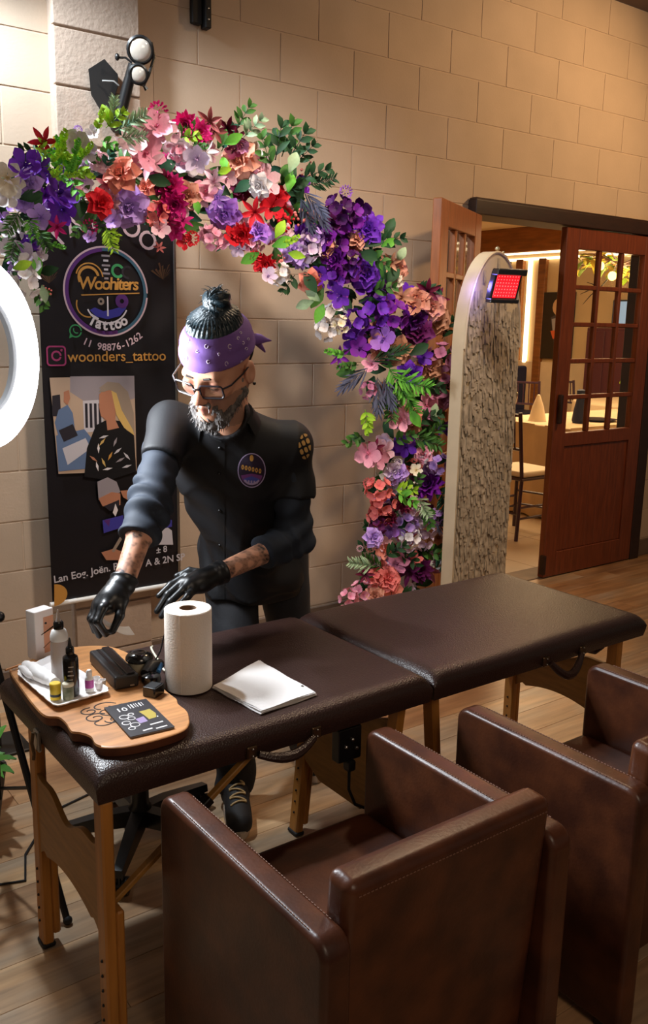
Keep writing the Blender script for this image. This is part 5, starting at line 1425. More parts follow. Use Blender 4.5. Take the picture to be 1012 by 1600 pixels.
# greenery read off the photograph: px, py, kind, colour, length px, direction in the picture (degrees, 0 = right, 90 = up)
LEAF = [
(30,330,'fern_frond','green',50,-110),(45,340,'fern_frond','bgreen',46,-70),(25,370,'fern_frond','green',50,-95),(60,360,'fern_frond','green',45,-60),(20,420,'leaf','lime',34,20),(62,430,'broad_leaf','bgreen',36,100),(66,445,'leaf','sage',30,-80),(50,330,'broad_leaf','green',30,-30),(30,310,'broad_leaf','dgreen',40,10),(80,380,'round_leaf_sprig','bgreen',28,-20),
(90,240,'round_leaf_sprig','lime',44,60),(100,255,'round_leaf_sprig','lime',46,20),(105,265,'leaf_sprig','lime',46,-10),(80,262,'leaf_sprig','lime',40,150),(110,280,'leaf_sprig','bgreen',46,-60),(120,262,'round_leaf_sprig','lime',36,-30),(70,250,'leaf_sprig','lime',36,100),(130,250,'leaf_sprig','green',36,0),
(150,205,'round_leaf_sprig','lime',40,70),(165,200,'leaf_sprig','lime',46,40),(172,195,'broad_leaf','lime',34,110),(180,205,'fern_frond','sage',60,25),(175,190,'fern_frond','sage',40,80),(185,215,'fern_frond','sage',46,5),(158,220,'leaf_sprig','bgreen',34,-20),
(130,310,'broad_leaf','dgreen',36,-90),(150,340,'leaf_sprig','green',40,-60),(165,355,'fern_frond','lime',46,-70),(170,360,'leaf_sprig','lime',34,-40),(130,345,'leaf_sprig','green',40,-110),(180,265,'broad_leaf','teal',30,170),(165,262,'leaf_sprig','teal',36,60),
(240,272,'broad_leaf','teal',44,30),(230,275,'broad_leaf','dgreen',40,-20),(270,222,'leaf_sprig','green',50,40),(285,215,'leaf_sprig','lime',36,0),(300,225,'round_leaf_sprig','green',36,-20),(340,232,'broad_leaf','green',34,60),(350,225,'broad_leaf','bgreen',34,20),(345,275,'broad_leaf','lime',28,60),(352,268,'broad_leaf','bgreen',28,100),(340,270,'broad_leaf','lime',24,10),
(370,200,'leaf_sprig','green',50,60),(380,215,'leaf_sprig','sage',50,40),(365,300,'broad_leaf','teal',36,30),(360,305,'broad_leaf','dgreen',36,150),(315,345,'broad_leaf','teal',40,160),(318,352,'broad_leaf','green',40,200),(310,335,'broad_leaf','bgreen',26,100),
(430,250,'leaf_sprig','dgreen',70,80),(440,245,'leaf_sprig','green',66,70),(450,250,'leaf_sprig','dgreen',64,55),(425,262,'leaf_sprig','green',60,110),(452,270,'broad_leaf','sage',40,70),(450,300,'broad_leaf','bgreen',38,80),(462,255,'leaf_sprig','dgreen',50,40),(470,280,'leaf_sprig','dgreen',56,20),(440,290,'broad_leaf','green',44,70),(436,330,'broad_leaf','dgreen',40,-80),(475,300,'feather_spray','slate',60,-50),(470,310,'feather_spray','slate',64,-70),(485,315,'feather_spray','slate',60,-60),(480,290,'fern_frond','dgreen',50,10),(415,330,'broad_leaf','dgreen',40,-10),(480,265,'berry_spray','rust',16,0),
(430,372,'broad_leaf','lime',34,60),(425,385,'broad_leaf','bgreen',40,20),(440,385,'round_leaf_sprig','lime',36,30),(405,395,'broad_leaf','bgreen',36,-150),(450,395,'leaf','lime',30,-20),
(460,430,'leaf_sprig','dgreen',46,-120),(475,425,'broad_leaf','dgreen',40,-60),(505,450,'broad_leaf','green',40,-120),(490,470,'broad_leaf','sage',34,-160),(505,475,'broad_leaf','bgreen',36,-110),(500,470,'broad_leaf','sage',30,150),
(570,385,'broad_leaf','dgreen',44,30),(590,380,'leaf_sprig','dgreen',50,10),(595,385,'broad_leaf','bgreen',30,20),(560,395,'broad_leaf','dgreen',40,-20),(575,400,'leaf_sprig','green',50,-30),(600,370,'broad_leaf','dgreen',36,60),(560,470,'broad_leaf','dgreen',40,-10),(580,455,'leaf_sprig','green',46,10),(605,445,'broad_leaf','dgreen',40,60),(620,410,'broad_leaf','sage',30,60),
(540,555,'round_leaf_sprig','bgreen',40,170),(560,570,'round_leaf_sprig','green',44,-170),(555,580,'broad_leaf','green',34,190),(575,575,'feather_spray','slate',70,-140),(590,590,'feather_spray','slate',74,-90),(600,590,'feather_spray','slate',60,-75),(580,565,'feather_spray','dgreen',70,20),(605,570,'fern_frond','bgreen',70,-60),(615,590,'fern_frond','bgreen',70,-20),(625,600,'fern_frond','bgreen',60,-60),(610,610,'fern_frond','green',60,-90),(640,555,'broad_leaf','dgreen',40,30),(690,530,'leaf_sprig','dgreen',44,60),
(570,640,'leaf_sprig','lime',44,-80),(578,650,'round_leaf_sprig','lime',36,-100),(565,680,'leaf_sprig','green',44,-150),(570,690,'broad_leaf','dgreen',30,160),(640,680,'fern_frond','green',60,-20),(660,690,'fern_frond','green',50,40),(615,690,'leaf_sprig','green',46,20),(650,660,'leaf_sprig','dgreen',50,20),(675,660,'broad_leaf','sage',34,80),(640,640,'broad_leaf','bgreen',36,-60),
(615,765,'leaf_sprig','lime',44,0),(620,770,'leaf_sprig','bgreen',46,-30),(650,775,'fern_frond','sage',46,-60),(615,805,'broad_leaf','teal',40,-60),(660,790,'leaf_sprig','green',50,-70),(640,770,'leaf_sprig','green',44,60),(680,790,'feather_spray','slate',50,-80),(690,770,'fern_frond','teal',50,-80),
(600,870,'leaf_sprig','dgreen',50,30),(585,885,'fern_frond','sage',50,170),(600,890,'fern_frond','green',50,150),(655,860,'leaf_sprig','green',50,-10),(625,860,'leaf_sprig','dgreen',50,-40),(680,860,'fern_frond','teal',50,-60),(590,910,'leaf_sprig','dgreen',46,200),(620,930,'leaf_sprig','dgreen',50,0)]
for (px, py, kd, cl, L, dg) in LEAF:
    Y = (2.85 if cl in ('lime', 'sage', 'bgreen') else 2.90)+fr.uniform(-0.03, 0.03); p = onY(px, py, Y)
    if kd == 'berry_spray':
        put(kd, cl, p, psz(px, L, Y)); continue
    al = _R*math.cos(math.radians(dg))+_U*math.sin(math.radians(dg))-_d*fr.uniform(-0.1, 0.5)
    put(kd, cl, p, psz(px, L, Y)*0.92, along=al)
for k in range(20):        # mass of lime green sprigs on the upper left of the arch
    a = fr.random()*6.283; d = math.sqrt(fr.random()); px, py = 102+34*d*math.cos(a), 258+30*d*math.sin(a)
    dg = fr.uniform(20, 160) if k % 2 else fr.uniform(-60, 240)
    al = _R*math.cos(math.radians(dg))+_U*math.sin(math.radians(dg))-_d*fr.uniform(0.1, 0.7)
    put('round_leaf_sprig', fr.choice(['lime', 'lime', 'bgreen']), onY(px, py, 2.81+fr.uniform(-0.02, 0.03)), psz(px, 30, 2.82), along=al)
# filling: dark leaves and small blossoms packed round the hoop, colours following the arch
def zone(px, py):
    if px < 110: return ('violet', 'lav', 'white', 'lilacw')
    if px < 240: return ('pink', 'ppink', 'lilacw', 'salmon')
    if px < 380: return ('pink', 'hotpink', 'ppink', 'burg')
    if px < 470: return ('ppink', 'red', 'lav', 'pink')
    if py < 560: return ('purple', 'violet', 'dpurple', 'peach')
    if py < 720: return ('mauve', 'pink', 'violet', 'tan')
    return ('lilacw', 'coral', 'lav', 'plum')
CL = [(38, 440, 34), (40, 380, 40), (45, 310, 42), (90, 275, 55), (150, 275, 66), (215, 280, 78), (280, 285, 78), (345, 292, 76), (400, 315, 80), (445, 350, 66), (490, 365, 55), (535, 400, 60), (570, 440, 64), (600, 490, 64), (625, 540, 66), (640, 590, 58), (640, 650, 52), (635, 710, 54), (635, 770, 50), (632, 830, 52), (625, 890, 56), (610, 950, 50)]
for i in range(len(CL)-1):
    (xa, ya, ra), (xb, yb, rb) = CL[i], CL[i+1]
    for k in range(18):
        t = fr.random(); r_ = (ra+(rb-ra)*t)*0.92
        an = fr.random()*6.283; d = math.sqrt(fr.random())*r_
        px, py = xa+(xb-xa)*t+d*math.cos(an), ya+(yb-ya)*t+d*math.sin(an)
        if px > 700: continue
        Y = 2.97+fr.uniform(-0.03, 0.09); p = onY(px, py, Y)
        if k < 11:
            kd = fr.choice(['leaf', 'broad_leaf', 'broad_leaf', 'leaf_sprig']); L = {'leaf': 34, 'broad_leaf': 32, 'leaf_sprig': 46}[kd]
            dg = math.degrees(an)*-1+fr.uniform(-50, 50)
            al = _R*math.cos(math.radians(dg))+_U*math.sin(math.radians(dg))-_d*fr.uniform(0, 0.6)
            put(kd, fr.choice(['dgreen', 'dgreen', 'green', 'teal', 'dgreen'] if px > 400 else ['dgreen', 'green', 'green', 'teal']), p, psz(px, L, Y), along=al)
        else:
            put(fr.choice(['orchid', 'blossom_cluster', 'rose']), fr.choice(zone(px, py)), onY(px, py, Y-0.05), psz(px, 17, Y))
# ------------------------------------------------------------------ dining room beyond the door
m_iwall = M('dining_wall', srgb(206, 176, 132), 0.8, var=0.06, scale=3)
m_iceil = M('dining_ceiling', srgb(228, 204, 164), 0.8)
m_tile = M('beige_tile', srgb(190, 168, 142), 0.35, rndv=0.05, var=0.06, scale=6)
m_beam = M('beam_wood', srgb(128, 78, 36), 0.5, var=0.25, scale=4, stretch=(8, 1, 8))
m_strip = M('led_strip', (1, 1, 1), 0.5, emit=(1.0, 0.80, 0.48), es=4)
m_cloth = M('table_cloth', srgb(214, 190, 158), 0.8, var=0.08, scale=5, bump=0.15, bscale=12)
m_chia = M('plum_lacquer', srgb(56, 34, 52), 0.35)
m_cush = M('ivory_cushion', srgb(222, 206, 180), 0.7)
IX0, IX1, IY1, IZ = 2.6, 9.3, 9.2, 2.66
f2 = MB().box((IX0, WY+0.16, -0.06), (IX1+0.4, IY1+0.4, -0.010)).build('floor_dining', m_mortar); f2['kind'] = 'structure'
tm_ = MB().rbox((0.0015, 0.0015, -0.010), (0.5985, 0.5985, 0.0), 0.002, 1).mesh('tile'); tm_.materials.append(m_tile)
for i in range(11):
    for j in range(9):
        inst('tile', tm_, f2, Matrix.Translation((IX0+0.6*i, WY+0.165+0.6*j, 0)))
c2 = MB().box((IX0, WY+0.15, IZ), (IX1+0.4, IY1+0.4, IZ+0.05)).build('ceiling_dining', m_iceil); c2['kind'] = 'structure'
w2 = MB().box((IX1, WY+0.15, 0), (IX1+0.1, IY1+0.1, IZ)).build('wall_right', m_iwall); w2['kind'] = 'structure'
w3 = MB().box((IX0, IY1, 0), (IX1, IY1+0.1, IZ)).build('wall_far', m_iwall); w3['kind'] = 'structure'
w4 = MB().box((IX0-0.1, WY+0.15, 0), (IX0, IY1+0.1, IZ)).build('wall_left', m_iwall); w4['kind'] = 'structure'
def struct(mb, name, mat): o = mb.build(name, mat); o['kind'] = 'structure'; return o
XB = 8.40
zt = onX(820, 364, XB).z; zb = onX(820, 394, XB).z
struct(MB().rbox((XB, WY+0.16, zb), (XB+0.16, IY1, IZ), 0.01, 1), 'trim_2', m_beam)
struct(MB().rbox((XB+0.01, WY+0.2, zb-0.022), (XB+0.05, IY1, zb-0.002), 0.004, 1), 'trim_3', m_strip)
z2 = onX(860, 403, IX1-0.03).z
struct(MB().rbox((IX1-0.05, WY+0.2, z2-0.014), (IX1-0.002, IY1, z2+0.014), 0.004, 1), 'trim_4', m_strip)
yv = onX(824, 480, IX1-0.03).y; zv = onX(818, 566, IX1-0.03).z
struct(MB().rbox((IX1-0.05, yv-0.022, zv), (IX1-0.002, yv+0.022, z2), 0.004, 1), 'trim_5', m_strip)
for dy in (-0.22, 0.16):
    struct(MB().rbox((IX1-0.06, yv+dy-0.06, 0), (IX1-0.002, yv+dy+0.06, z2), 0.005, 1), 'trim_6', m_beam)
struct(MB().rbox((IX1-0.03, WY+0.2, 0), (IX1-0.002, IY1, onX(860, 566, IX1).z), 0.004, 1), 'trim_7', m_cloth)

# framed painting of a seated figure (plain stand-in)
p0 = onX(841, 457, IX1-0.03); p1 = onX(886, 562, IX1-0.03)
pa = thing('framed_painting', (IX1-0.03, (p0.y+p1.y)/2, p1.z), 'dark portrait painting on the dining room wall beside light strip', 'painting')
ya, yb, za, zb_ = min(p0.y, p1.y)-0.05, max(p0.y, p1.y), p1.z, p0.z
MB().rbox((IX1-0.05, ya, za), (IX1-0.004, yb, zb_), 0.006, 1).build('canvas', flat('canvas_dark', (34, 26, 20)), pa)
def pp_(u, v): return (ya+(yb-ya)*(1-u), za+(zb_-za)*v)
def ppoly(nm, pts, c, k):
    MB().prism([pp_(u, v) for u, v in pts], 0.001, frame((0, 1, 0), (0, 0, 1), (-1, 0, 0), (IX1-0.051-0.001*k, 0, 0))).build(nm, flat('paint_%s_%d' % (nm, k), c), pa, smooth=False)
ppoly('painted_head', [(0.62+0.17*math.cos(a), 0.78+0.13*math.sin(a)) for a in np.linspace(0, 6.0, 14)], (200, 160, 120), 1)
ppoly('painted_body', [(0.42, 0.62), (0.60, 0.68), (0.86, 0.62), (0.95, 0.40), (0.80, 0.10), (0.60, 0.08), (0.52, 0.35)], (70, 66, 72), 2)
ppoly('painted_sleeve', [(0.45, 0.60), (0.60, 0.62), (0.62, 0.45), (0.50, 0.42)], (150, 146, 150), 3)
ppoly('painted_hand', [(0.44, 0.42), (0.62, 0.44), (0.66, 0.34), (0.52, 0.30)], (200, 90, 50), 4)
ppoly('painted_scroll', [(0.60, 0.30), (0.72, 0.30), (0.68, 0.10), (0.58, 0.12)], (150, 140, 130), 5)

def chiavari(loc, ang, label, mat=None):
    mat = mat or m_chia
    t = thing('chiavari_chair', loc, label, 'chair', 'banquet chairs in the dining room')
    m = rotz(ang, loc); T = lambda *p: m @ Vector(p)
    for sx in (-0.18, 0.18):
        MB().tube([T(sx, 0.18, 0), T(sx, 0.18, 0.44)], 0.014, 8).build('leg', mat, t)
        MB().tube([T(sx, -0.20, 0), T(sx, -0.18, 0.45), T(sx*0.96, -0.23, 0.92)], 0.014, 8).build('leg', mat, t)
        for zz in (0.16, 0.24): MB().tube([T(sx, -0.19, zz), T(sx, 0.18, zz)], 0.009, 6).build('stretcher', mat, t)
    for (yy, zz) in ((0.18, 0.18), (0.18, 0.28), (-0.19, 0.18)):
        MB().tube([T(-0.18, yy, zz), T(0.18, yy, zz+0.015)], 0.009, 6).build('stretcher', mat, t)
    MB().rbox((-0.20, -0.20, 0.435), (0.20, 0.20, 0.455), 0.006, 1, m).build('seat', mat, t)
    MB().rbox((-0.195, -0.185, 0.456), (0.195, 0.195, 0.50), 0.018, 3, m).build('cushion', m_cush, t)
    for zz in (0.66, 0.90): MB().tube([T(-0.175, -0.205-(zz-0.66)*0.1, zz), T(0.175, -0.205-(zz-0.66)*0.1, zz)], 0.012, 6).build('back_rail', mat, t)
    for k in range(5):
        x = -0.12+0.06*k; MB().tube([T(x, -0.206, 0.66), T(x, -0.228, 0.90)], 0.007, 6).build('back_slat', mat, t)
    return t
chiavari((5.03, 4.38, 0), math.radians(-90), 'dark chair with ivory cushion seen beside the arched panel')
cA = onX(824, 600, 8.0); chiavari((cA.x, cA.y, 0), math.radians(-60), 'dark slatted chair behind the cloth covered table, left of the door leaf')
cB = onX(903, 600, 8.7); chiavari((cB.x, cB.y, 0), math.radians(-100), 'dark slatted chair seen through the lower glass panes')
bl = onX(821, 590, 8.85)
m_navy = M('navy_cloth', srgb(18, 26, 62), 0.7)
bc_ = thing('covered_chair', (bl.x, bl.y, 0), 'chair under a navy blue cover at the back of the dining room', 'chair')
MB().rbox((bl.x-0.20, bl.y-0.20, 0.0), (bl.x+0.20, bl.y+0.20, 0.46), 0.03, 3).build('skirt', m_navy, bc_)
MB().rbox((bl.x-0.22, bl.y+0.16, 0.40), (bl.x+0.22, bl.y+0.24, 1.02), 0.04, 3).build('back_cover', m_navy, bc_)

# cloth covered banquet table with settings
tb = thing('banquet_table', (6.35, 4.75, 0), 'long banquet table under a beige floor length cloth', 'table')
X0, X1, Y0, Y1 = 5.60, 7.4, 4.40, 5.30
vs = []; fs = []
per = []
for i in range(40): per.append((X0+(X1-X0)*i/40, Y0))
for i in range(18): per.append((X1, Y0+(Y1-Y0)*i/18))
for i in range(40): per.append((X1-(X1-X0)*i/40, Y1))
for i in range(18): per.append((X0, Y1-(Y1-Y0)*i/18))
cx, cy = (X0+X1)/2, (Y0+Y1)/2; npn = len(per)
for lev, (zz, amp) in enumerate(((0.75, 0), (0.735, 0.006), (0.4, 0.018), (0.012, 0.03))):
    for i, (x, y) in enumerate(per):
        k = 1+amp*(0.6+math.sin(i*1.1)+0.4*math.sin(i*2.3))
        vs.append((cx+(x-cx)*k, cy+(y-cy)*k, zz))
for l in range(3):
    for i in range(npn): j = (i+1) % npn; fs.append((l*npn+i, (l+1)*npn+i, (l+1)*npn+j, l*npn+j))
fs.append(tuple(range(npn)))
MB().add(vs, fs).build('cloth', m_cloth, tb, ang=70)
for (x, y) in ((5.75, 4.55), (7.25, 4.55), (5.75, 5.15), (7.25, 5.15)):
    MB().tube([(x, y, 0), (x, y, 0.73)], 0.02, 8).build('leg', m_chia, tb)
m_wine = glass('wine_glass', (0.97, 0.97, 0.97), 0.3)
m_char = M('charger_plate', srgb(30, 24, 22), 0.25, metal=0.4)
m_nap = M('napkin', srgb(226, 206, 178), 0.8)
k = 0
for (qx, qy, what) in ((5.76, 5.14, 'glass'), (5.80, 4.90, 'napkin'), (5.98, 4.62, 'navy'), (6.28, 4.66, 'plate'), (6.20, 5.06, 'glass2'), (6.62, 4.62, 'candle'), (7.20, 4.80, 'menu'), (6.95, 4.62, 'plate2')):
    c = Vector((qx, qy, 0.752)); px = 900 if what == 'plate' else 950
    if what.startswith('glass'):
        w_ = 'beside the napkin at the table corner' if what == 'glass' else 'seen through the lowest glass panes'
        MB().lathe([(0.032, 0), (0.034, 0.002), (0.004, 0.006), (0.004, 0.09), (0.030, 0.12), (0.038, 0.17), (0.034, 0.21), (0.0335, 0.21), (0.037, 0.17), (0.028, 0.122), (0.001, 0.1)], 20, Matrix.Translation(c)).solo('wine_glass', m_wine, c, 'clear wine glass on the banquet table '+w_, 'glass')
    elif what == 'napkin':
        MB().lathe([(0.075, 0), (0.07, 0.01), (0.045, 0.12), (0.012, 0.21), (0.002, 0.215)], 14, Matrix.Translation(c)).solo('folded_napkin', m_nap, c, 'cone of folded beige napkin on the banquet table', 'napkin')
    elif what == 'navy':
        MB().lathe([(0.05, 0), (0.06, 0.02), (0.05, 0.10), (0.03, 0.20), (0.035, 0.26), (0.02, 0.27)], 16, Matrix.Translation(c)).solo('vase', m_navy, c, 'dark blue vase on the banquet table at the door edge', 'vase')
    elif what.startswith('plate'):
        w_ = 'left' if px < 930 else 'right'
        MB().lathe([(0.09, 0), (0.15, 0.012), (0.155, 0.016), (0.10, 0.010), (0.001, 0.008)], 28, Matrix.Translation(c)).solo('charger_plate', m_char, c, 'dark round charger plate seen through the lowest pane, %s one' % w_, 'plate')
    elif what == 'candle':
        MB().lathe([(0.035, 0), (0.036, 0.002), (0.036, 0.085), (0.030, 0.090), (0.003, 0.088)], 20, Matrix.Translation(c)).solo('candle', M('candle_wax', srgb(240, 214, 170), 0.5, emit=(1, 0.7, 0.4), es=0.5), c, 'pale lit candle on the banquet table behind the glass', 'candle')
    else:
        MB().rbox((-0.05, -0.004, 0), (0.05, 0.004, 0.16), 0.001, 1, rotz(-0.7, c)).solo('menu_card', m_nap, c, 'pale menu card standing on the banquet table', 'card')

# glowing branch chandelier and wall fittings seen through the panes
m_bulb = M('warm_bulb', (1, 0.8, 0.4), 0.4, emit=(1.0, 0.62, 0.20), es=5)
m_gleaf = M('gold_leaf', srgb(150, 116, 30), 0.5, rndv=0.2)
ch_c = CAM+ray(968, 415)*6.6
ch = thing('branch_chandelier', ch_c, 'golden branch chandelier with glowing bulbs seen through upper panes', 'chandelier')
MB().tube([(ch_c.x, ch_c.y, ch_c.z), (ch_c.x, ch_c.y, IZ)], 0.012, 8).build('rod', m_beam, ch)
r9 = random.Random(9); lf = MB(); 
for k in range(16):
    a = k*2.4; d = Vector((math.cos(a), math.sin(a), r9.uniform(-0.35, 0.3))); L_ = 0.25+0.25*r9.random()
    e = ch_c+d*L_
    MB().tube([ch_c, ch_c+d*L_*0.5+Vector((0, 0, 0.04)), e], [0.008, 0.006, 0.003], 6).build('branch', m_beam, ch)
    if k % 2 == 0: MB().ball(e, 0.032, 10, 6).build('bulb', m_bulb, ch)
    for q in range(7):
        b0 = ch_c+d*L_*(0.3+0.1*q); dd = Vector((r9.uniform(-1, 1), r9.uniform(-1, 1), r9.uniform(-.6, .6))).normalized()
        m = Matrix.Translation(b0) @ dd.to_track_quat('X', 'Z').to_matrix().to_4x4() @ Matrix.Scale(0.10, 4)
        me = getmesh('leaf', 'yellow') if q % 3 else getmesh('leaf', 'lime')
        inst('leaf', me, ch, m)
lamp('chandelier_lamp', 'POINT', ch_c-Vector((0, 0, 0.1)), None, 14, (1.0, 0.70, 0.36), 0.12)
br = CAM+ray(935, 452)*6.55
for (a_, l_) in ((2.6, 0.10), (3.4, 0.14), (3.9, 0.16), (4.4, 0.12), (3.1, 0.18)):
    e = br+_R*l_*math.cos(a_)+_U*l_*math.sin(a_)
    MB().tube([ch_c, br, (br+e)/2+_U*0.012, e], [0.007, 0.005, 0.004, 0.002], 6).build('twig', m_frame, ch)
ca = onX(948, 560, IX1-0.3)
cabn = thing('cabinet', (IX1-0.2, ca.y, 0), 'dark red cabinet against the dining room wall', 'cabinet')
m_bord = M('bordeaux_wood', srgb(74, 20, 22), 0.5)
zc = onX(948, 512, IX1-0.3).z
MB().rbox((IX1-0.35, ca.y-0.28, 0), (IX1-0.01, ca.y+0.28, zc), 0.01, 1).build('carcass', m_bord, cabn)
for dy in (-0.14, 0.14): MB().rbox((IX1-0.365, ca.y+dy-0.125, 0.05), (IX1-0.35, ca.y+dy+0.125, zc-0.04), 0.005, 1).build('door', m_bord, cabn)
sc_ = onX(984, 490, IX1-0.06)
tv = thing('wall_screen', sc_, 'pale blue lit screen on the dining room wall', 'screen')
MB().rbox((IX1-0.05, sc_.y-0.26, sc_.z-0.16), (IX1-0.004, sc_.y+0.26, sc_.z+0.16), 0.008, 1).build('bezel', m_blackp, tv)
MB().box((IX1-0.053, sc_.y-0.24, sc_.z-0.14), (IX1-0.0505, sc_.y+0.24, sc_.z+0.14)).build('display', M('screen_blue', srgb(120, 150, 180), 0.3, emit=(0.45, 0.6, 0.8), es=0.6), tv, smooth=False)
sh_ = onX(984, 545, IX1-0.2)
shf = thing('wall_shelf', (IX1-0.1, sh_.y, sh_.z), 'grey slatted louvre panel on the wall below the screen', 'louvre')
for q in range(5): MB().rbox((IX1-0.10, sh_.y-0.25, sh_.z-0.12+0.07*q), (IX1-0.03, sh_.y+0.25, sh_.z-0.10+0.07*q), 0.004, 1).build('slat', m_grey, shf)
MB().rbox((IX1-0.03, sh_.y-0.25, sh_.z-0.14), (IX1-0.004, sh_.y+0.25, sh_.z+0.22), 0.004, 1).build('back_plate', m_steel, shf)
t2 = onX(1010, 600, 8.35)
tb2 = thing('round_table', (t2.x, t2.y, 0), 'round table with pale cloth and flowers farther back', 'table')
MB().lathe([(0.78, 0.01), (0.76, 0.35), (0.74, 0.735), (0.73, 0.75), (0.001, 0.751)], 40, Matrix.Translation((t2.x, t2.y, 0))).build('cloth', m_cloth, tb2)
fv = thing('flower_vase', (t2.x-0.1, t2.y, 0.752), 'vase of pink and white flowers on the round table', 'vase')
MB().lathe([(0.05, 0), (0.07, 0.02), (0.06, 0.10), (0.04, 0.16), (0.01, 0.15)], 16, Matrix.Translation((t2.x-0.1, t2.y, 0.752))).build('vase', m_foam, fv)
for q in range(14):
    p = Vector((t2.x-0.1+r9.uniform(-.15, .15), t2.y+r9.uniform(-.15, .15), 0.752+0.22+r9.uniform(-.06, .1)))
    o = inst('blossom', getmesh('blossom_cluster', r9.choice(['ppink', 'white', 'pink', 'lime'])), fv, Matrix.Translation(p) @ RZ(q) @ Matrix.Scale(0.07, 4))
# ------------------------------------------------------------------ the tattooist
from mathutils.bvhtree import BVHTree
A_ = lambda v: np.array(v, float)
man = thing('person', (1.42, 2.30, 0), 'man in black shirt, purple bandana, glasses and black gloves leaning over the table', 'person')
shR, shL = A_(onY(264, 664, 2.22)), A_(onY(450, 694, 2.10))
elR, wrR = A_(onY(233, 792, 2.06)), A_(onY(194, 908, 1.96))
elL, wrL = A_(onY(460, 842, 2.10)), A_(onY(345, 894, 2.06))
pel = A_(onY(395, 838, 2.38))
mid = (shR+shL)/2
ax = (mid-pel)/np.linalg.norm(mid-pel)
lft = shL-shR; lft = lft-ax*(lft@ax); lft /= np.linalg.norm(lft)
frn = np.cross(lft, ax)
if frn@A_((-0.6, -0.7, 0)) < 0: frn = -frn
TB = np.stack([frn, lft, ax])            # rows: front, left, up of the torso
# head frame
hc = A_(onY(339, 566, 2.05))
cdir = A_(CAM)-hc; cdir[2] = 0; cdir /= np.linalg.norm(cdir)
def rz(v, deg):
    a = math.radians(deg); return np.array([v[0]*math.cos(a)-v[1]*math.sin(a), v[0]*math.sin(a)+v[1]*math.cos(a), v[2]])
f0 = rz(cdir, -30); l0 = np.array([-f0[1], f0[0], 0]); u0 = np.array([0, 0, 1.0])
pt_ = math.radians(27)
hf = f0*math.cos(pt_)-u0*math.sin(pt_); hu = u0*math.cos(pt_)+f0*math.sin(pt_)
ro_ = math.radians(7)
hl = l0*math.cos(ro_)-hu*math.sin(ro_); hu = hu*math.cos(ro_)+l0*math.sin(ro_)
HB = np.stack([hf, hl, hu]); HS = 1.06
def H(*p): return hc+(p[0]*hf+p[1]*hl+p[2]*hu)*HS
nb = mid+ax*0.055+frn*0.005              # neck base
def head_sdf(P):
    Q = ((P-hc)@HB.T)/HS
    c = lambda a, b, r1, r2: cone(Q, a, b, r1, r2)
    d = ell(Q, (-0.012, 0, 0.036), (0.100, 0.079, 0.088))
    d = smin(d, ell(Q, (0.032, 0, -0.038), (0.062, 0.060, 0.076)), 0.03)
    for s in (-1, 1):
        d = smin(d, c((-0.005, s*0.050, -0.052), (0.062, s*0.012, -0.104), 0.026, 0.022), 0.03)
        d = smin(d, ell(Q, (0.066, s*0.040, -0.028), (0.022, 0.022, 0.018)), 0.02)
    d = smin(d, c((0.083, -0.036, 0.012), (0.083, 0.036, 0.012), 0.013, 0.013), 0.018)
    for s in (-1, 1):
        d = smax(d, -ell(Q, (0.104, s*0.032, -0.010), (0.020, 0.019, 0.014)), 0.012)
        d = smin(d, ell(Q, (0.077, s*0.032, -0.011), (0.0135, 0.0135, 0.0125)), 0.004)
    d = smin(d, c((0.088, 0, 0.000), (0.111, 0, -0.040), 0.0085, 0.0115), 0.010)
    d = smin(d, ell(Q, (0.113, 0, -0.043), (0.0125, 0.0125, 0.0105)), 0.007)
    for s in (-1, 1): d = smin(d, ell(Q, (0.103, s*0.0125, -0.047), (0.011, 0.0075, 0.0075)), 0.006)
    d = smin(d, c((0.091, -0.017, -0.070), (0.098, 0, -0.069), 0.0055, 0.0065), 0.006)
    d = smin(d, c((0.091, 0.017, -0.070), (0.098, 0, -0.069), 0.0055, 0.0065), 0.006)
    d = smin(d, c((0.089, -0.014, -0.081), (0.095, 0, -0.082), 0.006, 0.0075), 0.006)
    d = smin(d, c((0.089, 0.014, -0.081), (0.095, 0, -0.082), 0.006, 0.0075), 0.006)
    d = smin(d, ell(Q, (0.074, 0, -0.106), (0.024, 0.026, 0.020)), 0.015)
    for s in (-1, 1):
        e = ell(Q, (-0.008, s*0.083, -0.018), (0.021, 0.010, 0.032), )
        e = smax(e, -ell(Q, (-0.002, s*0.093, -0.014), (0.011, 0.007, 0.018)), 0.006)
        d = smin(d, e, 0.006)
    return d*HS
def arm_sdf(P, s, e, w, r):
    d = smin(cone(P, s, e, r[0], r[1]), cone(P, e, w, r[2], r[3]), 0.03)
    m = e+(w-e)*0.28
    return smin(d, ell(P, m, (r[2]*1.03,)*3), 0.03)
def torso_core(P, g=0.0):
    d = ell(P, mid-ax*0.12+frn*0.012, (0.112+g, 0.165+g, 0.165+g), TB)
    d = smin(d, ell(P, pel+(mid-pel)*0.42+frn*0.018, (0.112+g, 0.150+g, 0.17+g), TB), 0.06)
    d = smin(d, ell(P, pel, (0.108+g, 0.155+g, 0.13+g), TB), 0.06)
    for s in (shR, shL):
        d = smin(d, cone(P, nb-ax*0.03, s-ax*0.012, 0.052+g*0.7, 0.055+g*0.7), 0.05)
    return d
def body_sdf(P):
    d = head_sdf(P)
    d = smin(d, cone(P, H(-0.030, 0, -0.055), nb, 0.056, 0.062), 0.025)
    d = smin(d, torso_core(P, -0.016), 0.04)
    d = smin(d, arm_sdf(P, shR, elR, wrR, (0.040, 0.031, 0.034, 0.0265)), 0.03)
    d = smin(d, arm_sdf(P, shL, elL, wrL, (0.040, 0.031, 0.034, 0.0265)), 0.03)
    return d
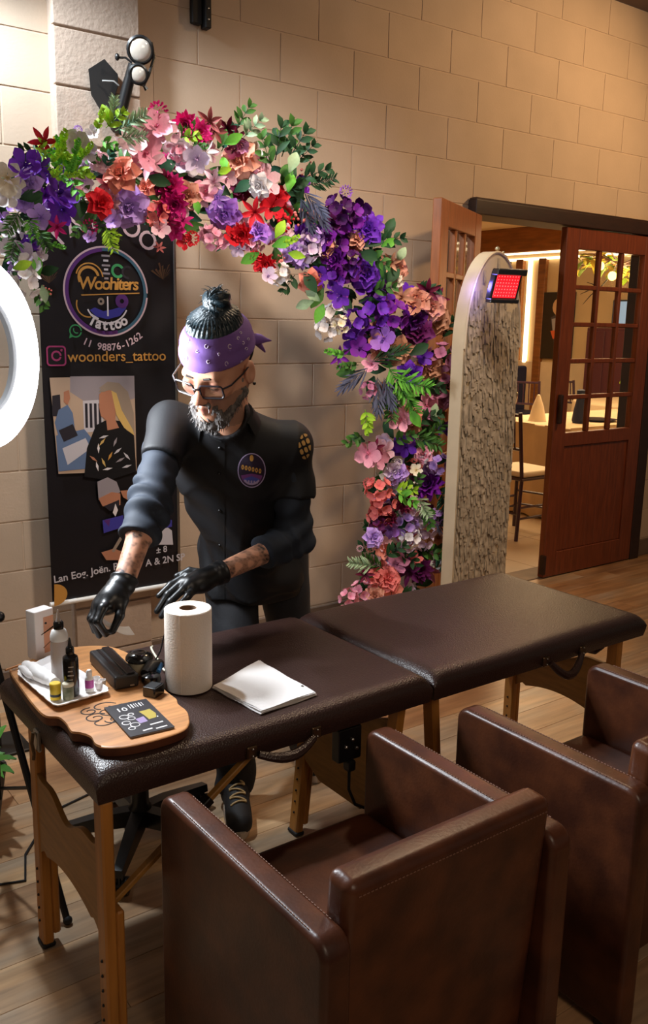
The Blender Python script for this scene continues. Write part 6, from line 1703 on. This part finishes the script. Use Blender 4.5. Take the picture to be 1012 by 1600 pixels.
m_skin = M('skin', srgb(206, 152, 124), 0.5, attr='skincol', sub=0.08, bump=0.06, bscale=300, spec=0.4)
body, bv = soft('body', body_sdf, (0.80, 1.86, 0.62), (1.72, 2.60, 1.60), 0.0036, m_skin, man, 2)
# skin colour: cheeks, lips, stubble and the tattoos on both forearms
sk_col = np.tile(A_(srgb(204, 150, 122)), (len(bv), 1))
Q = ((bv-hc)@HB.T)/HS
def blend(mask, colr):
    global sk_col
    m = np.clip(mask, 0, 1)[:, None]; sk_col = sk_col*(1-m)+A_(srgb(*colr))*m
blend(0.5*np.exp(-(((Q-A_((0.112, 0, -0.044)))**2).sum(1))/0.018**2), (206, 120, 100))
for s in (-1, 1): blend(0.35*np.exp(-(((Q-A_((0.085, s*0.042, -0.038)))**2).sum(1))/0.024**2), (206, 126, 104))
lipm = np.exp(-((Q[:, 2]+0.075)/0.009)**2)*np.exp(-(Q[:, 1]/0.019)**2)*(Q[:, 0] > 0.085)
blend(0.8*lipm, (160, 84, 78))
blend(0.6*((Q[:, 2] < -0.048) & (Q[:, 0] > -0.01) & (np.abs(Q[:, 2]+0.075) < 0.09))*(np.abs(Q[:, 1]) > 0.022)*(Q[:, 2] > -0.2), (120, 96, 84))
for s in (-1, 1): blend(0.6*np.exp(-(((Q-A_((0.088, s*0.032, -0.010)))/A_((0.02, 0.019, 0.010)))**2).sum(1)), (170, 112, 92))
def tattoo(e, w, lo, hi, seed):
    t = ((bv-e)@(w-e))/((w-e)@(w-e))
    on = (t > lo) & (t < hi) & (np.linalg.norm(bv-e-t[:, None]*(w-e), axis=1) < 0.06)
    p = bv*125+seed
    n1 = np.sin(p[:, 0]*1.3+1.7*np.sin(p[:, 2]*0.9))+np.sin(p[:, 1]*1.7+1.3*np.sin(p[:, 0]*1.1))+np.sin(p[:, 2]*1.5+1.9*np.sin(p[:, 1]*0.8))
    n2 = np.sin(p[:, 0]*3.7+2*np.sin(p[:, 2]*2.9))+np.sin(p[:, 2]*4.1+2*np.sin(p[:, 1]*2.3))
    fig = np.clip((n1+0.6)*1.6, 0, 1)*(0.60+0.4*np.clip(n2, 0, 1))
    line = np.clip(1-np.abs(n1-0.0)*3.0, 0, 1)*0.85
    band = 0.6+0.4*np.clip(np.sin((t-lo)/(hi-lo)*math.pi*2.2+0.4)*1.6, 0, 1)
    blend(np.where(on, np.maximum(fig, line)*band, 0), (34, 30, 33))
tattoo(elR, wrR, 0.25, 0.97, 3.0); tattoo(elL, wrL, 0.30, 0.97, 11.0)
ca_ = body.data.attributes.new('skincol', 'FLOAT_COLOR', 'POINT')
ca_.data.foreach_set('color', np.concatenate([sk_col, np.ones((len(bv), 1))], 1).astype(np.float32).ravel())

# ---- clothes
m_shirt = M('black_shirt', srgb(20, 20, 23), 0.65, var=0.12, scale=5, spec=0.3, bump=0.06, bscale=220)
m_under = M('charcoal_sleeve', srgb(36, 42, 52), 0.75, var=0.10, scale=6, spec=0.3, bump=0.05, bscale=260)
m_jean = M('black_denim', srgb(30, 31, 36), 0.75, var=0.25, scale=9, bump=0.15, bscale=160)
m_glove = M('nitrile_glove', srgb(22, 23, 25), 0.36, bump=0.10, bscale=70)
cutR, cutL = shR+(elR-shR)*0.46, shL+(elL-shL)*0.52
def sleeve_short(P, s, e, cut):
    dirv = (e-s)/np.linalg.norm(e-s)
    d = cone(P, s, s+(e-s)*0.75, 0.056, 0.060 if s[0] < 1.25 else 0.066)
    return smax(d, (P-cut)@dirv, 0.006)
hem_z = 0.655
def shirt_sdf(P):
    d = torso_core(P, 0.010)
    # cloth hanging from the chest to the hem
    hb = A_((pel[0]-0.035, pel[1]-0.045, 0.60))
    hang = ell(P, pel+A_((-0.02, -0.03, -0.13)), (0.118, 0.160, 0.24), np.stack([A_((frn[0], frn[1], 0))/math.hypot(frn[0], frn[1]), A_((lft[0], lft[1], 0))/math.hypot(lft[0], lft[1]), A_((0, 0, 1.0))]))
    d = smin(d, hang, 0.05)
    front = cone(P, mid-ax*0.20+frn*0.055, A_((pel[0]-0.085, pel[1]-0.10, 0.72)), 0.085, 0.075)
    d = smin(d, front, 0.08)
    d = smin(d, sleeve_short(P, shR, elR, cutR), 0.03)
    d = smin(d, sleeve_short(P, shL, elL, cutL), 0.03)
    # folds
    u = (P-pel)@lft; v = (P-pel)@ax
    fold = 0.0065*np.sin(u*40+v*12+2.6*np.sin(v*9+u*5))*np.clip(1.2-np.abs(v-0.1)*1.6, 0, 1)+0.0030*np.sin(v*52+u*44+2.0*np.sin(u*20))
    fold += 0.010*np.sin((P-shL)@(lft*0.5-ax*0.9)*55)*np.exp(-((P-(shL-lft*0.06-ax*0.08))**2).sum(1)/0.09**2)
    fold += 0.010*np.sin((P-shR)@(-lft*0.5-ax*0.9)*55)*np.exp(-((P-(shR+lft*0.06-ax*0.08))**2).sum(1)/0.09**2)
    cr = 1-np.abs(np.sin((u*0.8+v*0.55)*24+1.6*np.sin(v*13)))
    cr2 = 1-np.abs(np.sin((u*-0.7+v*0.7)*21+1.9*np.sin(u*12)+0.8))
    fold -= 0.005*cr**4*np.clip(1.3-np.abs(v-0.05)*3.2, 0, 1)+0.004*cr2**4*np.clip(1.2-np.abs(v-0.30)*3.5, 0, 1)
    d = d+fold
    d = smax(d, -(P[:, 2]-hem_z+0.010*np.sin(u*20)), 0.004)
    # neck opening
    d = smin(d, cone(P, nb-ax*0.01, nb+ax*0.030+frn*0.012, 0.078, 0.072), 0.02)
    d = smax(d, -ell(P, nb+frn*0.034+ax*0.070, (0.066, 0.060, 0.062), TB), 0.008)
    return d
shirt, sv = soft('shirt', shirt_sdf, (0.92, 1.90, 0.62), (1.76, 2.64, 1.36), 0.0050, m_shirt, man, 1)
def sleeve_sdf(s, e, w, endt, ph):
    dirv = (w-e)/np.linalg.norm(w-e); cut = e+(w-e)*endt
    def fn(P):
        d = smin(cone(P, s, e, 0.053, 0.050), cone(P, e, w, 0.051, 0.046), 0.03)
        t1 = (P-s)@((e-s)/np.linalg.norm(e-s)); t2 = (P-e)@dirv
        d = d+0.0055*np.sin(t1*95+2.0*np.sin((P@A_((31, 23, 11)))*0.6+ph))*np.exp(-((np.linalg.norm(P-e, axis=1))/0.16)**2)+0.0035*np.sin(t2*120+ph+1.8*np.sin(P[:, 0]*40+P[:, 2]*25))
        return smax(d, (P-cut)@dirv, 0.005)
    return fn
slR, _ = soft('sleeve', sleeve_sdf(shR, elR, wrR, 0.43, 0.3), (0.82, 1.88, 0.80), (1.24, 2.34, 1.34), 0.0042, m_under, man, 1)
slL, _ = soft('sleeve', sleeve_sdf(shL, elL, wrL, 0.46, 1.9), (1.15, 1.92, 0.74), (1.62, 2.30, 1.30), 0.0042, m_under, man, 1)
# trousers
aR, aL = A_((1.335, 2.245, 0.075)), A_((1.70, 2.40, 0.075))
hR, hL = pel-lft*0.085-A_((0, 0, 0.03)), pel+lft*0.085-A_((0, 0, 0.03))
kR, kL = A_((1.365, 2.270, 0.45)), A_((1.62, 2.355, 0.45))
def jeans_sdf(P):
    d = ell(P, pel-A_((0, 0, 0.02)), (0.112, 0.155, 0.12), TB)
    for h_, k_, a_ in ((hR, kR, aR), (hL, kL, aL)):
        d = smin(d, smin(cone(P, h_, k_, 0.092, 0.070), cone(P, k_, a_, 0.070, 0.062), 0.03), 0.04)
    d = d+0.004*np.sin(P[:, 2]*58+2*np.sin(P[:, 0]*30))*np.clip(1.1-P[:, 2]*1.6, 0.15, 1)
    return smax(d, -(P[:, 2]-0.055), 0.006)
soft('trousers', jeans_sdf, (1.18, 2.10, 0.03), (1.84, 2.62, 0.92), 0.0075, m_jean, man, 1)

# shoes: dark canvas uppers, pale soles, tan laces
m_canvas = M('black_canvas', srgb(24, 22, 24), 0.7); m_sole = M('shoe_sole', srgb(190, 170, 150), 0.6); m_lace = M('tan_lace', srgb(190, 160, 110), 0.7)
for (an_, toe_dir) in ((aR, A_((-0.44, -0.90, 0))), (aL, A_((-0.35, -0.94, 0)))):
    fd_ = toe_dir/np.linalg.norm(toe_dir); sd2 = np.array([-fd_[1], fd_[0], 0])
    heel = an_-fd_*0.055; toe = an_+fd_*0.175
    heel[2] = toe[2] = 0
    def up(P, heel=heel, toe=toe, an_=an_, fd_=fd_, sd2=sd2):
        d = cone(P, heel+A_((0, 0, 0.045)), toe+A_((0, 0, 0.034)), 0.036, 0.034)
        d = smin(d, cone(P, an_*A_((1, 1, 0))+A_((0, 0, 0.05))+fd_*0.01, an_*A_((1, 1, 0))+A_((0, 0, 0.105)), 0.042, 0.040), 0.03)
        d = smin(d, cone(P, an_*A_((1, 1, 0))+A_((0, 0, 0.09)), toe+A_((0, 0, 0.034))-fd_*0.02, 0.034, 0.030), 0.03)
        return smax(d, -(P[:, 2]-0.018), 0.004)
    lo = np.minimum(heel, toe)-0.07; hi = np.maximum(heel, toe)+0.07; lo[2] = 0.0; hi[2] = 0.17
    sh, shv = soft('shoe', up, lo, hi, 0.004, m_canvas, man, 1)
    so = MB(); n = 28; vs = []
    for lev, k in ((0.0, 0.96), (0.004, 1.0), (0.026, 1.0), (0.030, 0.95)):
        for i in range(n):
            a = 2*math.pi*i/n
            ln2 = 0.155*math.cos(a); wd = 0.041*math.sin(a)*(1.0+0.10*math.cos(a))
            c = (heel+toe)/2+fd_*ln2*k+sd2*wd*k; vs.append((c[0], c[1], lev))
    fs = [(l*n+i, l*n+(i+1) % n, (l+1)*n+(i+1) % n, (l+1)*n+i) for l in range(3) for i in range(n)]+[tuple(range(n-1, -1, -1)), tuple(3*n+i for i in range(n))]
    so.add(vs, fs).build('sole', m_sole, sh)
    bt_ = BVHTree.FromPolygons([Vector(v) for v in shv], [tuple(p.vertices) for p in sh.data.polygons])
    for k in range(6):
        c = an_*A_((1, 1, 0))+fd_*(0.050+0.016*k); pts = []
        for s in np.linspace(-1, 1, 7):
            o = Vector(c+sd2*0.024*s+fd_*0.006*((-1)**k)*s+A_((0, 0, 0.25)))
            h_ = bt_.ray_cast(o, Vector((0, 0, -1)))
            if h_[0] is not None: pts.append(h_[0]+Vector((0, 0, 0.003)))
        if len(pts) > 2: MB().tube(pts, 0.0032, 6).build('lace', m_lace, sh)

# ---- gloves
def px3(x, y, Y): return A_(onY(x, y, Y))
def hand(name, wrist, elbow, palm, fingers, thumb, k=1.0):
    dirv = (wrist-elbow)/np.linalg.norm(wrist-elbow)
    def fn(P):
        d = cone(P, wrist-dirv*0.012, palm[0], 0.0315, palm[1])
        d = smin(d, cone(P, palm[0], palm[2], palm[1], palm[3]), 0.02)
        d0 = d
        fdist = None
        for f in fingers:
            b_, m_, t_ = f[0], f[1], f[2]; r = f[3]
            g = smin(cone(P, palm[0]*0.35+b_*0.65, b_, r*1.25, r*1.15), cone(P, b_, m_, r*1.08, r*0.98), 0.006)
            g = smin(g, cone(P, m_, t_, r*0.98, r*0.80), 0.004)
            fdist = g if fdist is None else smin(fdist, g, 0.003)
        d = smin(d0, fdist, 0.012)
        b_, m_, t_, r = thumb
        g = smin(cone(P, palm[0]*0.5+b_*0.5, b_, r*1.5, r*1.2), smin(cone(P, b_, m_, r*1.15, r), cone(P, m_, t_, r, r*0.78), 0.005), 0.008)
        d = smin(d, g, 0.010)
        tcuff = (P-wrist)@dirv
        d = d-0.0022*np.exp(-((tcuff+0.004)/0.004)**2)+0.0012*np.sin(tcuff*260)*np.exp(-((tcuff-0.01)/0.02)**2)
        cuff = cone(P, wrist-dirv*0.010, wrist+dirv*0.01, 0.0315, 0.030)
        d = smin(d, cuff, 0.008)
        return smax(d, -(tcuff+0.008), 0.003)
    allp = np.array([wrist-dirv*0.04, palm[0], palm[2]]+[q for f in fingers for q in f[:3]]+[q for q in thumb[:3]])
    return soft(name, fn, allp.min(0)-0.05, allp.max(0)+0.05, 0.0026, m_glove, man, 1)
gR, gRv = hand('glove', wrR, elR, (px3(176, 936, 1.935), 0.030, px3(164, 944, 1.940), 0.027),
    [(px3(161, 950, 1.905), px3(152, 971, 1.892), px3(165, 991, 1.896), 0.0098),
     (px3(154, 948, 1.932), px3(145, 970, 1.918), px3(155, 993, 1.922), 0.0100),
     (px3(151, 945, 1.958), px3(142, 966, 1.946), px3(148, 986, 1.950), 0.0096),
     (px3(152, 942, 1.982), px3(145, 959, 1.974), px3(149, 976, 1.976), 0.0086)],
    (px3(191, 938, 1.915), px3(187, 962, 1.893), px3(176, 986, 1.888), 0.0108))
gL, gLv = hand('glove', wrL, elL, (px3(314, 908, 2.050), 0.029, px3(298, 914, 2.045), 0.026),
    [(px3(290, 900, 2.085), px3(266, 914, 2.085), px3(248, 931, 2.082), 0.0098),
     (px3(284, 910, 2.060), px3(262, 929, 2.052), px3(245, 955, 2.050), 0.0102),
     (px3(286, 921, 2.034), px3(266, 940, 2.025), px3(252, 963, 2.024), 0.0098),
     (px3(294, 931, 2.012), px3(279, 947, 2.004), px3(268, 965, 2.004), 0.0088)],
    (px3(318, 896, 2.080), px3(296, 892, 2.105), px3(276, 900, 2.110), 0.0105))
# clear film piece held in the right hand: a thing of its own
m_film = M('clear_film', srgb(244, 244, 246), 0.3, alpha=0.9)
fp = []
for i in range(9):
    t = i/8; px, py = 163+46*t, 975+16*math.sin(t*1.9)
    c = px3(px, py, 1.893-0.01*t); fp += [c-A_((0, 0.004, 0)), c+A_((0.006, 0.040, 0.006))]
mbf = MB(); nfp = len(fp)
mbf.add([tuple(p) for p in fp]+[(p[0], p[1], p[2]-0.0012) for p in fp], [(2*i, 2*i+1, 2*i+3, 2*i+2) for i in range(8)]+[(nfp+2*i, nfp+2*i+2, nfp+2*i+3, nfp+2*i+1) for i in range(8)])
mbf.solo('plastic_film', m_film, tuple(fp[4]), 'small piece of clear plastic film held in the right glove', 'film')

# ---- bandana, hair, beard
m_band = M('purple_bandana', srgb(112, 78, 150), 0.8, var=0.08, scale=8, bump=0.08, bscale=150)
m_hair = M('teal_black_hair', srgb(16, 34, 42), 0.42, var=0.35, scale=40, stretch=(1, 1, 1), bump=0.5, bscale=120)
m_beard = M('grey_beard', srgb(60, 55, 54), 0.75, base2=srgb(120, 114, 110), scale=70, bump=0.5, bscale=180)
def skull(Q, g): return ell(Q, (-0.012, 0, 0.036), (0.100+g, 0.079+g, 0.088+g))
def band_sdf(P):
    Q = ((P-hc)@HB.T)/HS
    d = skull(Q, 0.0085)+0.0012*np.sin(Q[:, 2]*190+Q[:, 1]*50)
    d = smax(d, -skull(Q, 0.002), 0.001)
    mz = 0.062+0.10*(Q[:, 0]-0.05)*0.20
    d = smax(d, np.abs(Q[:, 2]-mz)-(0.036+0.004*np.clip(Q[:, 0]/0.1, 0, 1)), 0.003)
    return d*HS
lo, hi = hc-0.20, hc+0.22
bnd, bdv = soft('bandana', band_sdf, lo, hi, 0.0032, m_band, man, 1)
def tail_sdf(P):
    Q = ((P-hc)@HB.T)/HS
    d = smin(cone(Q, (-0.070, 0.064, 0.035), (-0.088, 0.078, 0.030), 0.014, 0.010), cone(Q, (-0.080, 0.074, 0.032), (-0.100, 0.104, 0.022), 0.012, 0.002), 0.008)
    return smin(d, cone(Q, (-0.082, 0.070, 0.026), (-0.112, 0.076, -0.020), 0.010, 0.003), 0.006)*HS
soft('bandana_knot', tail_sdf, lo, hi, 0.003, m_band, man, 1)
def hair_sdf(P):
    Q = ((P-hc)@HB.T)/HS
    th = np.arctan2(Q[:, 1], Q[:, 0])
    d = skull(Q, 0.0055)-0.011*np.clip((Q[:, 2]-0.094)/0.03, 0, 1)+0.0014*np.sin(th*34+3*np.sin(Q[:, 2]*30))*np.clip((Q[:, 2]-0.096)/0.01, 0, 1)
    d = smax(d, -(Q[:, 2]-0.088), 0.004)
    back = smax(smax(skull(Q, 0.006), Q[:, 0]+0.045, 0.01), Q[:, 2]-0.02, 0.004)
    d = smin(d, smax(back, -(Q[:, 2]+0.045), 0.005), 0.006)
    kn = ell(Q, (-0.030, 0.006, 0.152), (0.031, 0.034, 0.025))+0.0025*np.sin(th*9+Q[:, 2]*160)
    d = smin(d, cone(Q, (-0.025, 0.004, 0.115), (-0.028, 0.006, 0.134), 0.042, 0.026), 0.016)
    d = smin(d, kn, 0.008)
    return d*HS
hair, hv = soft('hair', hair_sdf, lo, hi, 0.003, m_hair, man, 1)
hr = random.Random(2); wisp = MB()
for k in range(70):
    a = hr.random()*6.283; e = hr.uniform(-0.1, 1.3); d = (math.cos(a)*math.cos(e), math.sin(a)*math.cos(e), math.sin(e))
    b0 = A_((-0.030, 0.006, 0.152))+A_(d)*0.026; b1 = b0+A_(d)*hr.uniform(0.003, 0.010)+A_((hr.uniform(-.012, .012), hr.uniform(-.012, .012), hr.uniform(-.012, .004)))
    wisp.tube([H(*b0), H(*((b0+b1)/2+A_((0, 0, 0.003)))), H(*b1)], [0.0012, 0.0009, 0.0004], 4)
for k in range(60):        # combed strands over the crown
    a = hr.random()*6.283
    pts = []
    for t in np.linspace(0, 1, 7):
        ph = 0.66*(1-t)+0.10*t
        q = A_((-0.012+0.118*math.sin(ph)*math.cos(a)*(1-t)-0.012*t, 0.098*math.sin(ph)*math.sin(a)*(1-t)+0.004*t, 0.036+0.103*math.cos(ph*(1-0.6*t))+0.010*t))
        pts.append(H(*q))
    wisp.tube(pts, 0.0013, 4)
wo = wisp.build('hair_strands', m_hair, hair, kind='stuff')
MB().ball(H(0.004, 0.012, 0.132), 0.0065, 10, 6).build('hair_bead', m_steel, hair)
def beard_sdf(P):
    Q = ((P-hc)@HB.T)/HS
    d = ell(Q, (0.064, 0, -0.119), (0.037, 0.040, 0.034))
    for s in (-1, 1):
        d = smin(d, cone(Q, (0.010, s*0.062, -0.066), (0.060, s*0.034, -0.106), 0.013, 0.018), 0.02)
        d = smin(d, cone(Q, (0.008, s*0.070, -0.035), (0.010, s*0.063, -0.066), 0.006, 0.012), 0.01)
        d = smin(d, cone(Q, (0.098, s*0.004, -0.060), (0.084, s*0.026, -0.078), 0.0055, 0.006), 0.006)
        d = smin(d, cone(Q, (0.084, s*0.026, -0.078), (0.072, s*0.030, -0.105), 0.006, 0.012), 0.008)
    d = smax(d, -ell(Q, (0.100, 0, -0.077), (0.020, 0.020, 0.0125)), 0.004)
    n = 0.0022*(np.sin(Q[:, 1]*420+3*np.sin(Q[:, 2]*120))+np.sin(Q[:, 0]*390+Q[:, 2]*210))
    return (d+n)*HS
beard, bdv2 = soft('beard', beard_sdf, lo, hi, 0.0030, m_beard, man, 0)
bs_ = MB(); br_ = random.Random(6)
m_bst = M('beard_strand', srgb(98, 93, 91), 0.6, var=0.4, scale=90)
idx = [i for i in range(len(bdv2))]
for k in range(520):
    p = bdv2[br_.choice(idx)]; q = ((p-hc)@HB.T)/HS
    if q[2] > -0.06: continue
    d = hf*0.45-A_((0, 0, 0.8))+hl*(q[1]*8)+A_((br_.uniform(-.3, .3),)*3)
    L_ = br_.uniform(0.005, 0.013)
    bs_.tube([p, p+d*L_*0.6+A_((br_.uniform(-.002, .002), br_.uniform(-.002, .002), 0)), p+d*L_], [0.0009, 0.0008, 0.0003], 3, cap=False)
bs_.build('beard_strands', m_bst, beard, kind='stuff')

# white paisley marks printed on the bandana
from mathutils.bvhtree import BVHTree as _BV
t_band = _BV.FromPolygons([Vector(v) for v in bdv], [tuple(p.vertices) for p in bnd.data.polygons])
m_pais = M('bandana_print', srgb(206, 190, 214), 0.8)
pr_ = random.Random(8)
marks = [(294, 532, 3.6), (322, 541, 3.8), (359, 541, 4.0), (290, 560, 4.2), (325, 565, 3.2), (354, 568, 3.6), (378, 566, 3.0), (372, 528, 2.6), (380, 536, 2.6), (385, 545, 2.6), (388, 530, 2.2), (376, 520, 2.2), (306, 516, 2.6), (340, 522, 2.8), (308, 549, 2.4), (342, 553, 2.4)]
for (mx_, my_, mr_) in marks:
    a0 = pr_.random()*6.28; pts = []
    for i in range(12):
        a = a0+i/11*5.2; rr2 = mr_*(1-0.35*i/11)
        r = ray(mx_+rr2*0.8*math.cos(a), my_+rr2*math.sin(a)).normalized(); h_ = t_band.ray_cast(CAM, r)
        if h_[0] is not None: pts.append(h_[0]-r*0.0006)
    if len(pts) > 3: MB().tube(pts, 0.0011, 4).build('paisley_mark', m_pais, bnd)

# ---- glasses (a thing of its own), brows, lashes, ear ring
m_gfr = M('glasses_frame', srgb(24, 16, 22), 0.45); m_glens = glass('spectacle_lens', (0.90, 0.88, 0.90), 0.3)
gl = thing('eyeglasses', H(0.105, 0, -0.02), 'dark framed rectangular eyeglasses worn low on the nose', 'glasses')
def rr_loop(cl, cu, w2, h2, n=5, r=0.008):
    o = []
    for k, (sx, sz) in enumerate(((1, 1), (-1, 1), (-1, -1), (1, -1))):
        for i in range(n+1):
            a = math.pi/2*(k+i/n); o.append((cl+sx*(w2-r)+r*math.cos(a), cu+sz*(h2-r)+r*math.sin(a)))
    return o
GU, GF = -0.017, 0.112
for s in (-1, 1):
    lp = rr_loop(s*0.035, GU, 0.027, 0.0175)
    pos = [H(GF-0.010*(abs(l)/0.06)**2*1.2-(0.004 if u < GU else 0), l, u) for l, u in lp]
    MB().tube([Vector(p) for p in pos]+[Vector(pos[0])], 0.0026, 6).build('rim', m_gfr, gl)
    MB().add([tuple(p) for p in pos]+[tuple(p-hf*0.0012) for p in pos], [tuple(range(len(pos))), tuple(range(2*len(pos)-1, len(pos)-1, -1))]).build('lens', m_glens, gl, smooth=False)
    MB().tube([Vector(H(GF-0.012, s*0.062, GU+0.010)), Vector(H(GF-0.030, s*0.078, GU+0.014)), Vector(H(0.03, s*0.084, GU+0.016)), Vector(H(-0.01, s*0.086, 0.004)), Vector(H(-0.03, s*0.084, -0.016))], 0.0023, 6).build('temple', m_gfr, gl)
MB().tube([Vector(H(GF, -0.010, GU+0.006)), Vector(H(GF+0.006, 0, GU+0.009)), Vector(H(GF, 0.010, GU+0.006))], 0.0023, 6).build('bridge', m_gfr, gl)
m_brow = M('brow_hair', srgb(40, 32, 30), 0.8)
for s in (-1, 1):
    MB().tube([Vector(H(0.097, s*0.014, 0.010)), Vector(H(0.096, s*0.030, 0.013)), Vector(H(0.084, s*0.046, 0.009))], [0.003, 0.0034, 0.0015], 6).build('eyebrow', m_brow, man)
    MB().tube([Vector(H(0.0905, s*0.020, -0.0165)), Vector(H(0.0915, s*0.032, -0.0190)), Vector(H(0.0865, s*0.044, -0.0165))], [0.0009, 0.0013, 0.0008], 5).build('eyelashes', m_brow, man)
MB().ball(H(-0.004, 0.093, -0.046), 0.0045, 10, 6).build('earring', m_bk, man)

# ---- shirt details laid on the cloth
def tree(o, V): return BVHTree.FromPolygons([Vector(v) for v in V], [tuple(p.vertices) for p in o.data.polygons])
t_shirt = tree(shirt, sv)
def cast(px, py, lift=0.002, tr_=None):
    r = ray(px, py).normalized(); h_ = (tr_ or t_shirt).ray_cast(CAM, r)
    return None if h_[0] is None else h_[0]-r*lift
def decal(name, pts, mat, parent, lift=0.002, tr_=None, sub=1, th=0.0012):
    P = [cast(x, y, lift, tr_) for x, y in pts]
    if any(p is None for p in P): return None
    c = sum(P, Vector())/len(P); n = len(P); r = ray(*pts[0]).normalized()*th
    MB().add([tuple(p) for p in P]+[tuple(c)]+[tuple(p+r) for p in P], [(i, (i+1) % n, n) for i in range(n)]+[(i, n+1+i, n+1+(i+1) % n, (i+1) % n) for i in range(n)]).build(name, mat, parent)
def grid_decal(name, x0, x1, y0, y1, mat, parent, inside, nx=16, ny=20, lift=0.002, tr_=None):
    vs = []; ok = {}
    for j in range(ny+1):
        for i in range(nx+1):
            u, v = i/nx*2-1, j/ny*2-1
            if not inside(u, v): continue
            p = cast(x0+(x1-x0)*i/nx, y0+(y1-y0)*j/ny, lift, tr_)
            if p is None: continue
            ok[(i, j)] = len(vs); vs.append(tuple(p))
    fs = [(ok[(i, j)], ok[(i+1, j)], ok[(i+1, j+1)], ok[(i, j+1)]) for j in range(ny) for i in range(nx) if all(q in ok for q in ((i, j), (i+1, j), (i+1, j+1), (i, j+1)))]
    if fs: return MB().add(vs, fs).build(name, mat, parent)
m_shirt2 = M('shirt_facing', srgb(18, 18, 20), 0.65, spec=0.3)
# placket with buttons
grid_decal('placket', 340, 351, 690, 945, m_shirt2, shirt, lambda u, v: True, 3, 60, 0.0025)
m_btn = M('button', srgb(12, 12, 14), 0.3)
for (x, y) in ((343, 700), (342, 740), (343, 798), (343, 852), (345, 905)):
    p = cast(x, y, 0.004)
    if p: MB().ball(p, 0.0048, 8, 5).build('button', m_btn, shirt)
# collar
m_coll = M('collar_cloth', srgb(19, 19, 22), 0.65, spec=0.3); m_lin = M('collar_lining', srgb(92, 94, 106), 0.7)
def collar_flap(pts, mat, lift):
    decal('collar', pts, mat, shirt, lift)
collar_flap([(376, 640), (392, 612), (412, 622), (404, 650), (384, 668), (356, 690), (352, 676)], m_coll, 0.010)
collar_flap([(312, 640), (326, 655), (344, 678), (346, 692), (328, 684), (308, 660)], m_coll, 0.010)
cpts = []
for k in range(15):
    a = math.radians(-125+250*k/14)
    cpts.append(Vector(nb+ax*0.028-frn*0.066*math.cos(a)*1.0+frn*0.012+lft*0.072*math.sin(a)))
band_c = MB(); vs = []
for p in cpts:
    q = p-Vector(nb); vs += [tuple(p-Vector(ax)*0.030+q*0.10), tuple(p+Vector(ax)*0.012), tuple(p+Vector(ax)*0.010+q*0.10), tuple(p-Vector(ax)*0.036+q*0.30)]
fs = []
for k in range(14):
    for j in range(3): fs.append((k*4+j, k*4+j+1, k*4+5+j, k*4+4+j))
band_c.add(vs, fs).build('collar_band', m_coll, shirt)
# round badge on the chest
def disk_decal(name, cx, cy, rx, ry, mat, lift, f=None, n=32, m=5, a0=0, a1=6.28319, r0=0.0):
    vs = []; fs = []; full = a1-a0 > 6.28
    for j in range(m+1):
        for i in range(n+(0 if full else 1)):
            a = a0+(a1-a0)*i/n; r = r0+(1-r0)*j/m
            p = cast(cx+rx*r*math.cos(a), cy-ry*r*math.sin(a), lift)
            if p is None: return
            vs.append(tuple(p))
    k = n if full else n+1
    for j in range(m):
        for i in range(n): i2 = (i+1) % k; fs.append((j*k+i, j*k+i2, (j+1)*k+i2, (j+1)*k+i))
    MB().add(vs, fs).build(name, mat, shirt)
f_bd = flat('badge_dark', (38, 26, 52)); f_bb = flat('badge_blue', (70, 80, 170)); f_bp = flat('badge_violet', (120, 60, 130)); f_rim = flat('badge_rim', (176, 160, 200)); f_bg = flat('badge_gold', (200, 150, 70))
disk_decal('badge_rim', 393, 735, 22, 27, f_rim, 0.0030)
disk_decal('badge_field', 393, 735, 20.5, 25.5, f_bd, 0.0042)
disk_decal('badge_field', 393, 740, 17, 18, f_bp, 0.0052, a0=3.3, a1=6.1)
disk_decal('badge_field', 393, 744, 14, 13, f_bb, 0.0062, a0=3.5, a1=5.9)
disk_decal('badge_mark', 393, 736, 17, 22, f_rim, 0.0070, a0=3.9, a1=5.5, r0=0.86)
disk_decal('badge_mark', 393, 716, 3, 5, f_bg, 0.0060)
for k in range(6): disk_decal('badge_lettering', 379+5.4*k, 730+1.2*k, 2.2, 4.0, f_bg, 0.0064, n=8, m=1, r0=0.35)
for k in range(5): disk_decal('badge_lettering', 384+4.4*k, 752+0.4*k, 1.5, 2.4, f_rim, 0.0078, n=6, m=1)
# gold emblem on the sleeve
def emb(u, v): return (abs(math.sin(u*5.2+2.2*v)+math.sin(v*8.1-2.7*u)) > 0.6) and (u*u+v*v < 1.0)
grid_decal('sleeve_emblem', 466, 486, 677, 718, flat('emblem_gold', (176, 136, 76)), shirt, emb, 40, 70, 0.003)
